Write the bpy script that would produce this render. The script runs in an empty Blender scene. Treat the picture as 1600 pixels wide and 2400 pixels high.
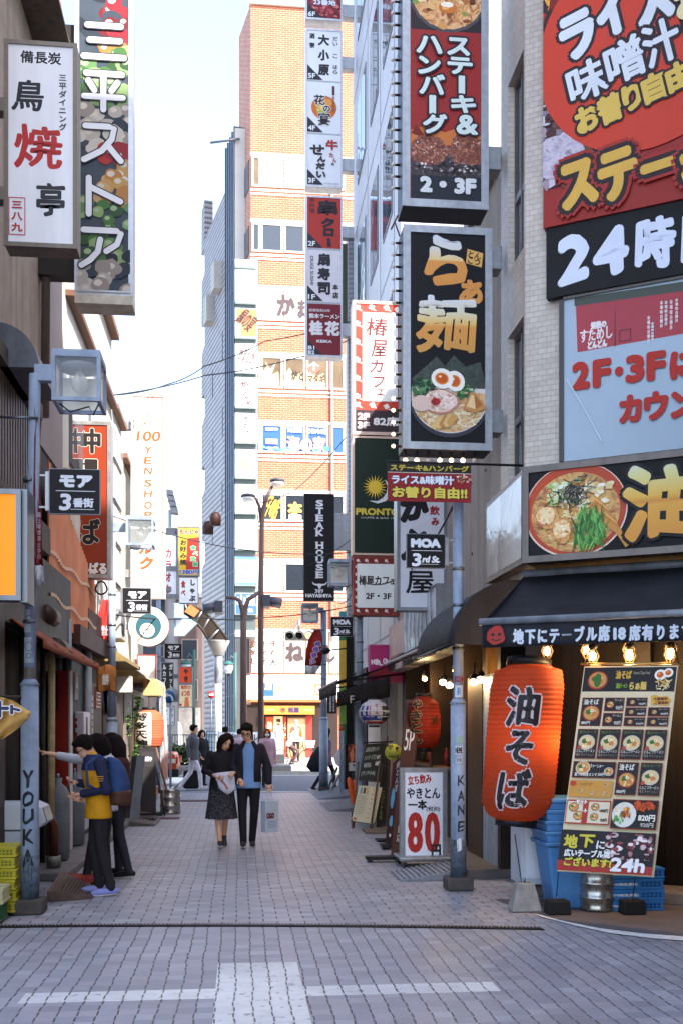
import bpy, math, random
from mathutils import Vector, Matrix, noise as mnoise
R = random.Random(7)
S = bpy.context.scene
C = S.collection
# ---------------------------------------------------------------- camera, sky, sun, exposure
YAW = math.atan(239/2400); CA, SA = math.cos(YAW), math.sin(YAW); EYE = 1.6
cd = bpy.data.cameras.new('camera'); cam = bpy.data.objects.new('camera', cd); C.objects.link(cam); S.camera = cam
cd.sensor_fit = 'VERTICAL'; cd.sensor_height = 36; cd.lens = 36; cd.shift_y = 506/2400
cd.clip_start = .05; cd.clip_end = 3000
cam.location = (0, 0, EYE); cam.rotation_euler = (math.pi/2, 0, -YAW)
SUN = Vector((.44, -.55, .70)).normalized()
w = bpy.data.worlds.new('World'); S.world = w; w.use_nodes = True
nt = w.node_tree; bg = nt.nodes['Background']
sky = nt.nodes.new('ShaderNodeTexSky'); sky.sky_type = 'NISHITA'; sky.sun_disc = False
sky.sun_elevation = math.asin(SUN.z); sky.sun_rotation = math.atan2(SUN.x, SUN.y)
sky.dust_density = 2.0; sky.air_density = 1.0; sky.ozone_density = 1.6
hs = nt.nodes.new('ShaderNodeHueSaturation'); hs.inputs['Saturation'].default_value = .85; nt.links.new(sky.outputs[0], hs.inputs['Color']); nt.links.new(hs.outputs[0], bg.inputs[0]); bg.inputs[1].default_value = .10
sl = bpy.data.lights.new('sun', 'SUN'); sl.energy = 2.0; sl.angle = math.radians(.5); sl.color = (1, .95, .90)
so = bpy.data.objects.new('sun', sl); C.objects.link(so); so.rotation_euler = SUN.to_track_quat('Z', 'Y').to_euler(); so.location = (30, -20, 60)
vs = S.view_settings; vs.view_transform = 'Standard'; vs.look = 'None'; vs.gamma = 1; vs.exposure = 2.9
S.cycles.max_bounces = 6; S.cycles.diffuse_bounces = 4; S.cycles.transparent_max_bounces = 12
S.cycles.sample_clamp_indirect = 4; S.cycles.use_denoising = True

# ---------------------------------------------------------------- measuring helpers
def ray(u, v):
    r = (u-800)/2400; q = (1706-v)/2400
    return Vector((SA+r*CA, CA-r*SA, q))
EYEP = Vector((0, 0, EYE))
def at(u, v, Y):
    d = ray(u, v); return EYEP+d*(Y/d.y)
def onx(u, v, X):
    d = ray(u, v); return EYEP+d*(X/d.x)
def gr(u, v, z=0):
    d = ray(u, v); return EYEP+d*((z-EYE)/d.z)
def onpl(u, v, P0, n):
    d = ray(u, v); return EYEP+d*((P0-EYEP).dot(n)/d.dot(n))

# ---------------------------------------------------------------- materials
def lin(h):
    h = h.lstrip('#'); c = [int(h[i:i+2], 16)/255 for i in (0, 2, 4)]
    return tuple(x/12.92 if x <= .04045 else ((x+.055)/1.055)**2.4 for x in c)+(1,)
_M = {}
def mat(h, rough=.6, var=.14, sc=6, metal=0, emit=0, bump=0, grime=0, spec=.25, trans=0):
    k = (h, rough, var, sc, metal, emit, bump, grime, trans)
    if k in _M: return _M[k]
    m = bpy.data.materials.new('surface'); m.use_nodes = True; t = m.node_tree; b = t.nodes['Principled BSDF']
    N = lambda ty: t.nodes.new(ty)
    col = lin(h); b.inputs['Base Color'].default_value = col; b.inputs['Roughness'].default_value = rough
    b.inputs['Metallic'].default_value = metal; b.inputs['Specular IOR Level'].default_value = spec
    if var:
        g = N('ShaderNodeNewGeometry'); n = N('ShaderNodeTexNoise'); n.inputs['Scale'].default_value = sc; n.inputs['Detail'].default_value = 7; n.inputs['Roughness'].default_value = .62
        t.links.new(g.outputs['Position'], n.inputs['Vector'])
        r = N('ShaderNodeMapRange'); r.inputs[1].default_value = .3; r.inputs[2].default_value = .7; r.inputs[3].default_value = 1-var; r.inputs[4].default_value = 1+var*.6
        t.links.new(n.outputs[0], r.inputs[0])
        src = r.outputs[0]
        if grime:
            mp = N('ShaderNodeMapping'); mp.inputs['Scale'].default_value = (5, 5, .35); t.links.new(g.outputs['Position'], mp.inputs[0])
            n2 = N('ShaderNodeTexNoise'); n2.inputs['Scale'].default_value = 1.4; n2.inputs['Detail'].default_value = 6; t.links.new(mp.outputs[0], n2.inputs[0])
            r2 = N('ShaderNodeMapRange'); r2.inputs[1].default_value = .42; r2.inputs[2].default_value = .72; r2.inputs[3].default_value = 1; r2.inputs[4].default_value = 1-grime
            t.links.new(n2.outputs[0], r2.inputs[0]); mu = N('ShaderNodeMath'); mu.operation = 'MULTIPLY'
            t.links.new(src, mu.inputs[0]); t.links.new(r2.outputs[0], mu.inputs[1]); src = mu.outputs[0]
        v = N('ShaderNodeVectorMath'); v.operation = 'SCALE'; v.inputs[0].default_value = col[:3]; t.links.new(src, v.inputs['Scale'])
        t.links.new(v.outputs[0], b.inputs['Base Color'])
        rr = N('ShaderNodeMapRange'); rr.inputs[3].default_value = max(.05, rough-.12); rr.inputs[4].default_value = min(1, rough+.12); t.links.new(n.outputs[0], rr.inputs[0]); t.links.new(rr.outputs[0], b.inputs['Roughness'])
        if bump:
            n3 = N('ShaderNodeTexNoise'); n3.inputs['Scale'].default_value = 90; n3.inputs['Detail'].default_value = 5; t.links.new(g.outputs['Position'], n3.inputs['Vector'])
            bp = N('ShaderNodeBump'); bp.inputs['Strength'].default_value = bump; bp.inputs['Distance'].default_value = .02; t.links.new(n3.outputs[0], bp.inputs['Height']); t.links.new(bp.outputs[0], b.inputs['Normal'])
    if emit:
        b.inputs['Emission Color'].default_value = col; b.inputs['Emission Strength'].default_value = emit
    if trans:
        tr = t.nodes.new('ShaderNodeBsdfTranslucent'); tr.inputs[0].default_value = col; mx = t.nodes.new('ShaderNodeMixShader'); mx.inputs[0].default_value = trans
        t.links.new(b.outputs[0], mx.inputs[1]); t.links.new(tr.outputs[0], mx.inputs[2]); t.links.new(mx.outputs[0], t.nodes['Material Output'].inputs[0])
    _M[k] = m; return m
def m_food(cols, sc=14, h=0):
    k = ('food', tuple(cols), sc)
    if k not in _M:
        m = bpy.data.materials.new('printed_photo'); m.use_nodes = True; t = m.node_tree; b = t.nodes['Principled BSDF']; g = t.nodes.new('ShaderNodeNewGeometry'); n = t.nodes.new('ShaderNodeTexNoise'); n.inputs['Scale'].default_value = sc; n.inputs['Detail'].default_value = 5; n.inputs['Roughness'].default_value = .7; n.inputs['Distortion'].default_value = 1.6
        t.links.new(g.outputs['Position'], n.inputs['Vector']); c = t.nodes.new('ShaderNodeValToRGB'); e = c.color_ramp; L = len(cols)
        e.elements[0].position = .3; e.elements[0].color = lin(cols[0]); e.elements[1].position = .7; e.elements[1].color = lin(cols[-1])
        for i in range(1, L-1): e.elements.new(.3+.4*i/(L-1)).color = lin(cols[i])
        t.links.new(n.outputs[0], c.inputs[0]); t.links.new(c.outputs[0], b.inputs['Base Color']); b.inputs['Roughness'].default_value = .45; _M[k] = m
    return _M[k]
def ink(h): return mat(h, .5, .07, 3)
def metal(h='#8a8d92', rough=.42): return mat(h, rough, .18, 14, .75, grime=.25)
def paint_metal(h, rough=.5): return mat(h, rough, .2, 9, .0, grime=.35)

def m_glass(h='#1b2228', rough=.06):
    k = ('glass', h, rough)
    if k not in _M:
        m = bpy.data.materials.new('window_glass'); m.use_nodes = True; b = m.node_tree.nodes['Principled BSDF']
        b.inputs['Base Color'].default_value = lin(h); b.inputs['Roughness'].default_value = rough; b.inputs['Specular IOR Level'].default_value = .9
        t = m.node_tree; g = t.nodes.new('ShaderNodeNewGeometry'); n = t.nodes.new('ShaderNodeTexNoise'); n.inputs['Scale'].default_value = 1.7
        t.links.new(g.outputs['Position'], n.inputs[0]); bp = t.nodes.new('ShaderNodeBump'); bp.inputs['Strength'].default_value = .06; bp.inputs['Distance'].default_value = .1
        t.links.new(n.outputs[0], bp.inputs['Height']); t.links.new(bp.outputs[0], b.inputs['Normal'])
        _M[k] = m
    return _M[k]
def m_clear(tint='#dfe9ec', alpha=.1, rough=.05):
    k = ('clear', tint, alpha)
    if k not in _M:
        m = bpy.data.materials.new('clear_glass'); m.use_nodes = True; b = m.node_tree.nodes['Principled BSDF']
        b.inputs['Base Color'].default_value = lin(tint); b.inputs['Alpha'].default_value = alpha; b.inputs['Roughness'].default_value = rough
        _M[k] = m
    return _M[k]
def m_bricks(name, c1, c2, mortar, bw, bh, ms, axis, rough=.75, off=.5, grime=.2, bump=.3, uvec=(1, 0, 0)):
    m = bpy.data.materials.new(name); m.use_nodes = True; t = m.node_tree; b = t.nodes['Principled BSDF']; N = t.nodes.new; L = t.links.new
    g = N('ShaderNodeNewGeometry'); s = N('ShaderNodeSeparateXYZ'); L(g.outputs['Position'], s.inputs[0])
    d = N('ShaderNodeVectorMath'); d.operation = 'DOT_PRODUCT'; d.inputs[1].default_value = uvec; L(g.outputs['Position'], d.inputs[0])
    c = N('ShaderNodeCombineXYZ'); L(d.outputs['Value'], c.inputs[0]); L(s.outputs[2], c.inputs[1])
    k = N('ShaderNodeTexBrick'); k.offset = off; L(c.outputs[0], k.inputs['Vector'])
    k.inputs['Color1'].default_value = lin(c1); k.inputs['Color2'].default_value = lin(c2); k.inputs['Mortar'].default_value = lin(mortar)
    k.inputs['Scale'].default_value = 1; k.inputs['Brick Width'].default_value = bw; k.inputs['Row Height'].default_value = bh; k.inputs['Mortar Size'].default_value = ms; k.inputs['Mortar Smooth'].default_value = .2; k.inputs['Bias'].default_value = 0
    n = N('ShaderNodeTexNoise'); n.inputs['Scale'].default_value = 1.1; n.inputs['Detail'].default_value = 8; n.inputs['Roughness'].default_value = .7
    mp = N('ShaderNodeMapping'); mp.inputs['Scale'].default_value = (2, 2, .5); L(g.outputs['Position'], mp.inputs[0]); L(mp.outputs[0], n.inputs[0])
    r = N('ShaderNodeMapRange'); r.inputs[1].default_value = .35; r.inputs[2].default_value = .7; r.inputs[3].default_value = 1.08; r.inputs[4].default_value = 1-grime; L(n.outputs[0], r.inputs[0])
    v = N('ShaderNodeVectorMath'); v.operation = 'SCALE'; L(k.outputs['Color'], v.inputs[0]); L(r.outputs[0], v.inputs['Scale']); L(v.outputs[0], b.inputs['Base Color'])
    b.inputs['Roughness'].default_value = rough
    bp = N('ShaderNodeBump'); bp.invert = True; bp.inputs['Strength'].default_value = bump; bp.inputs['Distance'].default_value = .01; L(k.outputs['Fac'], bp.inputs['Height']); L(bp.outputs[0], b.inputs['Normal'])
    return m
def m_stripes(name, c1, c2, period, axis, duty=.5, wob=0, rough=.6, soft=0, uvec=None):
    """bands across one world axis"""
    m = bpy.data.materials.new(name); m.use_nodes = True; t = m.node_tree; b = t.nodes['Principled BSDF']; N = t.nodes.new; L = t.links.new
    g = N('ShaderNodeNewGeometry'); d = N('ShaderNodeVectorMath'); d.operation = 'DOT_PRODUCT'
    d.inputs[1].default_value = uvec or {'x': (1, 0, 0), 'y': (0, 1, 0), 'z': (0, 0, 1)}[axis]; L(g.outputs['Position'], d.inputs[0]); src = d.outputs['Value']
    n = N('ShaderNodeTexNoise'); n.inputs['Scale'].default_value = 2.2; n.inputs['Detail'].default_value = 5; L(g.outputs['Position'], n.inputs[0])
    if wob:
        ma = N('ShaderNodeMath'); ma.operation = 'MULTIPLY_ADD'; L(n.outputs[0], ma.inputs[0]); ma.inputs[1].default_value = wob; L(src, ma.inputs[2]); src = ma.outputs[0]
    q = N('ShaderNodeMath'); q.operation = 'DIVIDE'; q.inputs[1].default_value = period; L(src, q.inputs[0])
    f = N('ShaderNodeMath'); f.operation = 'FRACT'; L(q.outputs[0], f.inputs[0])
    cr = N('ShaderNodeValToRGB'); e = cr.color_ramp; e.elements[0].color = lin(c1); e.elements[0].position = max(0, duty-.04-soft); e.elements[1].color = lin(c2); e.elements[1].position = min(1, duty+.04+soft)
    L(f.outputs[0], cr.inputs[0])
    r = N('ShaderNodeMapRange'); r.inputs[1].default_value = .3; r.inputs[2].default_value = .7; r.inputs[3].default_value = .82; r.inputs[4].default_value = 1.08; L(n.outputs[0], r.inputs[0])
    v = N('ShaderNodeVectorMath'); v.operation = 'SCALE'; L(cr.outputs[0], v.inputs[0]); L(r.outputs[0], v.inputs['Scale']); L(v.outputs[0], b.inputs['Base Color'])
    b.inputs['Roughness'].default_value = rough; b.inputs['Specular IOR Level'].default_value = .15
    bp = N('ShaderNodeBump'); bp.inputs['Strength'].default_value = .5; bp.inputs['Distance'].default_value = .02; L(f.outputs[0], bp.inputs['Height']); L(bp.outputs[0], b.inputs['Normal'])
    return m

# ---------------------------------------------------------------- mesh building
def V(*a): return Vector(a)
class MB:
    def __init__(s, M=None): s.v = []; s.f = []; s.mi = []; s.mats = []; s.M = M; s.sm = []
    def mid(s, m):
        if m not in s.mats: s.mats.append(m)
        return s.mats.index(m)
    def add(s, vs, fs, m, smooth=False):
        o = len(s.v)
        s.v += [tuple(s.M @ Vector(p)) if s.M else tuple(p) for p in vs]
        i = s.mid(m)
        for f in fs: s.f.append([o+k for k in f]); s.mi.append(i); s.sm.append(smooth)
        return s
    def box(s, x0, x1, y0, y1, z0, z1, m):
        if x0 > x1: x0, x1 = x1, x0
        if y0 > y1: y0, y1 = y1, y0
        if z0 > z1: z0, z1 = z1, z0
        p = [(x, y, z) for z in (z0, z1) for y in (y0, y1) for x in (x0, x1)]
        return s.add(p, [(0, 2, 3, 1), (4, 5, 7, 6), (0, 1, 5, 4), (2, 6, 7, 3), (0, 4, 6, 2), (1, 3, 7, 5)], m)
    def hexa(s, a, b, m):
        """two matching 4-point loops"""
        return s.add(list(a)+list(b), [(3, 2, 1, 0), (4, 5, 6, 7), (0, 1, 5, 4), (1, 2, 6, 5), (2, 3, 7, 6), (3, 0, 4, 7)], m)
    def quad(s, a, b, c, d, m): return s.add([a, b, c, d], [(0, 1, 2, 3)], m)
    def prism(s, pts, off, m):
        n = len(pts); off = Vector(off); p = [Vector(q) for q in pts]
        return s.add(p+[q+off for q in p], [tuple(range(n-1, -1, -1)), tuple(range(n, 2*n))]+[(i, (i+1) % n, n+(i+1) % n, n+i) for i in range(n)], m)
    def tube(s, pts, r, m, n=8, cap=True, sq=(1, 1)):
        pts = [Vector(p) for p in pts]; k = len(pts); rs = r if isinstance(r, (list, tuple)) else [r]*k
        vs = []; up = None
        for i, p in enumerate(pts):
            d = (pts[min(i+1, k-1)]-pts[max(i-1, 0)]).normalized()
            if up is None: up = V(0, 0, 1) if abs(d.z) < .9 else V(0, 1, 0)
            a = d.cross(up).normalized(); b = a.cross(d).normalized(); up = b
            for j in range(n):
                t = 2*math.pi*j/n; vs.append(p+a*(math.cos(t)*rs[i]*sq[0])+b*(math.sin(t)*rs[i]*sq[1]))
        fs = [(i*n+j, i*n+(j+1) % n, (i+1)*n+(j+1) % n, (i+1)*n+j) for i in range(k-1) for j in range(n)]
        if cap: fs += [tuple(range(n-1, -1, -1)), tuple(range((k-1)*n, k*n))]
        return s.add(vs, fs, m, n > 5)
    def lathe(s, prof, c, m, n=20, ax='z', cap=True):
        c = Vector(c); vs = []
        for r, h in prof:
            for j in range(n):
                t = 2*math.pi*j/n; x, y = r*math.cos(t), r*math.sin(t)
                vs.append(c+(V(x, y, h) if ax == 'z' else V(x, -h, y) if ax == 'y' else V(h, x, y)))
        k = len(prof); fs = [(i*n+j, i*n+(j+1) % n, (i+1)*n+(j+1) % n, (i+1)*n+j) for i in range(k-1) for j in range(n)]
        if cap: fs += [tuple(range(n-1, -1, -1)), tuple(range((k-1)*n, k*n))]
        return s.add(vs, fs, m, True)
    def ball(s, c, r, m, n=10, k=7):
        rr = r if isinstance(r, (tuple, list)) else (r, r, r); vs = []; c = Vector(c)
        for i in range(k+1):
            ph = math.pi*i/k
            for j in range(n):
                t = 2*math.pi*j/n; q = max(math.sin(ph), .02); vs.append(c+V(rr[0]*q*math.cos(t), rr[1]*q*math.sin(t), rr[2]*math.cos(ph)))
        fs = [((i+1)*n+j, (i+1)*n+(j+1) % n, i*n+(j+1) % n, i*n+j) for i in range(k) for j in range(n)]
        return s.add(vs, fs, m, True)
    def sheet(s, rows, m, smooth=True, thick=None):
        """grid of points; thick = vector for a second skin"""
        a = len(rows); b = len(rows[0]); vs = [Vector(p) for r in rows for p in r]
        fs = [(i*b+j, i*b+j+1, (i+1)*b+j+1, (i+1)*b+j) for i in range(a-1) for j in range(b-1)]
        if thick is not None:
            o = len(vs); vs += [p+Vector(thick) for p in vs]; fs += [tuple(o+k for k in reversed(f)) for f in fs]
            ring = [j for j in range(b)]+[i*b+b-1 for i in range(1, a)]+[(a-1)*b+j for j in range(b-2, -1, -1)]+[i*b for i in range(a-2, 0, -1)]
            fs += [(ring[(i+1) % len(ring)], ring[i], o+ring[i], o+ring[(i+1) % len(ring)]) for i in range(len(ring))]
        return s.add(vs, fs, m, smooth)
    def build(s, name, parent=None, bevel=0, fix=True):
        o0 = ORG.get(parent, Vector((0, 0, 0))) if parent else Vector((0, 0, 0))
        me = bpy.data.meshes.new(name); me.from_pydata([tuple(Vector(p)-o0) for p in s.v], [], s.f)
        for m in s.mats: me.materials.append(m)
        me.polygons.foreach_set('material_index', s.mi); me.polygons.foreach_set('use_smooth', s.sm)
        me.update()
        o = bpy.data.objects.new(name, me); C.objects.link(o)
        if parent: o.parent = parent
        ORG[o] = o0
        if bevel:
            b = o.modifiers.new('bevel', 'BEVEL'); b.width = bevel; b.segments = 2; b.limit_method = 'ANGLE'
        return o
ORG = {}
def tag(o, label=None, cat=None, group=None, kind=None):
    if label: o['label'] = label
    if cat: o['category'] = cat
    if group: o['group'] = group
    if kind: o['kind'] = kind
    return o
def thing(name, label, cat, loc=(0, 0, 0), group=None, rz=0):
    o = bpy.data.objects.new(name, None); C.objects.link(o); o.location = loc; o.rotation_euler = (0, 0, rz); o.empty_display_size = .2
    ORG[o] = Vector(loc) if not rz else Vector((0, 0, 0))
    return tag(o, label, cat, group)
def dup(root, loc, label, rz=None):
    def cp(o, par):
        c = o.copy(); C.objects.link(c)
        if par: c.parent = par
        for ch in o.children: cp(ch, c)
        return c
    r = cp(root, None); r.location = loc; r['label'] = label
    if rz is not None: r.rotation_euler = (0, 0, rz)
    return r

# ---------------------------------------------------------------- glyphs and painted sign faces
_G = {}
def glyph(ch):
    if ch not in _G:
        c = bpy.data.curves.new('glyph', 'FONT'); c.body = ch; c.resolution_u = 3
        o = bpy.data.objects.new('glyph', c); C.objects.link(o)
        me = bpy.data.meshes.new_from_object(o)
        vs = [(v.co.x, v.co.y) for v in me.vertices]; fs = [tuple(p.vertices) for p in me.polygons]
        bpy.data.objects.remove(o); bpy.data.curves.remove(c); bpy.data.meshes.remove(me)
        _G[ch] = (vs, fs)
    return _G[ch]
class Paint:
    """draws flat print on a sign plane in its own 2-D units (u right, v down)"""
    def __init__(s, O, U, Vd, N, u0, v0):
        s.O, s.U, s.V, s.N = Vector(O), Vector(U), Vector(Vd), Vector(N).normalized(); s.u0, s.v0 = u0, v0; s.L = .0012; s.parts = {}; s.clip = None; s.fn = None; s.ml = 0; s.asp = 1
    def P(s, u, v):
        if s.clip: u = min(max(u, s.clip[0]), s.clip[2]); v = min(max(v, s.clip[1]), s.clip[3])
        if s.fn: return s.fn(u, v, s.L)
        return s.O+s.U*(u-s.u0)+s.V*(v-s.v0)+s.N*s.L
    def mb(s, part): return s.parts.setdefault(part, MB())
    def poly(s, pts, col, part='picture'):
        if s.clip:
            xs = [p[0] for p in pts]; ys = [p[1] for p in pts]; c = s.clip
            if max(xs) <= c[0] or min(xs) >= c[2] or max(ys) <= c[1] or min(ys) >= c[3]: return
        n = len(pts)
        if s.ml: return s._fine(pts, [(0, i, i+1) for i in range(1, n-1)] if n > 4 or n == 3 else [(0, 1, 2), (0, 2, 3)], col, part)
        s.mb(part).add([s.P(*p) for p in pts], [tuple(range(n-1, -1, -1))], col if not isinstance(col, str) else ink(col)); s.L += .00006
    def _fine(s, pts, tris, col, part):
        out = []
        def sp(t, d):
            e = [math.dist(t[i], t[(i+1) % 3]) for i in range(3)]; k = e.index(max(e))
            if e[k] <= s.ml or d > 9: out.append(t); return
            a, b, c = t[k], t[(k+1) % 3], t[(k+2) % 3]; m = ((a[0]+b[0])/2, (a[1]+b[1])/2); sp((a, m, c), d+1); sp((m, b, c), d+1)
        for t in tris: sp([tuple(pts[i]) for i in t], 0)
        ix = {}; vs = []; fs = []
        for t in out:
            f = []
            for p in t:
                k = (round(p[0], 4), round(p[1], 4))
                if k not in ix: ix[k] = len(vs); vs.append(s.P(*p))
                f.append(ix[k])
            fs.append(f)
        s.mb(part).add(vs, fs, col if not isinstance(col, str) else ink(col), True); s.L += .00006
    def rect(s, a, b, c, d, col, part='face'): s.poly([(a, b), (c, b), (c, d), (a, d)], col, part)
    def ell(s, x, y, rx, ry, col, part='picture', n=18, rot=0, a0=0, a1=360):
        k = n if a1-a0 >= 360 else n+1; c, q = math.cos(rot), math.sin(rot); pts = []
        for i in range(k):
            t = math.radians(a0+(a1-a0)*i/n); X, Y = rx*math.cos(t), ry*math.sin(t); pts.append((x+X*c-Y*q, y+X*q+Y*c))
        s.poly(pts, col, part)
    def stroke(s, pts, w, col, part='picture'):
        L, Rr = [], []
        for i, (x, y) in enumerate(pts):
            x0, y0 = pts[max(i-1, 0)]; x1, y1 = pts[min(i+1, len(pts)-1)]; d = math.hypot(x1-x0, y1-y0) or 1
            ww = (w[i] if isinstance(w, (list, tuple)) else w)/2; nx, ny = -(y1-y0)/d*ww, (x1-x0)/d*ww
            L.append((x+nx, y+ny)); Rr.append((x-nx, y-ny))
        for i in range(len(pts)-1):
            s.mb(part).add([s.P(*q) for q in (L[i], L[i+1], Rr[i+1], Rr[i])], [(0, 1, 2, 3)], col if not isinstance(col, str) else ink(col))
        s.L += .00006
    def ring(s, x, y, rx, ry, w, col, part='picture', n=24, a0=0, a1=360):
        s.stroke([(x+rx*math.cos(math.radians(a0+(a1-a0)*i/n)), y+ry*math.sin(math.radians(a0+(a1-a0)*i/n))) for i in range(n+1)], w, col, part)
    def frame(s, a, b, c, d, w, col, part='face'):
        s.rect(a, b, c, b+w, col, part); s.rect(a, d-w, c, d, col, part); s.rect(a, b+w, a+w, d-w, col, part); s.rect(c-w, b+w, c, d-w, col, part)
    def _stamp(s, vs, fs, f, col, b, part):
        col = col if not isinstance(col, str) else ink(col)
        k = 1 if b <= 0 else (12 if b*s.U.length > .012 and not s.fn else 6)
        offs = [(0, 0)]+([(b*math.cos(2*math.pi*i/k), b*math.sin(2*math.pi*i/k)) for i in range(k)] if b > 0 else [])
        for dx, dy in offs:
            q = [(f(x, y)[0]+dx, f(x, y)[1]+dy*s.asp) for x, y in vs]
            if s.ml: s._fine(q, [t for g in fs for t in [(g[0], g[i], g[i+1]) for i in range(1, len(g)-1)]], col, part); continue
            s.mb(part).add([s.P(*p) for p in q], fs, col); s.L += .00005
    def text(s, t, a, b, c, d, col, bold=0, out=None, shear=0, rot=0, grad=None, part='lettering', turn=False, jag=0):
        """text stretched to the box a,b..c,d ; bold / outline in sign units"""
        vs, fs = glyph(t)
        if not vs: return
        if turn: vs = [(y, -x) for x, y in vs]
        if jag: vs = [(x+jag*mnoise.noise((x*3, y*3, 1)), y+jag*mnoise.noise((x*3, y*3, 9))) for x, y in vs]
        x0 = min(p[0] for p in vs); x1 = max(p[0] for p in vs); y0 = min(p[1] for p in vs); y1 = max(p[1] for p in vs)
        a += bold; c -= bold; b += bold*s.asp; d -= bold*s.asp
        sx = (c-a)/max(x1-x0, .05); sy = (d-b)/max(y1-y0, .05); mx, my = (a+c)/2, (b+d)/2; cr, sr = math.cos(rot), math.sin(rot)
        def f(x, y):
            X = a+(x-x0)*sx; Y = d-(y-y0)*sy; X += shear*(my-Y); X -= mx; Y -= my
            return mx+X*cr-Y*sr, my+X*sr+Y*cr
        if out:
            for oc, ow in (out if isinstance(out, list) else [out]): s._stamp(vs, fs, f, oc, bold+ow, part)
        s._stamp(vs, fs, f, col, bold, part)
    def glyphs(s, t, a, b, c, d, col, bold=0, out=None, vert=False, fill=.9, **k):
        """each character in a cell of its own; ー turns in vertical writing"""
        n = len(t); order = []
        for i, ch in enumerate(t):
            if vert: A, B, Cc, D = a, b+(d-b)*i/n, c, b+(d-b)*(i+1)/n
            else: A, B, Cc, D = a+(c-a)*i/n, b, a+(c-a)*(i+1)/n, d
            if ch in ' 　': continue
            vs, fs = glyph(ch)
            if not vs: continue
            x0 = min(p[0] for p in vs); x1 = max(p[0] for p in vs); y0 = min(p[1] for p in vs); y1 = max(p[1] for p in vs)
            W, Hh = Cc-A, D-B; turn = vert and ch in 'ー～'
            gw, gh = (x1-x0, y1-y0) if not turn else (y1-y0, x1-x0)
            em = EM; cx = ((x0+x1)/2-em/2)/em if not turn else 0; cy = 0 if turn else ((y0+y1)/2-EMC)/em
            if ord(ch) < 256: cx = cy = 0; gw = gw*1.25; gh = gh*1.15
            bw, bh = gw/em*W*fill/.92, gh/em*Hh*fill/.92; X = (A+Cc)/2+cx*W*fill; Y = (B+D)/2-cy*Hh*fill
            if out: 
                for oc, ow in (out if isinstance(out, list) else [out]): s.text(ch, X-bw/2-ow, Y-bh/2-ow, X+bw/2+ow, Y+bh/2+ow, oc, bold+ow, None, turn=turn, **k)
            order.append((ch, X, Y, bw, bh, turn))
        for ch, X, Y, bw, bh, turn in order: s.text(ch, X-bw/2, Y-bh/2, X+bw/2, Y+bh/2, col, bold, None, turn=turn, **k)
    def grad_text(s, *a, **k): s.text(*a, **k)
    def done(s, root):
        for p, m in s.parts.items(): m.build(p, root)
_gv, _ = glyph('田'); EM = (max(p[0] for p in _gv)-min(p[0] for p in _gv))/.80; EMC = (max(p[1] for p in _gv)+min(p[1] for p in _gv))/2

ALU = metal('#9a9ca0', .45); STEEL = metal('#70747a', .4); DARK = mat('#26221f', .6, .2, 8); GREYP = paint_metal('#8fa0b4'); BLK = mat('#17161a', .5, .15, 6)
def cabinet(name, label, cat, u0, v0, u1, v1, Y, depth=.25, frame=None, fw=.04, bg='#e8e8e8', group=None, side=None, face=True, brackets=(), proud=.012, back=None):
    """box sign facing the street's near end, measured in photo pixels on the plane y=Y"""
    a = at(u0, v0, Y); b = at(u1, v1, Y); x0, x1, z1, z0 = a.x, b.x, a.z, b.z
    frame = frame or ALU; side = side or frame
    r = thing(name, label, cat, ((x0+x1)/2, Y+depth/2, z0), group)
    MB().box(x0, x1, Y, Y+depth, z0, z1, side).build('cabinet', r, .006)
    fr = MB(); p = proud
    fr.box(x0-.004, x0+fw, Y-p, Y-.0002, z0-.004, z1+.004, frame).box(x1-fw, x1+.004, Y-p, Y-.0002, z0-.004, z1+.004, frame)
    fr.box(x0+fw, x1-fw, Y-p, Y-.0002, z0-.004, z0+fw, frame).box(x0+fw, x1-fw, Y-p, Y-.0002, z1-fw, z1+.004, frame)
    fr.build('frame', r)
    for vb, ub, hb in brackets:
        q = at(u1, vb, Y); e = at(ub, vb, Y); xx0, xx1 = (x1, e.x) if e.x > x1 else (e.x, x0)
        MB().box(xx0, xx1, Y+depth*.2, Y+depth*.8, q.z-hb/2, q.z+hb/2, ALU).build('bracket', r, .008)
    P = Paint((x0, Y, z1), ((x1-x0)/(u1-u0), 0, 0), (0, 0, -(z1-z0)/(v1-v0)), (0, -1, 0), u0, v0)
    P.root = r; P.box = (x0, x1, z0, z1)
    if face: P.rect(u0+fw*(u1-u0)/(x1-x0), v0+fw*(v1-v0)/(z1-z0), u1-fw*(u1-u0)/(x1-x0), v1-fw*(v1-v0)/(z1-z0), bg, 'face')
    return P
# ---------------------------------------------------------------- printed food pictures
def blob(P, x, y, rx, ry, col, wob=.2, n=14, seed=0, part='picture'):
    P.poly([(x+rx*(1+wob*mnoise.noise((math.cos(t)*1.5+seed, math.sin(t)*1.5, seed)))*math.cos(t), y+ry*(1+wob*mnoise.noise((math.cos(t)*1.5+seed, math.sin(t)*1.5, seed)))*math.sin(t)) for t in [2*math.pi*i/n for i in range(n)]], col, part)
def noodles(P, x, y, rx, ry, cols, n, w, rr):
    for i in range(n):
        a = rr.uniform(0, 6.28); q = rr.uniform(.1, .95); sx, sy = x+rx*q*math.cos(a), y+ry*q*math.sin(a); d = rr.uniform(0, 6.28); pts = []
        for k in range(6):
            if ((sx-x)/rx)**2+((sy-y)/ry)**2 > 1: break
            pts.append((sx, sy)); sx += math.cos(d)*rx*.16; sy += math.sin(d)*ry*.16; d += rr.uniform(-.7, .7)
        if len(pts) > 2: P.stroke(pts, w, rr.choice(cols))
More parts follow.
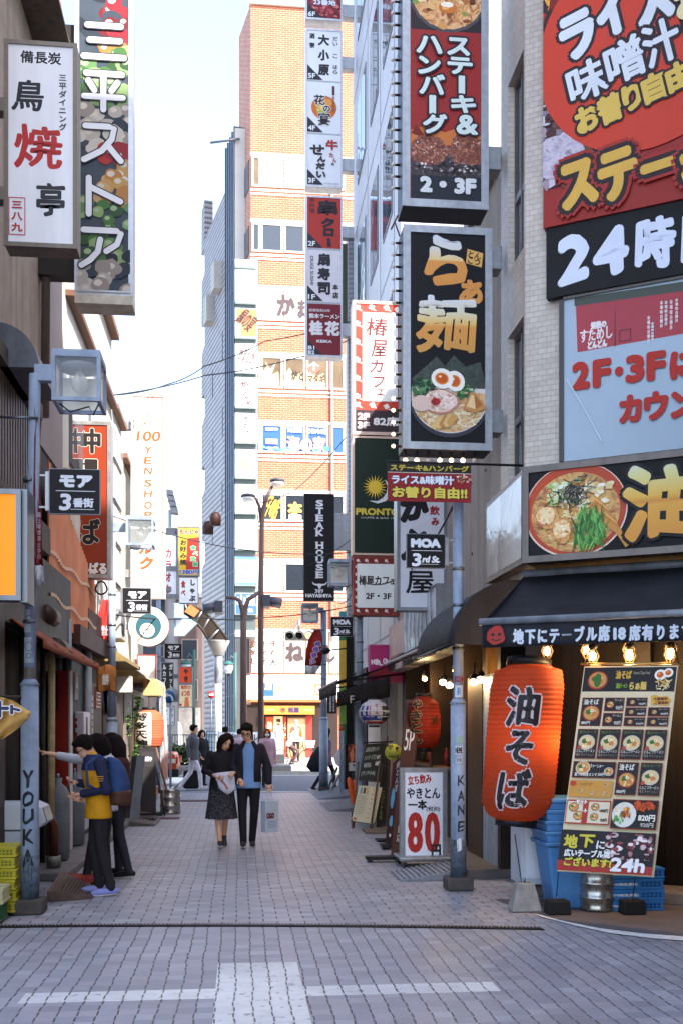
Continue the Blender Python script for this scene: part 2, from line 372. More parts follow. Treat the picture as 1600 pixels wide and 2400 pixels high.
def egg(P, x, y, rx, ry, rot=0):
    P.ell(x, y, rx, ry, '#f3ece0', rot=rot); P.ell(x-rx*.05, y, rx*.62, ry*.6, '#d98a3c', rot=rot); P.ell(x-rx*.05, y, rx*.5, ry*.46, '#c8571f', rot=rot); P.ell(x-rx*.2, y-ry*.2, rx*.14, ry*.12, '#f6d7a8')
def speckle(P, x, y, rx, ry, cols, n, r0, r1, rr, k=7):
    for i in range(n):
        a = rr.uniform(0, 6.28); q = math.sqrt(rr.random()); blob(P, x+rx*q*math.cos(a), y+ry*q*math.sin(a), rr.uniform(r0, r1), rr.uniform(r0, r1)*.8, rr.choice(cols), .5, k, rr.random()*50)
def bowl_small(P, x, y, r, seed=0, bowl='#2a2422', soup='#c98f4c'):
    rr = random.Random(seed); k = r*P.asp; P.ell(x, y, r, k*.92, bowl, n=16); P.ell(x, y-k*.04, r*.86, k*.78, soup, n=16)
    noodles(P, x, y, r*.75, k*.7, ['#e6c98a', '#d9b26a', '#f0dcaa'], 6, r*.1, rr); blob(P, x-r*.3, y-k*.15, r*.34, k*.28, '#3d6a2c', .4, 9, seed)
    blob(P, x+r*.3, y+k*.1, r*.32, k*.28, '#c8793e', .3, 9, seed+3); P.ell(x+r*.05, y-k*.3, r*.2, k*.17, '#f4e6c8', n=10); P.ell(x+r*.05, y-k*.3, r*.1, k*.09, '#d8782a', n=8)

def board(name, label, cat, cor, Y, back=.03, m='#d8d8d8', edge=None, group=None, fine=12):
    """a stiff or hanging panel given by its four corners (photo px, TL TR BR BL) and each corner's distance; drawn on in 0..100 units"""
    c = [at(u, v, y) for (u, v), y in zip(cor, Y if isinstance(Y, (list, tuple)) else [Y]*4)]
    n = (c[1]-c[0]).cross(c[3]-c[0]).normalized(); n = n if n.y < 0 else -n; c[2] = onpl(*cor[2], c[0], n)
    r = thing(name, label, cat, ((c[2]+c[3])/2), group)
    MB().hexa([c[3], c[2], c[1], c[0]], [p-n*back for p in (c[3], c[2], c[1], c[0])], edge or mat('#4a3f38', .6)).build('panel', r)
    P = Paint(c[0], V(1, 0, 0), V(0, 0, -1), n, 0, 0); P.root = r; P.c = c; P.n = n; P.asp = (c[1]-c[0]).length/(c[3]-c[0]).length
    def fn(u, v, L):
        s_, t_ = u/100, v/100; return (c[0]*(1-s_)+c[1]*s_)*(1-t_)+(c[3]*(1-s_)+c[2]*s_)*t_+n*L
    P.fn = fn; P.rect(1, .6, 99, 99.4, m, 'face'); return P
# ================================================================ ground, road, paving
def m_pavers():
    m = bpy.data.materials.new('pavers'); m.use_nodes = True; t = m.node_tree; b = t.nodes['Principled BSDF']; N = t.nodes.new; L = t.links.new
    def M(op, a, bb=None, c=None):
        n = N('ShaderNodeMath'); n.operation = op
        for i, x in enumerate((a, bb, c)):
            if x is None: continue
            if isinstance(x, (int, float)): n.inputs[i].default_value = x
            else: L(x, n.inputs[i])
        return n.outputs[0]
    def mix(f, a, bb):
        n = N('ShaderNodeMix'); n.data_type = 'RGBA'
        if isinstance(f, float): n.inputs[0].default_value = f
        else: L(f, n.inputs[0])
        for i, x in ((6, a), (7, bb)):
            if isinstance(x, str): n.inputs[i].default_value = lin(x)
            else: L(x, n.inputs[i])
        return n.outputs[2]
    g = N('ShaderNodeNewGeometry'); s = N('ShaderNodeSeparateXYZ')
    wn = N('ShaderNodeTexNoise'); wn.inputs['Scale'].default_value = 1.3; wn.inputs['Detail'].default_value = 2; L(g.outputs['Position'], wn.inputs[0])
    wn2 = N('ShaderNodeTexNoise'); wn2.inputs['Scale'].default_value = 14; wn2.inputs['Detail'].default_value = 2; L(g.outputs['Position'], wn2.inputs[0])
    va = N('ShaderNodeVectorMath'); va.operation = 'MULTIPLY_ADD'; L(wn.outputs['Color'], va.inputs[0]); va.inputs[1].default_value = (.045, .045, 0); L(g.outputs['Position'], va.inputs[2])
    va2 = N('ShaderNodeVectorMath'); va2.operation = 'MULTIPLY_ADD'; L(wn2.outputs['Color'], va2.inputs[0]); va2.inputs[1].default_value = (.007, .007, 0); L(va.outputs[0], va2.inputs[2])
    L(va2.outputs[0], s.inputs[0])
    X, Y = s.outputs[0], s.outputs[1]
    BH = .112
    s0_ = N('ShaderNodeSeparateXYZ'); L(g.outputs['Position'], s0_.inputs[0]); nm = M('LESS_THAN', M('MULTIPLY_ADD', s0_.outputs[0], .06, s0_.outputs[1]), 8.34)
    yr = M('DIVIDE', Y, BH); row = M('FLOOR', yr); fy = M('FRACT', yr)
    st = M('MULTIPLY', M('MODULO', M('ABSOLUTE', row), 2.0), M('MULTIPLY_ADD', nm, -.46, .5))
    xr = M('ADD', M('MULTIPLY', X, M('MULTIPLY_ADD', nm, 4.7, 4.464)), st); colm = M('FLOOR', xr); fx = M('FRACT', xr)
    dx = M('ABSOLUTE', M('SUBTRACT', fx, .5)); dy = M('ABSOLUTE', M('SUBTRACT', fy, .5))
    jw = N('ShaderNodeTexNoise'); jw.inputs['Scale'].default_value = 5; L(g.outputs['Position'], jw.inputs[0])
    jx = N('ShaderNodeMapRange'); jx.interpolation_type = 'SMOOTHSTEP'; L(dx, jx.inputs[0]); L(M('ADD', M('MULTIPLY_ADD', jw.outputs[0], -.045, .484), M('MULTIPLY', nm, -.022)), jx.inputs[1]); L(M('MULTIPLY_ADD', nm, -.018, .489), jx.inputs[2])
    jy = N('ShaderNodeMapRange'); jy.interpolation_type = 'SMOOTHSTEP'; L(dy, jy.inputs[0]); jy.inputs[1].default_value = .455; jy.inputs[2].default_value = .5
    jyw = M('MULTIPLY', jy.outputs[0], M('MULTIPLY_ADD', wn2.outputs[0], 1.1, -.2))
    dash = M('MAXIMUM', M('LESS_THAN', dy, M('MULTIPLY_ADD', jw.outputs[0], -.22, .50)), M('SUBTRACT', 1.0, nm))
    jn = M('MINIMUM', M('ADD', M('MULTIPLY', jx.outputs[0], dash), M('MULTIPLY', jyw, .62)), 1.0)
    idv = N('ShaderNodeCombineXYZ'); L(colm, idv.inputs[0]); L(row, idv.inputs[1]); wh = N('ShaderNodeTexWhiteNoise'); wh.noise_dimensions = '2D'; L(idv.outputs[0], wh.inputs[0])
    cr = N('ShaderNodeValToRGB'); e = cr.color_ramp; e.elements[0].color = lin('#84848c'); e.elements[1].color = lin('#9e9fa7'); x = e.elements.new(.5); x.color = lin('#919199'); x = e.elements.new(.86); x.color = lin('#989299')
    L(wh.outputs['Value'], cr.inputs[0])
    dn = N('ShaderNodeTexNoise'); dn.inputs['Scale'].default_value = .9; dn.inputs['Detail'].default_value = 9; dn.inputs['Roughness'].default_value = .7; L(g.outputs['Position'], dn.inputs[0])
    dr = N('ShaderNodeMapRange'); dr.inputs[1].default_value = .3; dr.inputs[2].default_value = .7; dr.inputs[3].default_value = .72; dr.inputs[4].default_value = 1.12; L(dn.outputs[0], dr.inputs[0])
    fn = N('ShaderNodeTexNoise'); fn.inputs['Scale'].default_value = 160; fn.inputs['Detail'].default_value = 3; L(g.outputs['Position'], fn.inputs[0])
    fr = M('MULTIPLY_ADD', fn.outputs[0], .3, .85)
    v = N('ShaderNodeVectorMath'); v.operation = 'SCALE'; L(cr.outputs[0], v.inputs[0]); L(M('MULTIPLY', dr.outputs[0], fr), v.inputs['Scale'])
    # white paint: a T of two bars lying on the stones
    s2 = N('ShaderNodeSeparateXYZ'); L(g.outputs['Position'], s2.inputs[0]); PX, PY = s2.outputs[0], s2.outputs[1]
    def inside(x0, x1, y0, y1):
        q = M('MULTIPLY', M('GREATER_THAN', PX, x0), M('LESS_THAN', PX, x1)); q2 = M('MULTIPLY', M('GREATER_THAN', PY, y0), M('LESS_THAN', PY, y1)); return M('MULTIPLY', q, q2)
    pm = M('MAXIMUM', inside(-1.28, 1.58, 6.1, 6.33), inside(-.145, .39, 5.0, 7.0))
    ch = N('ShaderNodeMapRange'); ch.inputs[1].default_value = .27; ch.inputs[2].default_value = .40; L(wn2.outputs[0], ch.inputs[0]); pm = M('MULTIPLY', pm, ch.outputs[0])
    wear = N('ShaderNodeMapRange'); wear.inputs[1].default_value = .3; wear.inputs[2].default_value = .62; wear.inputs[3].default_value = .97; wear.inputs[4].default_value = .45; L(dn.outputs[0], wear.inputs[0])
    base = mix(M('MULTIPLY', pm, wear.outputs[0]), v.outputs[0], '#dcdcd8')
    gv = N('ShaderNodeTexVoronoi'); gv.inputs['Scale'].default_value = 1.7; L(va.outputs[0], gv.inputs['Vector']); gm = M('MULTIPLY', M('LESS_THAN', gv.outputs['Distance'], .045), .5)
    sn = N('ShaderNodeTexNoise'); sn.inputs['Scale'].default_value = .55; sn.inputs['Detail'].default_value = 10; sn.inputs['Roughness'].default_value = .75; L(va.outputs[0], sn.inputs[0])
    sr = N('ShaderNodeMapRange'); sr.inputs[1].default_value = .52; sr.inputs[2].default_value = .72; sr.inputs[4].default_value = .38; L(sn.outputs[0], sr.inputs[0])
    base = mix(M('MAXIMUM', gm, sr.outputs[0]), base, '#5a5458')
    L(mix(M('MULTIPLY', jn, M('MULTIPLY_ADD', dn.outputs[0], .9, .42)), base, '#262226'), b.inputs['Base Color'])
    rr = N('ShaderNodeMapRange'); rr.inputs[3].default_value = .32; rr.inputs[4].default_value = .68; L(dn.outputs[0], rr.inputs[0]); L(rr.outputs[0], b.inputs['Roughness'])
    tn = N('ShaderNodeMath'); tn.operation = 'MULTIPLY_ADD'; L(wh.outputs['Value'], tn.inputs[0]); tn.inputs[1].default_value = .25; L(M('MULTIPLY', jn, -1.0), tn.inputs[2])
    bp = N('ShaderNodeBump'); bp.inputs['Strength'].default_value = .6; bp.inputs['Distance'].default_value = .008; L(tn.outputs[0], bp.inputs['Height']); L(bp.outputs[0], b.inputs['Normal'])
    return m
def sheet_z(name, x0, x1, y0, y1, z, m, kind='structure'):
    return tag(MB().box(x0, x1, y0, y1, z-.02, z, m).build(name), kind=kind)
sheet_z('ground', -500, 500, -300, 900, -.04, mat('#77757a', .9, .2, .5))
tag(MB().quad((-45, -25, 0), (45, -25, 0), (45, 25.4, 0), (-45, 25.4, 0), m_pavers()).build('paving'), kind='structure')
ASPH = mat('#5f6066', .85, .2, 30, bump=.2)
sheet_z('road', -90, 90, 25.4, 35.2, -.006, ASPH)
wl = MB()
for y in (25.75, 34.6): wl.box(-60, 60, y, y+.16, -.004, -.001, mat('#cfcfca', .7, .25, 12))
for i in range(9): wl.box(-2.2-i*.95, -1.75-i*.95, 27.2, 33.4, -.004, -.001, mat('#cfcfca', .7, .25, 12))
wl.build('road_marking')['kind'] = 'structure'
sheet_z('pavement', -90, 90, 35.2, 75, .10, m_bricks('pale_slabs', '#b9b2a6', '#c9c2b6', '#8a857c', .4, .4, .012, 'x', .8, .0, .15, .1))
MB().box(-90, 90, 35.05, 35.2, -.02, .115, mat('#8d8b88', .8, .2)).build('kerb')['kind'] = 'structure'
# raised planter strip beyond the road
a = at(400, 1815, 35.3); b = at(683, 1815, 35.3)
tag(MB().box(a.x-3, b.x, 35.22, 37.2, .101, .30, mat('#6f6d6c', .85, .25, 5, bump=.4)).build('planter_kerb', bevel=.02), kind='structure')
# darker footway by the corner shop, white edge line, gutters
CON = mat('#5d585a', .8, .25, 4, bump=.4)
pts = [(2.36, 9.35), (2.5, 8.62), (2.84, 7.9), (3.36, 7.53), (4.4, 7.2), (9, 6.2)]
tag(MB().add([(x, y, .005) for x, y in pts]+[(9, 8, .005), (4.5, 9.3, .005)], [(0, 1, 2, 3, 4, 5, 6, 7)], CON).build('footway'), kind='structure')
wlm = MB(); q = [(2.5, 8.62), (2.66, 8.22), (2.84, 7.9), (3.08, 7.68), (3.36, 7.53), (4.4, 7.2), (9, 6.2)]
for i in range(len(q)-1):
    (x0, y0), (x1, y1) = q[i], q[i+1]; w0 = .05+.01*i
    wlm.quad((x0, y0, .008), (x0+.03, y0-.2, .008), (x1+.03, y1-.2, .008), (x1, y1, .008), mat('#d0cecb', .8, .25, 20))
wlm.build('edge_line')['kind'] = 'structure'
dr = MB(); IRON = mat('#3a3130', .6, .35, 20, .5)
n = 150
def dry(x): return 8.47-.105*(x+1.95)-.012*(x+1.95)**2*0
for i in range(n):
    x = -2.0+4.4*i/n; y = 8.46-.03*(x+2)**1.0-.02*(x+2)**2; dr.box(x, x+.012, y-.045, y+.045, .003, .010, IRON)
for i in range(24):
    x = -2.0+4.4*i/24; x2 = -2.0+4.4*(i+1)/24; f = lambda x: 8.46-.03*(x+2)-.02*(x+2)**2
    for s in (-.05, .045): dr.quad((x, f(x)+s, .011), (x2, f(x2)+s, .011), (x2, f(x2)+s+.008, .011), (x, f(x)+s+.008, .011), IRON)
    dr.quad((x, f(x)-.05, .002), (x2, f(x2)-.05, .002), (x2, f(x2)+.05, .002), (x, f(x)+.05, .002), mat('#0c0a0a', .9, 0))
tag(dr.build('drain_grating'), 'long rusty slotted drain grating crossing the paving between the two front lamp poles', 'drain')
for x0, y0, y1, lb in ((-1.95, 18.1, 18.5, 'short reddish drain grate in the paving by the standing sign on the left'), (-1.3, 22.4, 22.9, 'short grey drain grate in the paving beyond the beer keg')):
    d2 = MB(); d2.box(x0, x0+.9, y0, y1, .002, .004, mat('#241b1b', .9, 0))
    for i in range(18): d2.box(x0+.05*i, x0+.05*i+.028, y0, y1, .004, .010, mat('#6b4a48', .7, .3, 20))
    tag(d2.build('drain_grate'), lb, 'drain')

# ================================================================ brick tower across the road
BRK = m_bricks('orange_brick', '#aa5636', '#98482c', '#b08a74', .3, .105, .012, 'x', .8, .5, .15, .2)
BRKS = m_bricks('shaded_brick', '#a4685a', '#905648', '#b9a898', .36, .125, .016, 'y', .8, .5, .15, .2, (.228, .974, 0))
WST = mat('#d8cfc2', .7, .12, 2)
WFR = mat('#cfcac2', .5, .1, 4)
YB = 52.0
A0 = at(588, 10, YB); B0 = at(832, 10, YB); ZT = A0.z; A0 = A0.x; B0 = B0.x; LD = Vector((-.228, .974, 0))
bt = thing('brick_tower', 'tall orange brick tower with window bands across the road, behind the column of white signs', 'building', (A0, YB, 0))
zb = lambda v: at(650, v, YB).z
w_ = MB()
P3 = [V(A0, YB, 0), V(B0, YB, 0), V(B0, YB+9, 0), V(A0, YB, 0)+LD*2.6+V(0, 6, 0), V(A0, YB, 0)+LD*2.6]
w_.quad(P3[0], P3[1], P3[1]+V(0, 0, ZT), P3[0]+V(0, 0, ZT), BRK)
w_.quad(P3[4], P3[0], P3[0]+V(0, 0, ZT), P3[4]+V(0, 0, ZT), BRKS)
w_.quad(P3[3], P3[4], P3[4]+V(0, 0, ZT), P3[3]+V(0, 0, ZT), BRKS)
w_.quad(P3[1], P3[2], P3[2]+V(0, 0, ZT), P3[1]+V(0, 0, ZT), BRK)
w_.add([p+V(0, 0, ZT) for p in P3], [(0, 1, 2, 3, 4)], mat('#8a8886'))
w_.build('wall', bt)
MB().box(A0-.1, B0+.1, YB-.12, YB+.3, ZT-.001, ZT+.25, WST).build('parapet', bt)
GI = mat('#3b342e', .7, .3, 1.5)
rows = [(370, 440, 'pale'), (525, 592, 'clear'), (680, 752, 'white'), (836, 910, 'deer'), (995, 1062, 'blue'), (1157, 1222, 'dark'), (1318, 1388, 'half'), (1483, 1577, 'white2')]
cols = [(590, 610), (611.5, 663), (666, 715), (718, 769), (772, 808)]
def pane(parent, x0, x1, z0, z1, y, m, frame=WFR, fw=.09):
    f = MB(); f.box(x0, x1, y-.06, y-.0005, z0, z0+fw, frame).box(x0, x1, y-.06, y-.0005, z1-fw, z1, frame).box(x0, x0+fw, y-.058, y-.0005, z0+fw, z1-fw, frame).box(x1-fw, x1, y-.058, y-.0005, z0+fw, z1-fw, frame)
    o = f.build('window', parent)
    MB().box(x0+fw, x1-fw, y-.02, y-.001, z0+fw, z1-fw, m).build('pane', o); return o
GL_D = m_glass('#20252b'); GL_W = mat('#cfd4d2', .25, .08, .6); GL_B = mat('#2f55b8', .4, .2, .8); GL_T = mat('#6b5942', .2, .5, .7)
for ri, (v0, v1, k) in enumerate(rows):
    z1, z0 = zb(v0), zb(v1)
    bd = MB()
    for vv, hh in ((v0-9, 7), (v1+5, 5), (v1+15, 4)): bd.box(A0-.02, B0, YB-.035, YB-.0003, zb(vv+hh), zb(vv), WST)
    bd.build('stone_band', bt)
    for ci, (u0, u1) in enumerate(cols):
        m = {'pale': GL_W if ci else GL_T, 'clear': GL_D, 'white': mat('#d6d6d0', .4, .06, .5), 'deer': GL_T, 'blue': GL_B, 'dark': GL_D, 'half': GL_W if ci < 2 else GL_D, 'white2': mat('#d8d8d2', .4, .06, .5)}[k]
        pane(bt, at(u0, 0, YB).x, at(u1, 0, YB).x, z0, z1, YB, m)
    sw = MB()
    for (t0, t1) in ((.35, 1.1), (1.2, 1.95)):
        p0, p1 = V(A0, YB, 0)+LD*t0, V(A0, YB, 0)+LD*t1; nrm = V(-.974, -.228, 0)*.03
        sw.hexa([p0+V(0, 0, z0), p1+V(0, 0, z0), p1+V(0, 0, z1), p0+V(0, 0, z1)], [p0+nrm+V(0, 0, z0), p1+nrm+V(0, 0, z0), p1+nrm+V(0, 0, z1), p0+nrm+V(0, 0, z1)], m_glass('#2a3440'))
    sw.build('window', bt)
# things printed or lettered on the panes
O_ = at(590, 300, YB-.075); kx = (at(790, 300, YB).x-O_.x)/200; kz = (zb(300)-zb(1700))/1400
P = Paint((O_.x, YB-.075, zb(300)), (kx, 0, 0), (0, 0, -kz), (0, -1, 0), 590, 300)
P.text('7F', 617, 685, 633, 697, '#c9965a', .3); P.text('か', 648, 690, 692, 742, '#4a3a3c', 2.2, jag=.05); P.text('ま', 697, 700, 716, 744, '#4a3a3c', 1.4)
for x in (632, 686, 738): P.poly([(x-22, 905), (x-20, 880), (x-8, 862), (x+4, 880), (x+20, 872), (x+22, 905)], '#b79c72'); P.rect(x-20, 893, x+22, 905, '#d8c49a', 'picture')
P.text('炉と', 682, 868, 712, 892, '#3a2a20', .8); P.text('マタギ', 720, 876, 760, 896, '#3a2a20', .8)
P.poly([(718, 862), (735, 846), (752, 862), (735, 878)], '#9a5a4a'); P.text('个', 722, 846, 748, 866, '#efe6d8', .8)
P.poly([(622, 850), (630, 862), (634, 866), (638, 862), (647, 849), (640, 868), (634, 884), (628, 868)], '#d8c8a0')
P.text('海とロマン', 622, 1003, 652, 1011, '#f0f0ee', .4); P.text('THE 居酒屋', 672, 1001, 708, 1014, '#f0f0ee', .5); P.text('うまいもの処', 722, 1002, 764, 1016, '#e8eef8', .5)
P.text('海の家', 672, 1022, 763, 1059, '#f0b8a0', 1.1, out=('#d8785a', .8)); P.rect(623, 1030, 650, 1042, '#e8b0b0', 'picture')
for i in range(26):
    x = R.uniform(614, 788); P.ell(x, 1056-R.random()*8, R.uniform(4, 9), R.uniform(2, 5), R.choice(['#7fb6c0', '#4a8fa0', '#c8dfe6']))
P.text('餃子の店', 615, 1160, 655, 1216, '#e89a3c', .8, rot=.35); P.poly([(676, 1216), (677, 1205), (692, 1203), (706, 1207), (706, 1216)], '#d8c8b0'); P.text('本', 674, 1176, 708, 1206, '#f0b050', 2.2)
P.text('麦', 586, 1497, 603, 1520, '#5a4038', .5); P.text('め', 588, 1523, 603, 1537, '#5a4038', .5); P.text('し', 590, 1542, 602, 1557, '#5a4038', .5)
for ch, y in zip('とろろ', (1502, 1522, 1542)): P.text(ch, 616, y, 628, y+14, '#5a4038', .4)
for ch, y in zip('牛たん', (1500, 1523, 1543)): P.text(ch, 633, y, 650, y+16, '#5a4038', .5)
P.text('ね', 668, 1505, 712, 1552, '#4a3c3c', 2.2, jag=.05); P.text('ぎし', 730, 1508, 785, 1552, '#4a3c3c', 2)
P.done(bt)
# ground floor of the tower: white fascia, orange shop sign, entrance
ef = MB(); x0, x1 = at(575, 0, YB).x, B0
ef.box(x0, x1, YB-.5, YB-.04, zb(1640), zb(1585), mat('#d9d7d0', .5, .08, .7)); ef.box(x0, x1, YB-.52, YB-.04, zb(1646), zb(1641), mat('#b86a40'))
ef.build('fascia', bt)
P = Paint((O_.x, YB-.51, zb(300)), (kx, 0, 0), (0, 0, -kz), (0, -1, 0), 590, 300)
P.rect(617, 1602, 640, 1632, '#2f5aa8', 'picture'); P.text('屋', 620, 1604, 637, 1618, '#e8ecf4', .8); P.rect(642, 1603, 671, 1632, '#f0ece4', 'picture'); P.frame(641, 1602, 672, 1633, .8, '#6a6260', 'picture'); P.ell(657, 1614, 5, 4.5, '#e0a860')
P.rect(734, 1603, 757, 1631, '#d86a4a', 'picture'); P.text('大連', 737, 1607, 754, 1627, '#f4e8dc', .8); P.text('カフェ', 680, 1606, 698, 1616, '#6a5a58', .3); P.rect(703, 1602, 703.8, 1632, '#6a6260', 'picture')
P.done(bt)
es = MB(); es.box(at(576, 0, YB).x, at(790, 0, YB).x, YB-.3, YB-.06, .1, zb(1652), mat('#2b1f1b', .6, .2, 2)); es.build('shop_front', bt)
so_ = MB().box(at(618, 0, YB).x, at(735, 0, YB).x, YB-.8, YB-.31, zb(1675), zb(1655), mat('#b87834', .5, .1, 1)).build('shop_sign', bt)
P = Paint((O_.x, YB-.802, zb(300)), (kx, 0, 0), (0, 0, -kz), (0, -1, 0), 590, 300)
P.ell(661, 1665, 6.5, 6, '#c8502a', 'lettering'); P.ell(662, 1664, 3, 3, '#3a2a50', 'lettering'); P.text('松屋', 673, 1658, 699, 1671, '#3a2c50', .8)
for x in (621, 709): P.rect(x, 1664, x+24, 1665, '#f4dca8', 'lettering')
P.done(bt)
en = MB(); y_ = YB-.32
for (ua, ub, va, vb, c) in [(623, 640, 1680, 1716, '#c8542e'), (641, 662, 1679, 1716, '#e0cfa0'), (664, 670, 1680, 1775, '#b8402c'), (672, 716, 1680, 1775, '#6a5040'), (716, 730, 1677, 1775, '#a8362c'), (610, 664, 1716, 1775, '#b8a898')]:
    en.box(at(ua, 0, YB).x, at(ub, 0, YB).x, y_-.08, y_, max(.11, zb(vb)), zb(va), mat(c, .5, .25, 2))
en.build('entrance_panel', bt)
MB().box(at(674, 0, YB).x, at(714, 0, YB).x, y_-.1, y_-.081, .15, zb(1684), mat('#c89a70', .3, .5, 1.2)).build('door', bt)
P = Paint((O_.x, y_-.085, zb(300)), (kx, 0, 0), (0, 0, -kz), (0, -1, 0), 590, 300)
P.glyphs('鶏チリ', 646, 1684, 658, 1714, '#4a2a20', .4, vert=True); P.text('定食', 626, 1690, 637, 1708, '#f4d8a8', .5)
speckle(P, 667, 1712, 2.5, 26, ['#e8d8c0', '#f0b060', '#703028'], 26, .8, 1.6, R); P.done(bt)

# ribbed block with glass side, left of the tower
RIB = m_stripes('ribbed_siding', '#5e5e66', '#98979c', .30, 'z', .45, 0, .55, .2)
c0 = at(571, 295, 53.2)
rb = thing('ribbed_block', 'grey building with fine horizontal ribs and a tall glazed strip, left of the brick tower', 'building', (c0.x, 53.2, 0))
Dn = V(-.2225, .975, 0); Pn = V(-.975, -.2225, 0)
def rq(t0, t1, z0, z1, m, out=0, mb=None):
    o = V(at(551, 0, 53.2).x, 53.2, 0)+Pn*out; a, b = o+Dn*t0, o+Dn*t1
    return (mb or MB()).hexa([a+V(0, 0, z0), b+V(0, 0, z0), b+V(0, 0, z1), a+V(0, 0, z1)], [p-Pn*.6 for p in (a+V(0, 0, z0), b+V(0, 0, z0), b+V(0, 0, z1), a+V(0, 0, z1))], m)
zz = lambda v: at(551, v, 53.2).z
zc = zz(300)
MB().box(at(551, 0, 53.2).x, c0.x+.4, 53.2, 53.5, 0, zc, mat('#a9a6a4', .6, .12, 1)).build('end_wall', rb)
rq(0, 2.2, 0, zc, m_glass('#7d93b0', .12)).build('glass_side', rb)
mu = MB()
for i in range(5): rq(i*.53, i*.53+.09, 0, zc+.1, mat('#3c4048', .4), .06, mu)
for i in range(int(zc/1.62)): rq(0, 2.2, i*1.62, i*1.62+.05, mat('#5c6470', .4), .03, mu)
mu.build('mullions', rb)
zr = zz(395)
rq(2.2, 8.2, 0, zr-.0, RIB, 0).build('ribbed_wall', rb)
for k in range(6):
    f = MB(); z = 8.5+k*4.3; a = V(at(551, 0, 53.2).x, 53.2, 0)+Dn*8.2
    f.prism([a+V(0, 0, z), a+Pn*.02+Dn*.9+V(0, 0, z), a+Dn*.9+V(0, 0, z+2.6), a+V(0, 0, z+2.9)], -Pn*.5, RIB); f.build('bay', rb)
for (t, v) in ((3.2, 545), (5.3, 590)):
    f = MB(); rq(t, t+.9, zz(v)-1.6, zz(v)-.1, mat('#9a9894', .6), .45, f); f.build('vent_box', rb)
for (t, z) in ((3.0, 21.6), (5.7, 20.4), (3.0, 17.5), (5.6, 16.4), (3.1, 13.4), (5.8, 12)):
    rq(t, t+.16, z, z+1.6, mat('#15161a', .4), .02).build('slit_window', rb)
for u, v in ((505, 1212), (488, 1233)):
    h = MB(); p = at(u, v, 51.0+ (505-u)*.1); h.lathe([(.27, -.4), (.28, 0), (.22, .17), (.1, .25)], p, mat('#2e1512', .6), 10); h.build('vent_hood', rb)
f = MB(); a = at(490, 1480, 55); f.tube([V(c0.x-.2, 53, zz(330)), V(c0.x-1.7, 53.5, zz(330))], .06, mat('#5a5c66')); f.build('crane_arm', rb)

# ================================================================ far side street, left
def block(name, label, x0, x1, y0, y1, z, m, roof=None, cat='building'):
    r = thing(name, label, cat, ((x0+x1)/2, y0, 0)); MB().box(x0, x1, y0, y1, 0, z, m).build('wall', r)
    MB().box(x0-.1, x1+.1, y0-.1, y1+.1, z+.001, z+.3, roof or mat('#77757a')).build('roof', r); return r
r = block('dark_block', 'dark grey building at the end of the far side street, behind the karaoke sign', at(340, 0, 80).x, at(440, 0, 80).x, 80, 95, at(400, 1262, 80).z, mat('#4a4c55', .6, .2, .5))
for i in range(4):
    z = 4+i*3.4; pane(r, at(392, 0, 80).x, at(416, 0, 80).x, z, z+1.8, 80, m_glass('#3a4450'), mat('#6a6c74'))
r = block('brown_block', 'brown shop block in the far side street under the green street lamp', at(416, 0, 72).x, at(474, 0, 72).x, 72, 90, at(440, 1400, 72).z, mat('#5a4a46', .6, .3, .5))
for i in range(3):
    z = 3.5+i*2.8; pane(r, at(425, 0, 72).x, at(465, 0, 72).x, z, z+1.5, 72, m_glass('#2a3038'), mat('#80706a'))
MB().box(at(420, 0, 72).x, at(470, 0, 72).x, 71.7, 71.98, .2, 3.0, mat('#c8b8a8', .5, .5, 1.2)).build('shop_front', r)
r = block('slim_tower', 'slim pale grey tower tip far away above the noodle pancake sign', at(431, 0, 300).x, at(437.5, 0, 300).x, 300, 304, at(434, 1205, 300).z, mat('#b5bcc6', .7, .05))
MB().add([at(431, 1205, 300), at(437.5, 1205, 300), at(437.5, 1185, 300), at(431, 1205, 304), at(437.5, 1205, 304), at(437.5, 1185, 304)], [(0, 1, 2), (3, 4, 5), (0, 2, 5, 3)], mat('#b5bcc6', .7, .05)).build('spire', r)

# ================================================================ left row
STU = mat('#a89788', .9, .2, 3, bump=.9, grime=.3); LX = -2.3
lb = thing('stucco_building', 'beige rough stucco building at the front left, behind the grilled chicken sign', 'building', (LX-3, 10, 0))
f = MB(); f.box(-9, LX, 12.2, 13.7, 4.9, 17, mat('#8d807c', .75, .12, 2)); f.build('grey_wall', lb)
MB().box(-9, LX, 7.6, 12.198, 0, 17, STU).build('wall', lb)
MB().box(-9, LX-.02, 12.2, 13.7, 0, 4.898, mat('#3a302c', .7, .3)).build('lower_wall', lb)
BRN = mat('#3a2d27', .55, .3, 6, grime=.4); BEAM = mat('#5c5148', .7, .3, 5, grime=.3)
sh = MB(); sh.box(LX, LX+.06, 8.2, 11.3, 3.82, 4.98, BRN)
for i in range(26): y = 8.25+i*.118; sh.box(LX+.061, LX+.085, y, y+.07, 3.84, 4.96, mat('#4a3a32', .5, .2, 8))
sh.build('shutter', lb)
bm = MB(); bm.box(LX, LX+.14, 7.8, 11.6, 5.0, 5.16, BEAM).box(LX, LX+.22, 7.8, 11.6, 3.5, 3.8, BEAM); bm.build('beam', lb)
cn = MB(); k = 8; arc = [(LX+.02+.40*math.sin(math.pi/2*i/k), 5.0+.42*math.cos(math.pi/2*i/k)) for i in range(k+1)]
cn.prism([(x, 9.9, z) for x, z in arc]+[(LX+.02, 9.9, 5.0)], (0, 1.0, 0), paint_metal('#5f646e')); cn.build('canopy', lb)
df = MB(); df.box(LX, LX+.35, 12.3, 13.2, 9.0, 9.6, mat('#9a98a2', .5)); df.box(LX, LX+.4, 9.0, 12.0, 9.3, 9.34, BEAM); df.build('air_duct', lb)
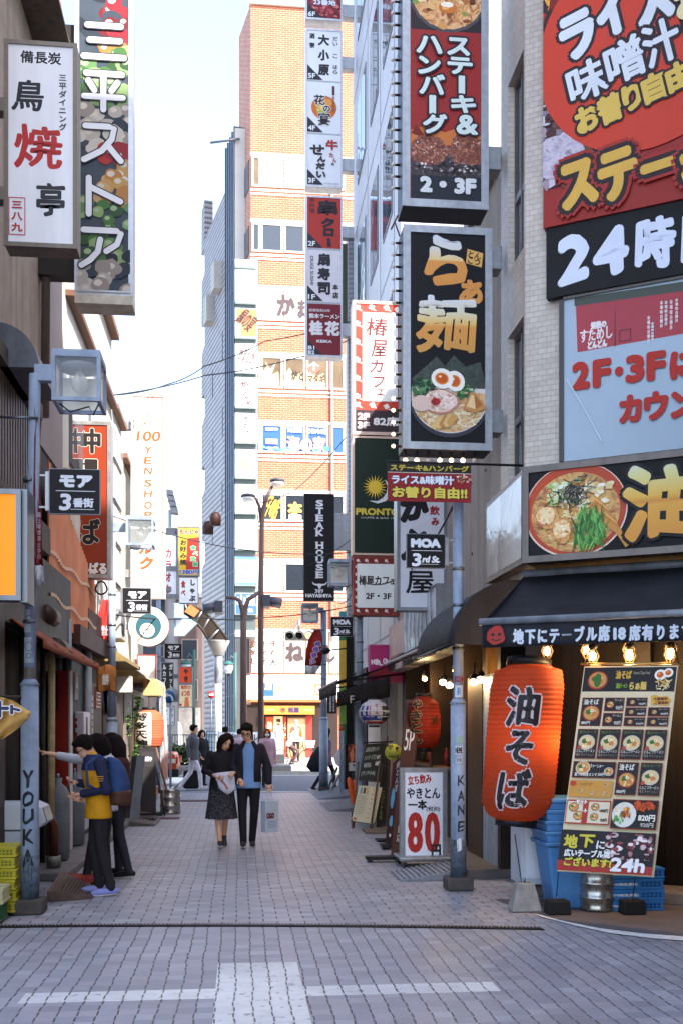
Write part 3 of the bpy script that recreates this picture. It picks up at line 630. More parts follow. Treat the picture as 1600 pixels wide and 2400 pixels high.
tb = MB(); tb.tube([V(LX+.04, 12.15, 16), V(LX+.1, 12.15, 11), V(LX+.06, 12.15, 5.2)], .05, mat('#6f6258')); tb.tube([V(LX+.05, 13.72, 5), V(LX+.05, 13.72, 1)], .05, mat('#8d8478')); tb.build('downpipe', lb)
# ground floor shop front of the stucco building
DW = mat('#2a1c16', .55, .3, 7)
g0 = MB(); g0.box(LX, LX+.1, 7.6, 8.6, 0.1, 3.2, DW).box(LX, LX+.14, 9.55, 9.75, .1, 2.9, DW).box(LX, LX+.12, 11.2, 11.35, .1, 2.9, DW).box(LX, LX+.12, 7.7, 13.6, 2.6, 3.5, DW).build('door_frame', lb)
g0 = MB(); g0.box(LX, LX+.05, 8.62, 9.5, .1, 2.1, mat('#b9bcc0', .5, .2, 4)); g0.build('white_panel', lb)
g0 = MB(); g0.box(LX, LX+.02, 9.8, 11.18, .1, 2.58, mat('#1a1512', .6, .3)).box(LX, LX+.02, 11.4, 13.6, .1, 2.58, mat('#221c1a', .6, .3)); g0.build('dark_front', lb)
st = MB(); st.box(LX, -1.78, 10.9, 22.5, .0, .09, mat('#716b69', .85, .25, 5, bump=.4)); tag(st.build('kerb_step', bevel=.02), kind='structure')
# orange pleated cladding
ORP = m_stripes('orange_corrugated', '#cc8666', '#d8987a', .075, 'y', .5, 0, .45, .3)
oc = thing('orange_cladding', 'orange corrugated plastic cladding with pale wavy bands above the left shops', 'cladding', (LX, 12.2, 2.9))
rws = []
for z in [2.86+i*.155 for i in range(13)]:
    pr = []
    for i in range(57):
        y = 12.1+3.9*i/56; zt = min(z, 4.72-.235*(y-12.1)); pr.append((LX+.10+.016*math.cos(i*math.pi), y, zt))
    rws.append(pr)
MB().sheet(rws, ORP, False).build('sheeting', oc)
for zb_ in (3.12, 3.62):
    m_ = MB(); rw = [[(LX+.121+.014*math.cos(i*math.pi), 12.1+3.8*i/56, zb_+j*.03+.03*math.sin(i*.32)) for i in range(57)] for j in (0, 1.4)]
    m_.sheet(rw, mat('#e6c0a4', .5, .1)); m_.build('pale_band', oc)
MB().box(LX, LX+.1, 12.1, 16, 2.78, 2.86, DW).build('sill', oc)
# white buildings farther down the left row
WH = mat('#c9c3b8', .8, .12, 1.2, grime=.15)
l2 = thing('white_building', 'white rendered building on the left behind the orange vertical sign', 'building', (LX-3, 14, 0))
MB().box(-9, LX, 13.72, 18.9, 0, 8.62, WH).build('wall', l2)
MB().box(-9, LX+.14, 13.72, 18.9, 8.63, 8.74, mat('#7a5c48')).build('roof_edge', l2)
MB().box(LX, LX+.12, 13.9, 18.8, 7.35, 7.43, mat('#6a4a3a')).build('ledge', l2)
for y in (14.2, 16.0): MB().box(LX, LX+.05, y, y+1.3, 5.2, 6.6, m_glass('#5a6068')).build('window', l2)
l3 = thing('white_annex', 'lower white building with slanting glazed eave, left of the tall hundred yen sign', 'building', (LX-3, 19, 0))
MB().box(-9, LX, 18.92, 20.4, 0, 7.4, WH).build('wall', l3); MB().box(-9, LX+.12, 18.92, 20.4, 7.41, 7.5, mat('#7a5c48')).build('roof_edge', l3)
f = MB()
for i in range(4): f.box(LX, LX+.05, 19.0, 20.3, 4.3+i*.75, 4.9+i*.75, m_glass('#8a9096'))
f.build('window', l3)
l4 = thing('cream_building', 'cream low building at the far end of the left row with yellow awning trim', 'building', (LX-3, 21, 0))
MB().box(-9, LX, 20.42, 25.0, 0, 6.9, mat('#c6b9a4', .8, .15, 1.2)).build('wall', l4); MB().box(-9, LX+.12, 20.42, 25, 6.91, 7.0, mat('#7a5c48')).build('roof_edge', l4)
# ground floor of the white buildings: eaves, dark openings, doors
gf = MB(); gf.box(LX, LX+.03, 13.73, 18.89, .1, 2.98, mat('#241c19', .7, .3, 3))
for (y0, y1, z0, z1, c) in [(14.0, 15.6, .1, 2.5, '#1e1816'), (15.9, 17.2, .1, 2.3, '#5a4c3c'), (17.4, 18.8, .1, 2.5, '#241c1a')]: gf.box(LX, LX+.04, y0, y1, z0, z1, mat(c, .6, .3, 4))
gf.build('shop_front', l2)
gf = MB().box(LX, LX+.05, 19.0, 20.3, .1, 2.4, mat('#3a2a22', .6, .3)).build('shop_front', l3)
gf = MB()
for (y0, y1, c) in [(20.5, 22.0, '#7a6c5c'), (22.2, 24.8, '#5a463a')]: gf.box(LX, LX+.05, y0, y1, .1, 2.3, mat(c, .6, .3))
gf.build('shop_front', l4)
ev = MB()
for (y0, y1, z, d, c) in [(17.0, 19.6, 2.75, .45, '#8a7448'), (19.7, 21.6, 2.6, .5, '#a89468'), (21.7, 24.6, 2.5, .6, '#8a8078')]:
    a_ = [(LX, y0, z+.3), (LX+d, y0, z), (LX+d, y0, z-.06), (LX, y0, z-.06)]; ev.prism(a_, (0, y1-y0, 0), mat(c, .7, .25, 5)); 
ev.build('eave', l4)

# ================================================================ right row
TILE = m_bricks('beige_tile', '#c6bbb0', '#b8aca0', '#a79d93', .105, .052, .0045, 'x', .55, .5, .22, .4, (.854, -1.0, 0))
K = V(2.75, 9.7, 0); CD = V(.854, -.520, 0); CN = V(-.520, -.854, 0)
def CH(u, v, off=0):
    p = onpl(u, v, K+CN*off, CN); return (p-K).dot(CD), p.z
def cbox(u0, v0, u1, v1, off=0):
    uc = (u0+u1)/2; return (CH(u0, v0, off)[0], -CH(uc, v0, off)[1], CH(u1, v0, off)[0], -CH(uc, v1, off)[1])
def cp(s, z, off=0): return K+CD*s+CN*off+V(0, 0, z)
def chex(s0, s1, z0, z1, o0, o1, m, mb=None):
    return (mb or MB()).hexa([cp(s0, z0, o0), cp(s1, z0, o0), cp(s1, z1, o0), cp(s0, z1, o0)], [cp(s0, z0, o1), cp(s1, z0, o1), cp(s1, z1, o1), cp(s0, z1, o1)], m)
rc = thing('tiled_building', 'beige tiled corner building on the right carrying the big steak and noodle signs', 'building', (K.x+2, K.y, 0))
Y1 = 10.62; ywa, ywb = onx(1226, 300, K.x).y, onx(1189, 300, K.x).y
zt1, zb1 = onx(1205, 165, K.x).z, onx(1205, 615, K.x).z; zt2, zb2 = onx(1212, 760, K.x).z, onx(1212, 1120, K.x).z
f = MB(); f.box(K.x, K.x+.22, 9.70, ywa, 2.6, 10.6, TILE).box(K.x, K.x+.22, ywb, Y1, 2.6, 10.6, TILE)
for a_, b_ in ((2.6, zb2), (zt2, zb1), (zt1, 10.6)): f.box(K.x, K.x+.22, ywa, ywb, a_, b_, TILE)
f.add([cp(0, 2.9), cp(7, 2.9), cp(7, 10.6), cp(0, 10.6)], [(0, 1, 2, 3)], TILE)
f.quad((K.x, Y1, 2.6), (12, Y1, 2.6), (12, Y1, 10.6), (K.x, Y1, 10.6), TILE)
f.build('wall', rc)
MB().box(K.x+.222, 12, 10.32, 10.6, .1, 10.5, mat('#2a2624')).build('core_wall', rc)
for z0, z1, zm in ((zb1, zt1, zb1+(zt1-zb1)*.36), (zb2, zt2, zb2+(zt2-zb2)*.4)):
    o = MB(); fm = mat('#5a554f', .5, .2)
    o.box(K.x+.07, K.x+.13, ywa, ywa+.04, z0, z1, fm).box(K.x+.07, K.x+.13, ywb-.04, ywb, z0, z1, fm).box(K.x+.07, K.x+.13, ywa+.04, ywb-.04, z0, z0+.05, fm).box(K.x+.07, K.x+.13, ywa+.04, ywb-.04, z1-.05, z1, fm)
    o.box(K.x+.06, K.x+.14, (ywa+ywb)/2-.02, (ywa+ywb)/2+.02, z0+.05, z1-.05, fm).box(K.x+.065, K.x+.125, ywa+.04, ywb-.04, zm, zm+.07, ALU)
    o = o.build('window', rc); MB().box(K.x+.09, K.x+.1, ywa+.04, ywb-.04, z0+.05, z1-.05, m_glass('#46566a', .03)).build('pane', o)
# dark ground floor of the corner shop
WD = m_stripes('dark_planks', '#0a0706', '#120d0b', .11, 'x', .12, .02, .5, .02, (.854, -.52, 0))
gf = MB(); chex(.15, 7, .12, 2.9, -.3, -.42, WD, gf); chex(.0, .16, .12, 2.9, -.02, -.42, mat('#140d0b', .5, .3), gf); chex(1.02, 1.16, .12, 2.9, -.1, -.32, mat('#140d0b', .5, .3), gf); gf.build('shop_front', rc)
gs = MB(); chex(-.05, 7, 0, .12, .12, -.5, mat('#6a6462', .85, .25, 5, bump=.4), gs); tag(gs.build('shop_step', bevel=.015), kind='structure')
# low restaurant building
R2Z = 7.55
lr = thing('low_restaurant', 'low dark grilled-pork bar building with warm lit front behind the price board', 'building', (4, 14, 0))
PLK = m_stripes('warm_planks', '#5a3d22', '#6f502e', .14, 'y', .1, 0, .5, .02)
MB().box(K.x, 11, 10.63, 17.3, 3.1, R2Z, mat('#a6a09a', .8, .15, 4, grime=.25)).build('upper_wall', lr)
MB().box(K.x-.06, 11.1, 10.63, 17.32, R2Z+.001, R2Z+.12, mat('#8a8682')).build('roof', lr)
f = MB(); f.box(K.x+.35, 4, 10.7, 17.2, .08, 3.09, PLK); f.build('inner_wall', lr)
for y, wd in ((10.64, .12), (12.7, .1), (14.6, .12), (16.9, .3)): MB().box(K.x, K.x+.3, y, y+wd, .05, 3.09, mat('#2b211c', .5, .3)).build('post', lr)
f = MB(); f.box(K.x+.02, K.x+.06, 10.8, 11.5, .1, 2.2, paint_metal('#9aa3ae')).box(K.x+.02, K.x+.06, 11.55, 12.3, .1, 2.2, mat('#4a3a2c', .5, .3)); f.build('door', lr)
MB().box(K.x-.35, K.x+.4, 10.63, 17.3, .0, .1, mat('#5f5a58', .85, .25, 5)).build('step', lr)
f = MB()
for i in range(40): y = 10.75+R.random()*6.2; z = 3.5+R.random()*3.6; f.box(K.x-.012, K.x-.001, y, y+.03, z, z+.03, mat('#5a5048'))
f.build('tie_anchor', lr)
for y0, z0, h_, c in ((11.2, 1.5, .5, '#c8c0a8'), (12.9, 1.3, .6, '#d0ccc4'), (13.6, 1.6, .4, '#b89a50'), (15.2, 1.4, .6, '#c4b8a0')):
    o = MB().box(K.x+.335, K.x+.349, y0, y0+.35, z0, z0+h_, mat(c, .6, .3, 9)).build('wall_menu', lr); f = MB()
    for k in range(5): f.box(K.x+.331, K.x+.334, y0+.04, y0+.04+R.uniform(.15, .27), z0+h_*(.82-.16*k), z0+h_*(.88-.16*k), mat('#5a2a20'))
    f.build('lettering', o)
f = MB(); f.box(K.x+.1, K.x+.35, 12.85, 16.6, .1, 1.02, mat('#3a281a', .5, .3, 5)); f.box(K.x+.02, K.x+.35, 12.85, 16.6, 1.021, 1.06, mat('#6a4a2c', .4, .3, 5)); f.build('counter', lr)
f = MB(); rb_ = random.Random(5)
for k in range(16): y = 12.95+k*.22; f.lathe([(.035, 0), (.036, .14), (.014, .2), (.013, .25)], (K.x+.2+rb_.uniform(-.05, .05), y, 1.062), mat(rb_.choice(['#2a3a20', '#5a2c14', '#b8b4a0', '#1e1a18', '#8a2a20']), .2), 8)
f.build('bottle_row', lr); bpy.data.objects['bottle_row']['kind'] = 'stuff'
# white panel tower
WP = mat('#b3b6bd', .45, .08, 1.5, grime=.12)
wp = thing('white_panel_building', 'tall pale panelled building in the middle of the right row behind the floor guide sign', 'building', (5, 18, 0))
ys, ye = 17.35, 24.7
MB().box(K.x, 11, ys, ye, 0, 24, WP).build('wall', wp)
for i in range(7):
    z = 4.2+i*3.35
    for y, ww in ((18.3, 1.2), (20.2, 1.2), (22.2, 1.5)):
        f = MB(); f.box(K.x-.02, K.x-.0005, y, y+ww, z, z+1.9, mat('#7d848e', .4)); o = f.build('window', wp)
        MB().box(K.x-.026, K.x-.021, y+.05, y+ww*.5-.03, z+.05, z+1.85, m_glass('#3a4654', .04)).box(K.x-.026, K.x-.021, y+ww*.5+.03, y+ww-.05, z+.05, z+1.85, m_glass('#4a5868', .04)).build('pane', o)
f = MB()
for i in range(8): z = 3.3+i*3.35; f.box(K.x-.006, K.x-.0004, ys, ye, z, z+.04, mat('#8a8d94'))
for y in (18.1, 19.9, 21.9): f.box(K.x-.007, K.x-.0004, y, y+.04, 3, 24, mat('#8a8d94'))
f.build('panel_joint', wp)
f = MB()
for (y0, y1, c) in [(17.4, 18.6, '#b0a898'), (18.7, 19.4, '#8a8078'), (19.6, 21.5, '#d0cbc0'), (21.8, 24.6, '#2a2424')]: f.box(K.x-.05, K.x-.001, y0, y1, .1, 2.9, mat(c, .6, .25, 3))
f.build('shop_front', wp)
# dark corner at the end of the right row
ec = thing('corner_shop', 'dark shop at the far end of the right row with a striped colour panel', 'building', (4, 26, 0))
MB().box(2.55, 11, 24.72, 25.25, 0, 3.9, mat('#1c1a1c', .5, .2)).build('wall', ec)
MB().box(2.62, 11, 24.72, 25.2, 3.91, 13.6, m_stripes('grey_corrugated', '#8a8d92', '#a6a9ae', .12, 'z', .5, 0, .5, .2)).build('upper_wall', ec)
f = MB(); tw = [('#3a8a9a', .35), ('#2f6a40', .35), ('#c8a040', 1.1), ('#7aa048', .9), ('#2f6a40', .5)]; z = 4.4
pc = MB()
for c, h in tw: pc.box(2.40, 2.54, 24.4, 24.7, z-h, z-.004, mat(c, .5)); z -= h
tag(pc.build('colour_panel'), 'narrow upright panel of blue, green and yellow bands at the far right corner', 'sign')
f = MB(); a_ = at(803, 0, 24.5).x; f.box(at(806, 0, 24.5).x, at(823, 0, 24.5).x, 24.9, 25.2, at(800, 756, 24.5).z, at(800, 552, 24.5).z, mat('#5a5a4a', .6, .2)); f.build('louvre', ec)
# unseen block behind the camera, added to keep the crossing in shade
r = thing('shade_block', 'tall plain unseen block behind the viewpoint on the right, sized to shade the crossing', 'building', (12, -5, 0))
MB().box(2.8, 26, -16, 2.9, 0, 20.5, mat('#8d8a86', .8, .1)).build('wall', r)
for i in range(5):
    for j in range(5): MB().box(4+j*4.3, 7+j*4.3, 2.901, 2.93, 1.2+i*3.7, 3.2+i*3.7, m_glass('#3a4654')).build('window', r)
# ================================================================ signs, left row
def m_grad(z0, z1, stops):
    m = bpy.data.materials.new('printed_gradient'); m.use_nodes = True; t = m.node_tree; b = t.nodes['Principled BSDF']
    g = t.nodes.new('ShaderNodeNewGeometry'); s = t.nodes.new('ShaderNodeSeparateXYZ'); r = t.nodes.new('ShaderNodeMapRange'); c = t.nodes.new('ShaderNodeValToRGB')
    t.links.new(g.outputs['Position'], s.inputs[0]); t.links.new(s.outputs[2], r.inputs[0]); r.inputs[1].default_value = z0; r.inputs[2].default_value = z1; t.links.new(r.outputs[0], c.inputs[0])
    e = c.color_ramp; e.elements[0].position, e.elements[0].color = stops[0][0], lin(stops[0][1]); e.elements[1].position, e.elements[1].color = stops[-1][0], lin(stops[-1][1])
    for p, h in stops[1:-1]: x = e.elements.new(p); x.color = lin(h)
    t.links.new(c.outputs[0], b.inputs['Base Color']); b.inputs['Roughness'].default_value = .5; return m
DIRT = metal('#7d756c', .6)
P = cabinet('shop_sign', 'white box sign in black and red brush characters for grilled chicken, upper left', 'sign', 11, 93, 181, 583, 9.5, .22, DIRT, .035, mat('#e4e5ea', .45, .08, 1.5, grime=.1), brackets=[])
P.text('備長炭', 48, 115, 144, 146, '#26262c', .9, jag=.03); P.text('鳥', 30, 185, 104, 260, '#26262c', 2.0, jag=.04, shear=.1); P.text('焼', 33, 290, 148, 397, '#b02a28', 3.0, jag=.06); P.text('亭', 85, 429, 154, 510, '#26262c', 2.4, jag=.05)
P.glyphs('三平ダイニング', 137, 166, 158, 304, '#3a3a42', .5, vert=True)
P.frame(21, 467, 60, 557, 2, '#b02a28', 'lettering'); P.glyphs('三八九', 24, 472, 57, 552, '#b02a28', .9, vert=True, fill=.8)
P.done(P.root); x0, x1, z0, z1 = P.box
for z in (z1-.55, z0+.5): MB().box(LX, x0, 9.55, 9.68, z-.06, z+.06, DIRT).build('bracket', P.root)
# green-grocer sign with a vegetable photograph
P = cabinet('store_sign', 'tall box sign with white katakana over a photo of vegetables, upper left', 'sign', 176, -60, 312, 694, 12, .3, metal('#b8bcc2'), .05, mat('#3a4450', .5))
rr = random.Random(3); VG = [['#3f6a34', '#587f48', '#2c4c2a', '#7f9a62'], ['#a8a29a', '#bab4ac', '#8f8680'], ['#8a1c28', '#6a141e', '#a02c2c'], ['#b08a50', '#b89468', '#a8743c'], ['#1c2430', '#26303c', '#343c48']]
P.clip = (182, -55, 306, 684)
seq = [(-40, 4), (20, 2), (60, 4), (60, 2), (110, 3), (140, 0), (190, 0), (230, 0), (275, 1), (310, 4), (330, 1), (370, 2), (410, 3), (450, 3), (500, 0), (540, 0), (585, 0), (620, 4), (650, 1), (680, 1)]
for v, k in seq:
    for i in range(7):
        x = rr.uniform(182, 306) if k not in (2, 3) else rr.uniform(240, 306); y = v+rr.uniform(-24, 24); s = rr.uniform(14, 26); c = rr.choice(VG[k])
        blob(P, x, y, s, s*.85, c, .2, 14, rr.random()*20); blob(P, x-s*.25, y-s*.25, s*.45, s*.35, mat('#94a884' if k == 0 else '#c8c0b4', .5), .2, 10, 2) if rr.random() < .6 and k != 4 else None
P.clip = None
O5 = ('#3c3a40', 2.2); WHT = mat('#dcdfe6', .5, .05, 2)
CHB = [[[(206, 58), (284, 58)], [(211, 93), (282, 93)], [(197, 132), (291, 132)]], [[(203, 172), (287, 172)], [(208, 190), (222, 212)], [(276, 192), (262, 212)], [(198, 227), (289, 227)], [(243, 176), (243, 257)]],
    [[(201, 297), (256, 297), (268, 302), (263, 326), (240, 354), (198, 377)], [(252, 340), (284, 377)]], [[(209, 420), (209, 505)], [(211, 441), (283, 473)]], [[(197, 543), (274, 543), (284, 550), (275, 575), (250, 592)], [(236, 565), (230, 594), (212, 614), (192, 627)]]]
for grp in CHB:
    for ww, c in ((19.5, mat('#35343a')), (14, WHT)):
        for pts in grp:
            P.stroke(pts, ww, c, 'lettering')
            for q in pts: P.ell(q[0], q[1], ww/2, ww/2, c, 'lettering', 12)
P.rect(180, 688, 308, 690, '#9a948c', 'lettering'); P.done(P.root); x0, x1, z0, z1 = P.box
MB().box(x0, x1, 11.98, 12.3, z0-.11, z0-.005, mat('#c8c2b4', .7, .3, 8)).build('skirt', P.root)
for z in (z0+.35, z0+1.5, z0+3.0): MB().box(LX, x0, 12.05, 12.25, z-.12, z+.12, DARK).build('bracket', P.root)
# orange vertical sign
P = cabinet('noodle_sign', 'orange upright sign in black characters for noodles, behind the front left lamp pole', 'sign', 152, 986, 260, 1354, 15.2, .3, metal('#a8a4a0'), .05, mat('#8a3012', .5, .08, 1), brackets=[])
o = ('#e8dccb', 1.0)
P.text('沖', 176, 1002, 237, 1062, '#231a18', 2.4, o); P.text('縄', 175, 1072, 234, 1132, '#231a18', 2.4, o); P.text('そ', 178, 1145, 235, 1200, '#231a18', 2.4, o); P.text('ば', 177, 1215, 236, 1277, '#231a18', 2.4, o)
P.text('やんばる', 166, 1318, 251, 1346, '#e8e2da', 1.6, ('#3a2a24', 1.2)); P.done(P.root); x0, x1, z0, z1 = P.box
for v in (1053, 1300): z = at(150, v, 15.2).z; MB().box(LX, x0, 15.25, 15.45, z-.12, z+.12, ALU).build('bracket', P.root)
# hundred yen shop sign
P = cabinet('yen_shop_sign', 'tall slim white sign with orange border reading 100 YEN SHOP', 'sign', 308, 925, 387, 1402, 21, .28, mat('#d6d3cc', .5), .03, mat('#e8e6e2', .5, .05))
OR = '#b8552a'
P.frame(313, 929, 383, 1396, 2.2, OR, 'lettering')
P.stroke([(330, 990), (340, 992), (350, 984)], [1, 4, 1], OR, 'lettering'); P.stroke([(334, 970), (336, 980), (344, 984)], [1, 4, 1], '#d8a050', 'lettering'); P.stroke([(356, 966), (346, 970), (344, 980)], [1, 3, 1], OR, 'lettering')
P.text('100', 321, 1009, 377, 1034, OR, 1.2, shear=.15)
for ch, a_ in zip('YENSHOP', (1045, 1069, 1094, 1123, 1148, 1175, 1198)): P.text(ch, 338, a_, 357, a_+18, OR, .9, shear=.12)
for ch, a_ in zip('シルク', (1228, 1268, 1304)): P.text(ch, 328, a_, 359, a_+32, OR, 2, shear=.2)
P.text('Produced', 323, 1347, 364, 1354, '#c88a50', .2); P.text('by WATTS', 326, 1360, 364, 1367, '#c88a50', .2); P.done(P.root); x0, x1, z0, z1 = P.box
for z in (z0+.5, z1-.6): MB().box(LX, x0, 21.05, 21.2, z-.08, z+.08, ALU).build('bracket', P.root)
# round clock sign
q = at(349, 1468, 19); r = thing('round_sign', 'round white and teal box sign with a clock dial under the hundred yen sign', 'sign', (q.x, 19, q.z-.37))
MB().lathe([(.36, 0), (.365, .02), (.365, .26), (.36, .28)], (q.x, 19.28, q.z), mat('#9a3a30', .5), 40, 'y').build('cabinet', r)
P = Paint((q.x, 18.998, q.z), (.0079, 0, 0), (0, 0, -.0079), (0, -1, 0), 349, 1468)
P.ell(349, 1468, 46, 46, mat('#d6d2ca', .5), 'face', 40); P.ring(349, 1468, 43, 43, 1.2, '#b87a60'); P.ring(349, 1468, 31, 31, 1.4, '#c89a80')
for i in range(30):
    t = 2*math.pi*i/30; P.text('OPEN7SPACE0'[i % 11], 349+37*math.cos(t)-2.4, 1468+37*math.sin(t)-2.6, 349+37*math.cos(t)+2.4, 1468+37*math.sin(t)+2.6, '#c89878', .3, rot=t+math.pi/2)
P.ell(349, 1468, 29, 29, '#2f5660', 'picture', 32); P.ell(346, 1477, 17, 16.5, '#dcd8d2', 'picture', 24)
for i in range(16): t = 2*math.pi*i/16; P.stroke([(346+9*math.cos(t), 1477+9*math.sin(t)), (346+14*math.cos(t), 1477+14*math.sin(t))], 2, '#2a2a30')
P.stroke([(346, 1477), (352, 1471)], 1.6, '#2a2a30'); P.stroke([(346, 1477), (338, 1475)], 1.6, '#2a2a30'); P.done(r)
MB().box(LX, q.x-.3, 19.06, 19.2, q.z-.05, q.z+.05, ALU).build('bracket', r)
# orange lit panel at the left edge
q0, q1 = at(-40, 1152, 8.3), at(45, 1402, 8.3)
r = thing('light_box', 'glowing plain orange light box in a grey frame at the left edge', 'sign', (q1.x, 8.3, q1.z))
MB().box(-2.6, q1.x, 8.31, 8.6, q1.z, q0.z, STEEL).build('cabinet', r); MB().box(-2.6, q1.x-.02, 8.29, 8.309, q1.z+.02, q0.z-.02, mat('#c86a10', .5, .1, 1, emit=.25)).build('face', r)
f = MB(); f.box(-2.6, q1.x+.02, 8.27, 8.312, q0.z-.02, q0.z+.02, STEEL).box(-2.6, q1.x+.02, 8.27, 8.312, q1.z-.02, q1.z+.02, STEEL).box(q1.x-.02, q1.x+.02, 8.27, 8.312, q1.z+.02, q0.z-.02, STEEL)
f.box(q1.x+.0, q1.x+.06, 8.32, 8.6, q1.z-.03, q0.z+.03, STEEL); f.build('frame', r)

# ---------------------------------------------------------------- street name plates
def plate(label, u0, v0, u1, v1, Y, en, side):
    a, b = at(u0, v0, Y), at(u1, v1, Y)
    r = thing('street_name_plate', label, 'street sign', ((a.x+b.x)/2, Y, b.z), 'street name plates on the lamp poles')
    MB().box(a.x, b.x, Y, Y+.03, b.z, a.z, mat('#8d8f96', .5)).build('plate', r, .004)
    P = Paint((a.x, Y, a.z), ((b.x-a.x)/120, 0, 0), (0, 0, -(a.z-b.z)/110), (0, -1, 0), 0, 0)
    P.rect(2, 2, 118, 108, mat('#131115', .6, .12, 6), 'face'); W = '#d8dbe2'
    P.rect(16, 53, 108, 54.5, W, 'lettering')
    if en: P.text('MOA', 14, 15, 106, 45, W, 3.2); P.text('3', 18, 62, 46, 104, W, 2.2, shear=.08); P.text('rd St.', 50, 70, 104, 92, W, 1.6, shear=.2); P.rect(18, 96, 98, 97.2, W, 'lettering')
    else: P.text('モア', 24, 15, 102, 46, W, 2.8); P.text('3', 25, 60, 52, 101, W, 2.0, shear=.08); P.text('番街', 56, 70, 104, 93, W, 1.0); P.rect(50, 97, 106, 98.2, W, 'lettering')
    P.done(r)
    xs = (b.x, b.x+.16) if side > 0 else (a.x-.16, a.x)
    f = MB()
    for z in (b.z+.06, a.z-.06): f.box(xs[0], xs[1], Y+.008, Y+.022, z-.008, z+.008, ALU)
    xx = b.x if side > 0 else a.x-.03
    f.box(xx, xx+.03, Y-.004, Y+.034, b.z+.03, a.z-.03, ALU); f.build('bracket', r); return r
plate('black plate with Japanese lettering fixed to the tagged front pole at the left', 115, 1097, 236, 1207, 9.07, 0, -1)
plate('black plate with Japanese lettering beneath the hundred yen sign', 287, 1377, 355, 1439, 16.7, 0, -1)
plate('smallest black plate with Japanese lettering, above the blue arrow sign', 386, 1508, 427, 1545, 25.6, 0, -1)
plate('black plate with English lettering in front of the white upright brush sign', 951, 1250, 1043, 1333, 9.95, 1, 1)
plate('smaller black plate with English lettering right of the red flag', 775, 1445, 827, 1492, 17.8, 1, 1)

# ================================================================ signs, right row
rr = random.Random(11)
P = cabinet('steakhouse_sign', 'tall red box sign with white katakana between rice bowl and hamburger steak photos', 'sign', 943, -40, 1143, 492, 10.3, .34, metal('#aeb2b8', .4), .075, mat('#9a2a28', .5, .08, 1), side=mat('#3a3c44', .5), brackets=[(360, 1178, .24)])
P.rect(962, -30, 1137, 68, '#2a2226', 'picture'); P.ell(1049, -20, 92, 92, '#4a4a50'); P.ell(1049, -22, 86, 86, m_food(['#4a2414', '#a86434', '#d89a58', '#e8c090', '#8a4a20'], 12)); P.clip = (962, -30, 1137, 68)
speckle(P, 1049, -20, 80, 78, ['#c8894c', '#b46c38', '#e0b070', '#8a4a28', '#d89a58', '#f0cfa0', '#7a9a4a', '#6a3820'], 60, 4, 12, rr, 9)
P.ell(1048, 12, 22, 14, '#c8752c'); P.ell(1046, 5, 15, 7, '#f4ead8'); P.ell(1042, 14, 8, 4, '#e8a860'); P.clip = (962, 285, 1137, 420)
P.rect(962, 395, 1137, 474, '#23262e', 'picture'); P.poly([(962, 310), (1000, 296), (1040, 312), (1090, 292), (1137, 322), (1137, 340), (962, 345)], '#c8743c'); P.poly([(962, 318), (975, 296), (1000, 330)], '#7a241c')
P.rect(962, 345, 1137, 418, m_food(['#0c0a0c', '#1e181a', '#3a3034', '#8a7a80'], 14), 'picture')
for (x, y, rx, ry) in ((1003, 358, 46, 36), (1095, 352, 50, 36)):
    blob(P, x, y, rx, ry, m_food(['#1c0a08', '#5a2418', '#7a3826', '#a8664c', '#e0b8a0'], 16), .25, 24, x); speckle(P, x-6, y-10, rx*.6, ry*.45, ['#c89478', '#e8d0c0', '#a86248'], 26, 1, 3, rr, 6)
speckle(P, 1050, 395, 70, 14, ['#d8d0d0', '#3a2a30', '#8a7a80', '#1a1618'], 60, 1.5, 5, rr, 6); P.clip = None
P.rect(962, 418, 1137, 474, mat('#262a33', .5), 'picture'); ob = [('#26222a', 4.5)]
for ch, bx in zip('ステーキ&', ((1045, 83, 1100, 127), (1046, 130, 1106, 172), (1072, 174, 1088, 219), (1054, 221, 1114, 265), (1067, 268, 1119, 316))): P.text(ch, *bx, '#d4e0dc', 2.6, ob, turn=ch == 'ー')
for ch, bx in zip('ハンバーグ', ((973, 84, 1035, 127), (977, 133, 1031, 177), (980, 175, 1041, 225), (1003, 226, 1020, 272), (988, 270, 1046, 319))): P.text(ch, *bx, '#d4e0dc', 2.6, ob, turn=ch == 'ー')
P.text('2・3F', 982, 421, 1114, 460, '#d8dadc', 3.2); P.done(P.root); steak = P
P = cabinet('ramen_sign', 'tall black box sign with golden brush characters above a ramen bowl photo', 'sign', 945, 527, 1151, 1056, 10.3, .34, metal('#aeb2b8', .4), .07, mat('#111016', .6, .15, 1), side=mat('#26262c', .5), brackets=[(595, 1180, .24), (982, 1182, .24)])
G1 = m_grad(at(1000, 668, 10.3).z, at(1000, 548, 10.3).z, [(0, '#d08a3a'), (.48, '#d8903e'), (.5, '#e2c07c'), (.75, '#d4d2cc'), (1, '#d4d8e0')])
G2 = m_grad(at(1000, 826, 10.3).z, at(1000, 690, 10.3).z, [(0, '#c8903e'), (.45, '#d8903e'), (.52, '#e0b868'), (.7, '#d8cfae'), (1, '#d4d8e0')])
P.text('ら', 992, 546, 1094, 668, G1, 6.5, jag=.09); P.text('ぁ', 1074, 650, 1130, 708, G1, 3.6, jag=.08); P.text('麺', 973, 690, 1116, 828, G2, 3.6, jag=.06)
P.poly([(1094, 577), (1131, 586), (1127, 620), (1090, 611)], '#d8a45a', 'lettering'); P.text('とん', 1096, 584, 1126, 600, '#2a2420', .6, rot=.22); P.text('こつ', 1095, 599, 1124, 614, '#2a2420', .6, rot=.22)
NO = ['#26302a', '#2c3830', '#303a34']
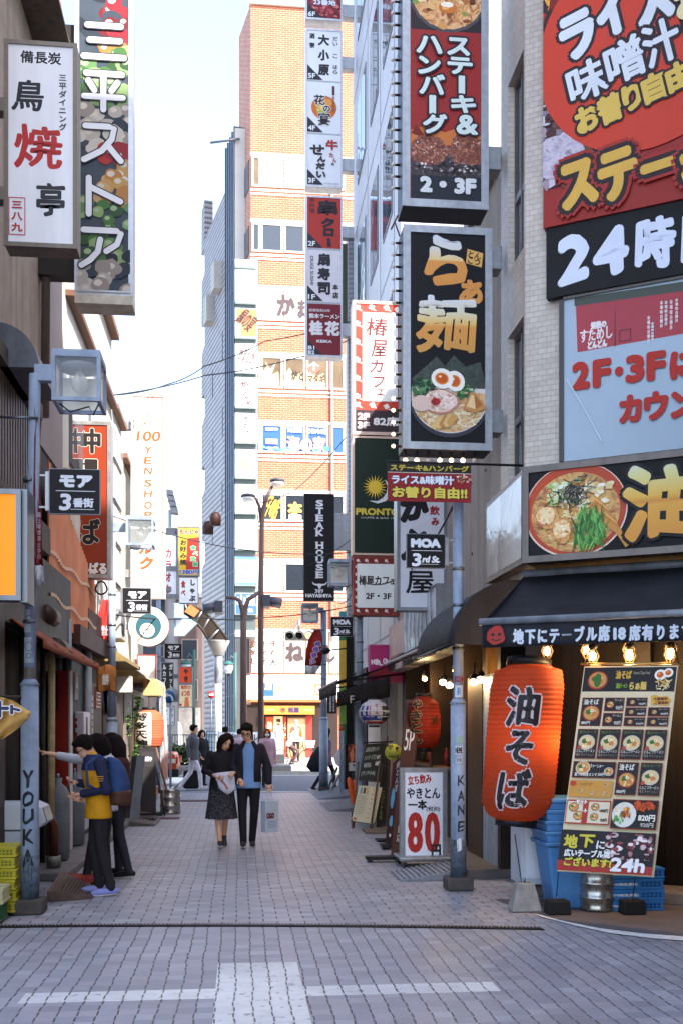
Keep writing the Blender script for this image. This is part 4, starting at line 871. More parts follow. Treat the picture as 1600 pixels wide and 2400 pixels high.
for i, pl in enumerate(([(965, 890), (1022, 836), (1060, 880), (1050, 930), (965, 930)], [(1040, 860), (1062, 832), (1102, 870), (1120, 940), (1040, 940)], [(1090, 858), (1124, 846), (1136, 900), (1130, 930), (1100, 930)])):
    P.poly(pl, m_food(['#141a16', '#26302a', '#36443a', '#566054'], 22)); cx = sum(p[0] for p in pl)/5; cy = sum(p[1] for p in pl)/5; speckle(P, cx, cy, 26, 28, ['#3c4a40', '#1c2420', '#48564a'], 26, .8, 2.4, rr, 5)
P.clip = (963, 830, 1138, 1038)
P.ell(1052, 930, 96, 98, '#3a3c46', n=40, a0=0, a1=180); P.ell(1052, 926, 91, 92, '#d8cfcb', n=40, a0=-10, a1=190); P.ell(1052, 928, 87, 88, m_food(['#8a5a30', '#c8945c', '#e0bc8c', '#b07a48'], 14), n=40, a0=-5, a1=185)
noodles(P, 1052, 965, 80, 48, ['#e0c69a', '#d4b07a', '#ecdcb8', '#c89a66'], 130, 3.2, rr)
speckle(P, 990, 915, 32, 24, ['#2f4a34', '#3f6a44', '#22362a', '#5a8a58'], 60, 4, 9, rr, 8); speckle(P, 1092, 920, 22, 18, ['#3f6a3c', '#6a9a54', '#2f5232'], 36, 3, 7, rr, 7)
blob(P, 1030, 946, 44, 30, '#b8806a', .12, 20, 2); blob(P, 1028, 944, 40, 26, m_food(['#c08a74', '#dcb8a6', '#ecd8cc', '#d4a492'], 12), .15, 20, 2); speckle(P, 1028, 944, 34, 20, ['#d8b4a0', '#f0ddd2', '#c49484'], 40, 2, 7, rr, 7); blob(P, 985, 950, 24, 18, '#d8bcae', .2, 14, 5)
blob(P, 1019, 945, 11, 10, '#a02a24', .4, 10, 9); speckle(P, 1019, 945, 7, 6, ['#c83a30', '#7a1a18'], 10, 1, 3, rr)
P.poly([(1082, 960), (1100, 920), (1112, 922), (1138, 958), (1110, 970)], '#c08850'); P.poly([(1090, 955), (1102, 926), (1108, 928), (1112, 960)], '#e4c490'); P.poly([(1112, 960), (1110, 926), (1128, 950)], '#a86a38')
for i in range(5): x = 1008+i*9; P.poly([(x, 1005-i*3), (x+14, 980-i*3), (x+26, 990-i*2), (x+10, 1014-i*2)], rr.choice(['#c89a58', '#b8844a', '#dab474']))
P.clip = None; egg(P, 1064, 895, 22, 25, -.4); egg(P, 1034, 890, 26, 24, .3); P.done(P.root); ramen = P
BULB_ON = mat('#ffd9a8', .4, 0, emit=1.6); BULB_OFF = mat('#d8c8b8', .3, .05)
def bulbs(P, vs, ulit, side=True, us=None):
    x0, x1, z0, z1 = P.box
    for i, v in enumerate(vs):
        z = at(940, v, 10.5).z; f = MB(); f.tube([V(x0-.001, 10.5, z), V(x0-.05, 10.5, z)], .012, DARK, 6); f.ball((x0-.075, 10.5, z), .019, BULB_ON if ulit(v) else BULB_OFF, 8, 6); f.build('bulb', P.root)
bulbs(steak, [5+27.3*i for i in range(17)], lambda v: False); bulbs(ramen, [570+28*i for i in range(18)], lambda v: v > 735)
for i in range(7):
    q = at(951+27*i, 1076, 10.35); f = MB(); f.tube([V(q.x, 10.4, ramen.box[2]), V(q.x, 10.4, q.z+.02)], .012, DARK, 6); f.ball((q.x, 10.4, q.z), .024, BULB_OFF if i in (2, 6) else BULB_ON, 8, 6); f.build('bulb', ramen.root)
f = MB(); f.tube([V(steak.box[0]-.02, 10.5, steak.box[2]), V(steak.box[0]-.09, 10.5, steak.box[2]-.15), V(steak.box[0]-.05, 10.5, ramen.box[3]+.12), V(steak.box[0], 10.5, ramen.box[3]-.02)], .008, mat('#5a2a20')); f.build('cable', steak.root)
# small hanging banner below the ramen sign
a, b = at(908, 1084, 9.72), at(1103, 1178, 9.72)
r = thing('hanging_banner', 'small red and black fabric banner hanging from a rod below the ramen sign', 'banner', ((a.x+b.x)/2, 9.72, b.z))
MB().box(a.x, b.x, 9.725, 9.735, b.z, a.z, mat('#8a2426', .7, .15, 3)).build('cloth', r)
MB().tube([V(a.x-.01, 9.73, a.z+.012), V(K.x, 9.78, a.z+.02)], .012, BLK).build('rod', r)
P = Paint((a.x, 9.725, a.z), ((b.x-a.x)/195, 0, 0), (0, 0, -(a.z-b.z)/94), (0, -1, 0), 908, 1084)
P.rect(908, 1084, 1103, 1106, '#221c1c', 'cloth_print'); P.text('ステーキ&ハンバーグ', 914, 1087, 1098, 1103, '#b8a83c', .8); P.rect(908, 1106, 1103, 1108, '#b8a8a0', 'cloth_print')
P.text('ライス&味噌汁', 917, 1113, 1063, 1136, '#d8dce4', 1.1, ('#2a3a5a', .9)); speckle(P, 1084, 1120, 17, 9, ['#8a4a30', '#c8907a', '#3a2020', '#e0c8c0'], 30, 1.5, 4, rr); P.text('お替り自由!!', 918, 1141, 1094, 1170, '#d4c050', 1.5, ('#3a1a18', 1.4)); P.done(r)

# floor guide sign
def tri(P, u, v, s, t, c='#2a2830'):
    P.poly([(u, v-s), (u, v), (u+s*1.02, v)], c, 'face')
    if len(t) == 2: P.text(t, u+2, v-15, u+19, v-3, '#e0e2e6', .5)
    else: P.text('B1', u+2, v-22, u+17, v-13, '#e0e2e6', .4); P.text('B2', u+2, v-11, u+17, v-2, '#e0e2e6', .4)
LG = mat('#dadce0', .5, .06, 2)
P = cabinet('floor_sign', 'topmost cabinet of the floor guide signs, red meat photo with 6F', 'sign', 716, -70, 802, 50, 24, .3, metal('#a8acb2'), .04, mat('#7a2430', .5), brackets=[(20, 830, .3)], group='floor guide cabinets on the pale panelled building')
P.clip = (720, -60, 798, 46); speckle(P, 765, 30, 45, 40, ['#8a2a34', '#b04a4c', '#5a141e', '#c87070', '#6a1a28'], 130, 2, 7, rr); P.clip = None
P.text('23番地', 734, 0, 787, 14, '#d8dce4', .6, ('#3a2a40', .8)); tri(P, 720, 46, 36, '6F'); P.done(P.root)
P = cabinet('floor_sign', 'middle cabinet of the floor guide signs, white panels 5F, 4F and 3F', 'sign', 716, 66, 802, 441, 24, .3, metal('#a8acb2'), .04, LG, brackets=[(142, 830, .28), (382, 830, .3)], group='floor guide cabinets on the pale panelled building')
for v in (189, 314): P.rect(719, v-1, 799, v+3, mat('#a8acb2', .5), 'face')
K1 = '#2a2830'
for ch, v in zip('大小原', (78, 114, 149)): P.text(ch, 745, v, 772, v+27, K1, 1.4, jag=.04)
P.text('酒', 725, 77, 738, 90, K1, .6); P.text('寮', 725, 99, 738, 112, K1, .6)
for ch, v in zip('だいこはら', (82, 94, 123, 149, 161)): P.text(ch, 780, v, 791, v+10, K1, .3)
tri(P, 720, 187, 36, '5F')
P.ell(759, 252, 29.5, 28.5, '#c86a28', n=28); P.ell(755, 256, 14, 13, '#a8a840'); P.ell(768, 240, 10, 9, '#d89040'); speckle(P, 750, 248, 12, 12, ['#e0a868', '#d8c880'], 10, 3, 5, rr)
P.text('花', 735, 222, 762, 247, K1, .9, ('#e6e4e0', 1), jag=.05); P.text('の', 757, 247, 774, 262, K1, .9, ('#e6e4e0', 1)); P.text('宴', 745, 264, 774, 295, K1, .9, ('#e6e4e0', 1), jag=.05); P.rect(778, 200, 784, 222, '#5a2a34', 'lettering'); P.glyphs('宴会料理', 777, 224, 785, 262, '#8a5a40', .1, vert=True)
tri(P, 720, 311, 36, '4F')
for ch, u, v, s in (('せ', 726, 341, 34), ('ん', 743, 368, 20), ('だ', 740, 384, 22), ('い', 741, 404, 22)): P.text(ch, u, v, u+s, v+s*.72, K1, 1.2, jag=.04)
P.text('牛', 763, 328, 792, 353, '#a82a30', 1.1); P.text('た', 771, 359, 782, 370, '#a82a30', .4); P.text('ん', 779, 371, 788, 381, '#a82a30', .4); P.text('の', 776, 383, 783, 389, K1, .3); P.text('GYUTAN no SENDAI', 758, 431, 795, 434, '#6a6a70', 0)
tri(P, 720, 436, 36, '3F'); P.done(P.root)
P = cabinet('floor_sign', 'lowest cabinet of the floor guide signs, panels 2F, 1F, B1 and B2', 'sign', 716, 458, 802, 838, 24, .3, metal('#a8acb2'), .04, mat('#a8322a', .5, .08), brackets=[(540, 830, .28), (770, 830, .3)], group='floor guide cabinets on the pale panelled building')
P.rect(719, 584, 799, 710, mat('#d2ced2', .5, .06), 'face'); P.rect(719, 713, 799, 835, mat('#741e2b', .5, .08), 'face')
for v in (582, 709): P.rect(719, v-1, 799, v+4, mat('#a8acb2', .5), 'face')
for ch, u, v, s in (('串', 744, 466, 47), ('ク', 752, 508, 32), ('ロ', 757, 533, 26), ('ー', 766, 556, 10)): P.text(ch, u, v, u+s, v+s*.78 if ch != 'ー' else v+22, '#2c2028', 2.4, jag=.06, turn=ch == 'ー')
P.glyphs('串料理', 725, 462, 738, 500, '#6a2028', .4, vert=True); tri(P, 720, 580, 36, '2F')
for ch, v in zip('扇寿司', (593, 627, 661)): P.text(ch, 744, v, 774, v+30, K1, 1.6, jag=.03)
P.text('本', 779, 665, 793, 679, K1, .6); P.text('店', 779, 684, 793, 699, K1, .6); P.text('OUGI SUSHI', 727, 600, 735, 668, K1, .1, turn=True); tri(P, 720, 706, 36, '1F')
P.text('創業昭和30年', 724, 725, 774, 732, '#d8d4d4', .1); P.text('熊本ラーメン', 724, 736, 796, 748, '#d8d4d4', .5); P.text('桂', 724, 753, 757, 788, '#d8d4d4', 2); P.text('花', 761, 753, 796, 788, '#d8d4d4', 2); P.text('KEIKA', 742, 798, 778, 805, '#d8d4d4', .5)
tri(P, 720, 835, 36, 'B12'); P.done(P.root)
# cafe tower sign
def camellia(P, x, y, s):
    for i in range(4): t = i*1.57+x; P.ell(x+s*.5*math.cos(t), y+s*.5*math.sin(t), s*.55, s*.5, '#e2d8d2', n=8)
    P.poly([(x+s, y+s*.6), (x+s*1.6, y+s*1.3), (x+s*.5, y+s*1.0)], '#e2d8d2')
P = cabinet('cafe_sign', 'upper red cafe sign with white flowers, half hidden by the ramen sign', 'sign', 826, 704, 940, 1021, 17.5, .35, mat('#c9b0a0', .5), .05, mat('#bc3a2a', .5, .06), brackets=[])
for x, y in [(838, 720), (870, 718), (905, 718), (930, 722)]+[(837, 758+43*i) for i in range(6)]+[(838, 950), (872, 950), (905, 953)]: camellia(P, x, y, 7)
P.rect(848, 730, 932, 942, mat('#dbe1e0', .5, .04), 'face'); P.frame(848, 730, 932, 942, 1, '#a8605a', 'face')
for ch, u, v, w_, h in (('椿', 858, 743, 50, 44), ('屋', 870, 795, 36, 42), ('カ', 867, 842, 30, 32), ('フ', 873, 882, 26, 28), ('ェ', 882, 912, 18, 16)): P.text(ch, u, v, u+w_, v+h, '#6a2420', .8, jag=.04, shear=.1)
P.rect(830, 963, 936, 1017, '#33262c', 'face'); P.text('2F', 837, 970, 865, 986, '#e0dcdc', 1.2, ('#8a3a40', .8)); P.text('3F', 837, 991, 865, 1007, '#e0dcdc', 1.2, ('#8a3a40', .8)); P.text('82席', 874, 977, 934, 1000, '#e0dcdc', 1.2); P.done(P.root)
P = cabinet('cafe_bar_sign', 'dark green upright sign with a yellow sun and crescent below the red cafe sign', 'sign', 826, 1022, 940, 1302, 17.5, .35, mat('#c9b0a0', .5), .03, mat('#0a2418', .5, .1, 1))
for i in range(20): t = 2*math.pi*i/20; P.poly([(878+14*math.cos(t-.13), 1141+14*math.sin(t-.13)), (878+29*math.cos(t), 1141+29*math.sin(t)), (878+14*math.cos(t+.13), 1141+14*math.sin(t+.13))], '#d8b83c', 'lettering')
P.ell(878, 1141, 15, 15, '#d8b83c', 'lettering'); P.stroke([(866, 1174), (884, 1177), (900, 1170), (911, 1155), (911, 1138), (902, 1124)], [1, 6, 10, 12, 8, 1], '#cfd4da', 'lettering')
P.text('PRONTO', 833, 1191, 936, 1208, '#cbb646', 1.2); P.text('CAFFÉ & BAR 1987', 845, 1211, 936, 1216, '#b8c0bc', .1); P.done(P.root)
P = cabinet('cafe_plaque_sign', 'lower cafe sign, white plaque with dark red flowered border above the pink sign', 'sign', 828, 1304, 940, 1442, 17.5, .35, mat('#8a3a30', .5), .03, mat('#7a2a24', .5, .06))
for x in (838, 858, 880, 904): camellia(P, x, 1313, 4); camellia(P, x, 1432, 4)
for i in range(6): camellia(P, 832, 1328+18*i, 4)
P.rect(836, 1321, 934, 1425, mat('#e2e8e6', .5, .05), 'face'); P.text('椿屋カフェ', 840, 1348, 928, 1372, '#2c2426', .7, jag=.04); P.text('2F・3F', 856, 1390, 916, 1405, '#2c2426', .8); P.done(P.root)
tq = at(938, 900, 17.6); MB().box(tq.x, K.x, 17.6, 17.8, tq.z-.2, tq.z+.2, ALU).build('bracket', P.root)
# steak house sign, black
P = cabinet('steak_house_sign', 'black upright sign with white serif capitals STEAK HOUSE and a bull head', 'sign', 712, 1157, 783, 1408, 24.6, .22, mat('#2a272c', .5), .02, mat('#121014', .6, .12), brackets=[(1245, 830, .9), (1330, 830, .1)])
WS = '#d8d8dc'
for w_, v0 in (('STEAK', 1171), ('HOUSE', 1270)):
    for i, ch in enumerate(w_):
        v = v0+17.4*i; P.text(ch, 740, v, 758, v+15.6, WS, 1.1)
        for (a_, b_) in {'T': [(746, v+15)], 'K': [(740, v), (740, v+15)], 'H': [(740, v), (740, v+15), (753, v), (753, v+15)], 'E': [(740, v), (740, v+15)], 'A': [(738, v+15), (753, v+15)], 'U': [(740, v), (753, v)], 'S': []}.get(ch, []): P.rect(a_-1.4, b_-.4, a_+6, b_+1.1, WS, 'lettering')
P.stroke([(732, 1364), (735, 1369), (742, 1371), (749, 1371), (756, 1371), (763, 1369), (766, 1364)], [1, 3, 4, 6, 4, 3, 1], WS, 'lettering'); P.poly([(743, 1369), (755, 1369), (751, 1380), (747, 1380)], WS, 'lettering')
P.text('389', 738, 1381, 758, 1390, WS, .3); P.text('HAYASHIYA', 716, 1392, 778, 1401, WS, .7); P.done(P.root)
# white brush sign over the pork bar
P = cabinet('bar_sign', 'white upright box sign with big black brush hiragana above the pork bar', 'sign', 930, 1158, 1046, 1431, 13.5, .3, metal('#8a8e96'), .04, mat('#dcdee6', .5, .06), brackets=[(1230, 1075, .3), (1400, 1075, .2)])
BK = '#241f24'
P.text('が', 936, 1150, 1006, 1226, BK, 5, jag=.07); P.text('ぶ', 938, 1238, 1004, 1318, BK, 5, jag=.07); P.text('屋', 950, 1338, 1016, 1392, BK, 1.0, jag=.03); P.text('飲', 1006, 1184, 1029, 1206, '#a8262c', .9); P.text('み', 1010, 1212, 1028, 1231, '#a8262c', 1.1); P.done(P.root)
# glass billboard along the bar's front wall
r = thing('poster_case', 'glass poster case with painted white and blue reflections along the wall above the black awnings', 'sign', (2.6, 14, 2.5))
MB().box(2.5, K.x, 12.9, 15.5, 2.55, 3.45, metal('#8a8d92')).build('case', r)
f = MB(); f.box(2.49, 2.499, 12.96, 15.44, 2.6, 3.4, m_stripes('reflection_streaks', '#e8eef2', '#6f98b4', .34, 'y', .55, .8, .12, .35)); f.build('poster', r)  # white-blue streaks paint the reflection in the glass into the colour
r = thing('poster_case', 'slim pale fascia board with faint lettering left of the glass poster case', 'sign', (2.6, 16.4, 2.4))
MB().box(2.52, K.x, 15.6, 17.25, 2.55, 3.3, mat('#b8a8a8', .5, .2, 2)).build('board', r)
MB().box(2.511, 2.519, 15.9, 17.0, 2.7, 2.78, mat('#8a6a6a')).build('lettering', r)
P = cabinet('pink_sign', 'magenta box sign with jumbled white letters above the black awning', 'sign', 865, 1511, 945, 1600, 17.2, .2, mat('#a84a80', .5), .015, mat('#9a1c62', .45, .06))
for i, ch in enumerate('NiLQuicK'): P.text(ch, 869+9*i, 1545+R.uniform(-3, 3), 878+9*i, 1557+R.uniform(-2, 3), '#e0d8e0', .9, rot=R.uniform(-.2, .2))
P.done(P.root)

# ---------------------------------------------------------------- corner building signs (chamfered wall)
def chpaint(off): return Paint(K+CN*off, CD, (0, 0, -1), CN, 0, 0)
SR = 6.2
def slab(name, label, u, vt, vb, off, thick, m, root=None):
    s0 = CH(u, vt, off)[0]; zt = CH(u, vt, off)[1] if vt > -500 else 10.5; zb_ = CH(u, vb, off)[1]
    r = thing(name, label, 'sign', cp((s0+SR)/2, zb_, off))
    chex(s0, SR, zb_, zt, off, off-thick, m).build('board', r); return r, s0, zt, zb_
r, s0, zt, zb_ = slab('steak_billboard', 'huge red billboard with slanted white and yellow katakana and flames, upper right', 1272, -600, 535, .13, .1, mat('#9a2a22', .45, .1, .8))
P = chpaint(.13); B = lambda a, b, c, d: cbox(a, b, c, d, .13)
def pt(u, v, off=.13): s, z = CH(u, v, off); return (s, -z)
P.clip = (s0, -zt, SR, -zb_)
P.poly([pt(1271, -60), pt(1640, -60), pt(1640, 290), pt(1271, 455)], m_food(['#0c0708', '#2a1618', '#4a221c', '#6a4038'], 3)); P.poly([pt(1271, 430), pt(1640, 320), pt(1640, 560), pt(1271, 545)], mat('#96281f', .5, .1, .8))
for i in range(60):
    u, v = rr.uniform(1272, 1330), rr.uniform(-40, 150); s, z = pt(u, v); blob(P, s, z, rr.uniform(.04, .14), rr.uniform(.06, .3), rr.choice(['#c8401c', '#d87a28', '#7a1c14', '#3a1814', '#b03018', '#e0a040']), .5, 9, i)
for i in range(150):
    u, v = rr.uniform(1272, 1400), rr.uniform(200, 440); s, z = pt(u, v); blob(P, s, z, rr.uniform(.01, .07), rr.uniform(.01, .06), rr.choice(['#8a7a88', '#c8bcc8', '#4a2a28', '#241a1c', '#6a4030', '#a08c98', '#3a2224']), .5, 8, i)
s, z = pt(1300, 370); P.ell(s, z, .28, .2, m_food(['#5a4c58', '#a498a8', '#c8bcc8', '#3a2c30'], 7), n=20); s, z = pt(1290, 415); P.stroke([(s-.2, z-.05), (s+.2, z+.02), (s+.5, z+.1)], .05, '#b8aab8')
s, z = pt(1510, 95); RED = mat('#c83a20', .45, .06)
P.ell(s, z, .98, .98*1.02, RED, n=48, rot=-.2); P.poly([pt(1486, 290), pt(1545, 270), pt(1524, 337)], RED); P.poly([pt(1560, -60), pt(1700, -60), pt(1700, 60), pt(1610, 120)], '#2a1c20')
ob = [('#2c1c20', .032)]; WQ = '#d6dadf'; YQ = '#d8b452'
def ct(ch, bx, col, bold, o=None, **k): P.text(ch, *B(*bx), col, bold, o, part='lettering', **k)
for ch, bx in (('ラ', (1312, 28, 1396, 140)), ('イ', (1396, -25, 1465, 90)), ('ス', (1484, -70, 1572, 62))): ct(ch, bx, WQ, .03, ob, shear=.0, rot=-.22)
for ch, bx in (('味', (1330, 143, 1422, 238)), ('噌', (1418, 92, 1508, 195)), ('汁', (1506, 48, 1592, 155))): ct(ch, bx, WQ, .012, ob, rot=-.22)
for ch, bx in (('お', (1348, 248, 1404, 312)), ('替', (1400, 222, 1460, 292)), ('り', (1458, 198, 1505, 262)), ('自', (1504, 172, 1562, 242)), ('由', (1560, 146, 1622, 215))): ct(ch, bx, YQ, .016, [('#2c1c20', .024)], rot=-.22)
ct('お', (1580, -40, 1650, 45), '#e0d0a0', .02, rot=-.2)
ob2 = [('#a02a20', .075), ('#2c1a1c', .045)]
for ch, bx in (('ス', (1312, 378, 1400, 490)), ('テ', (1402, 352, 1496, 472)), ('ー', (1500, 378, 1592, 402)), ('キ', (1594, 320, 1690, 450))): ct(ch, bx, '#d6a848', .03, ob2, rot=-.12 if ch != 'ー' else -.1)
P.clip = None; P.done(r)
r, s0, zt, zb_ = slab('opening_hours_sign', 'black sign board with rough white brush characters for 24 hours, under the red billboard', 1279, 536, 700, .11, .08, mat('#100d0f', .6, .12, 2))
P = chpaint(.11); B = lambda a, b, c, d: cbox(a, b, c, d, .11)
for ch, bx in (('2', (1305, 548, 1380, 668)), ('4', (1388, 530, 1474, 648)), ('時', (1486, 507, 1584, 632)), ('間', (1594, 490, 1700, 610))): P.text(ch, *B(*bx), '#d4daea', .034 if ch in '24' else .022, jag=.07)
P.done(r)
r, s0, zt, zb_ = slab('window_board', 'pale blue shop window board with red lettering for seats on 2F and 3F, right edge', 1320, 704, 1082, .06, .05, mat('#a3b3c1', .12, .12, .5))
f = MB(); chex(s0-.04, s0, zb_, zt, .085, .01, mat('#4a4644', .4), f); chex(s0, SR, zt, zt+.04, .085, .01, mat('#6a6662', .4), f); f.build('frame', r)
P = chpaint(.06); B = lambda a, b, c, d: cbox(a, b, c, d, .06)
q = lambda u, v: pt(u, v, .06)
P.poly([q(1348, 706), q(1640, 660), q(1640, 775), q(1352, 826)], '#a84048', 'picture'); P.poly([q(1440, 720), q(1441, 720), q(1442, 812), q(1439, 812)], '#5a2028'); P.poly([q(1345, 700), q(1650, 652), q(1650, 675), q(1345, 718)], '#4a5048')
P.text('すためし', *B(1358, 768, 1434, 798), '#e4dcdc', .003); P.text('情熱の', *B(1383, 752, 1420, 770), '#e4dcdc', .004); P.text('どんどん', *B(1376, 797, 1422, 816), '#e4dcdc', .005); P.frame(*B(1450, 772, 1478, 800), .008, '#5a2028', 'picture')
for u, v0, v1 in ((1515, 740, 805), (1524, 755, 800), (1545, 705, 770), (1556, 705, 765), (1568, 703, 775), (1581, 700, 758)): P.glyphs('本場味自慢丼', *B(u, v0, u+8, v1), '#e4dcdc', .001, vert=True)
RL = '#b0281c'
for t, bx in (('2', (1340, 848, 1382, 914)), ('F', (1388, 842, 1432, 908)), ('・', (1440, 860, 1460, 882)), ('3', (1465, 832, 1510, 898)), ('F', (1514, 824, 1560, 892)), ('に', (1568, 822, 1632, 888))): P.text(t, *B(*bx), RL, .02)
for t, bx in (('カ', (1450, 926, 1504, 992)), ('ウ', (1508, 918, 1566, 986)), ('ン', (1570, 916, 1630, 980))): P.text(t, *B(*bx), RL, .018)
P.stroke([q(1328, 890), q(1370, 960), q(1410, 1035)], .012, '#c4d2dc'); P.done(r)
# box sign with the noodle bowl
OFF = .5
s0 = CH(1226, 1200, OFF)[0]; zt = CH(1226, 1098, OFF)[1]; zb_ = CH(1226, 1318, OFF)[1]
r = thing('noodle_box_sign', 'black box sign with a red noodle bowl photo over the corner awning', 'sign', cp(s0+2, zb_, OFF))
FRB = metal('#6a625e', .45)
f = MB(); chex(s0, SR, zb_, zt, OFF, .02, mat('#0e0a0b', .6, .12), f); f.build('cabinet', r)
f = MB(); w_ = .05
chex(s0-.01, SR, zt-w_, zt+.01, OFF+.02, OFF+.0005, FRB, f); chex(s0-.01, SR, zb_-.01, zb_+w_, OFF+.02, OFF+.0005, FRB, f); chex(s0-.01, s0+w_, zb_+w_, zt-w_, OFF+.02, OFF+.0005, FRB, f); f.build('frame', r)
P = chpaint(OFF); B = lambda a, b, c, d: cbox(a, b, c, d, OFF); P.clip = (s0+w_, -zt+w_, SR, -zb_-w_)
bx = B(1228, 1084, 1470, 1306); cx, cy, rx, ry = (bx[0]+bx[2])/2, (bx[1]+bx[3])/2, (bx[2]-bx[0])/2, (bx[3]-bx[1])/2
P.ell(cx, cy, rx, ry, '#e0c8b8', n=56); P.ell(cx, cy-.005, rx*.975, ry*.975, mat('#b4401e', .4, .12, 2), n=56); P.ell(cx, cy+.02, rx*.86, ry*.84, m_food(['#5a1c0c', '#a8682c', '#d8a858', '#8a3c18'], 9), n=48)
e = lambda x, y: (cx+x*rx, cy+y*ry)
noodles(P, *e(0, .05), rx*.74, ry*.74, ['#e2c07c', '#d0a052', '#ecd9a4', '#b8803c'], 170, .012, rr)
for i in range(60): x, y = e(rr.uniform(-.5, .1), rr.uniform(-.62, -.15)); blob(P, x, y, .03, .02, rr.choice(['#cfd8a8', '#e6e6d2', '#9ab86a', '#b8cc8a']), .4, 7, i)
for i in range(34): x, y = e(rr.uniform(.1, .72), rr.uniform(-.6, .0)); blob(P, x, y, .035, .02, rr.choice(['#e0d0a0', '#d8c088', '#ece4c8']), .4, 7, i)
for i in range(7):
    x, y = e(.25+.055*i, -.32+.1*i); P.stroke([(x, y), (x+.12, y+.11), (x+.2, y+.24)], .05, ['#c88a44', '#dca45c', '#b87838'][i % 3])
for i in range(110):
    x, y = e(rr.gauss(-.02, .17), rr.gauss(-.32, .13)); t = rr.uniform(0, 3.14); l = .045; P.stroke([(x-l*math.cos(t), y-l*math.sin(t)), (x+l*math.cos(t), y+l*math.sin(t))], .008, rr.choice(['#26221e', '#3a362c', '#5a5444', '#1a1816', '#8a8470']))
for (x, y, w2, h2) in ((-.55, .12, .24, .24), (-.25, .42, .2, .26)):
    X, Y_ = e(x, y); blob(P, X, Y_, rx*w2, ry*h2, m_food(['#6a2c0c', '#b46a24', '#dca050', '#8a4414'], 12), .2, 16, x); blob(P, X, Y_-.02, rx*w2*.8, ry*h2*.75, m_food(['#a85a1c', '#e0a860', '#f0d8a8', '#c07830'], 11), .2, 14, y); P.poly([(X-.06, Y_-.07), (X+.07, Y_-.06), (X+.06, Y_+.0), (X-.05, Y_-.01)], '#ecd0a0'); speckle(P, X, Y_, rx*w2*.7, ry*h2*.6, ['#f4e0c0', '#8a4014', '#e0a860'], 9, .008, .02, rr, 6)
for i in range(80):
    x, y = e(rr.uniform(.0, .55), rr.uniform(.1, .75)); t = rr.uniform(-2.3, -1.1); l = rr.uniform(.06, .15); P.stroke([(x-l*math.cos(t), y-l*math.sin(t)), (x, y), (x+l*math.cos(t+.2), y+l*math.sin(t+.2))], [.004, .02, .004], rr.choice(['#3f7a34', '#5a9a44', '#2c5a28', '#78b45a', '#3a6a30']))
P.clip = None
G3 = m_grad(CH(1500, 1250, OFF)[1], CH(1500, 1080, OFF)[1], [(0, '#d08a20'), (.38, '#d89a2c'), (.42, '#c87f1c'), (.5, '#d8a838'), (.8, '#d0c880'), (1, '#c4ccc0')])
P.text('油', *B(1458, 1086, 1640, 1268), G3, .03, [('#120e10', .03)], jag=.06); P.done(r)
# its street-side panel
f = MB(); c0 = cp(s0, 0, OFF); X = c0.x-.012; y1 = 10.75
f = MB(); f.hexa([V(c0.x, c0.y, zb_), V(c0.x+.02, y1, zb_+.02), V(c0.x+.02, y1, zt), V(c0.x, c0.y, zt)], [V(c0.x+.3, c0.y+.2, zb_), V(c0.x+.3, y1, zb_+.02), V(c0.x+.3, y1, zt), V(c0.x+.3, c0.y+.2, zt)], FRB); f.build('side_cabinet', r)
f = MB(); f.quad((X+.006, c0.y+.06, zb_+.05), (X+.028, y1-.06, zb_+.07), (X+.028, y1-.06, zt-.05), (X+.006, c0.y+.06, zt-.05), m_stripes('faded_poster', '#cfc8c0', '#a89a8c', .9, 'y', .5, 1.3, .12, .4)); f.build('side_face', r)

# ---------------------------------------------------------------- stack of signs at the brick tower's corner
ys_ = 50.2
ts = thing('sign_stack', 'column of white box signs stacked on the left corner of the brick tower', 'sign', (at(574, 0, ys_).x, ys_, at(574, 1480, ys_).z))
TW = mat('#c9d2d0', .5, .08, 1); TF = mat('#c6d4d2', .5, .05)
e_ = [(608, 625), (632, 708), (722, 790), (805, 872), (884, 954), (968, 1037), (1053, 1120), (1135, 1203), (1218, 1288), (1305, 1372), (1390, 1440), (1477, 1492)]
MB().box(at(551, 0, ys_).x, at(600, 0, ys_).x, ys_+.25, ys_+1.2, at(570, 1492, ys_).z, at(570, 606, ys_).z, mat('#4c5656', .6)).build('mast', ts)
P = Paint((at(551, 0, ys_).x, ys_-.001, at(575, 600, ys_).z), ((at(604, 0, ys_).x-at(551, 0, ys_).x)/53, 0, 0), (0, 0, -(at(575, 600, ys_).z-at(575, 1500, ys_).z)/900), (0, -1, 0), 551, 600)
for i, (a_, b_) in enumerate(e_):
    z1_, z0_ = at(575, a_, ys_).z, at(575, b_, ys_).z
    MB().box(at(551, 0, ys_).x, at(604, 0, ys_).x, ys_, ys_+1.3, z0_, z1_, TW).build('cabinet', ts, .02)
    P.rect(553, a_+1.5, 602, b_-1.5, TF, 'face')
P.text('石塚ビル', 560, 612, 598, 620, '#7a6a6a', .1); P.rect(554, 724, 602, 788, '#c8744a', 'face'); P.text('縁の宴', 559, 728, 600, 772, '#3a2420', .8, rot=.7); P.rect(556, 758, 565, 785, '#e0d8d0', 'face')
P.text('かまどか', 560, 815, 598, 850, '#6a5654', 1, rot=.3); 
for ch, u, v, s in (('炉', 565, 893, 18), ('と', 578, 910, 8), ('マ', 566, 918, 12), ('タ', 571, 928, 12), ('ギ', 576, 938, 13)): P.text(ch, u, v, u+s, v+s*.9, '#5a2f2c', .6)
P.glyphs('うとっこ', 567, 976, 586, 1030, '#3c3a3e', .6, vert=True); P.text('炎', 557, 1070, 592, 1104, '#e0a870', 2); P.text('人', 592, 1060, 598, 1086, '#8a5a48', .4)
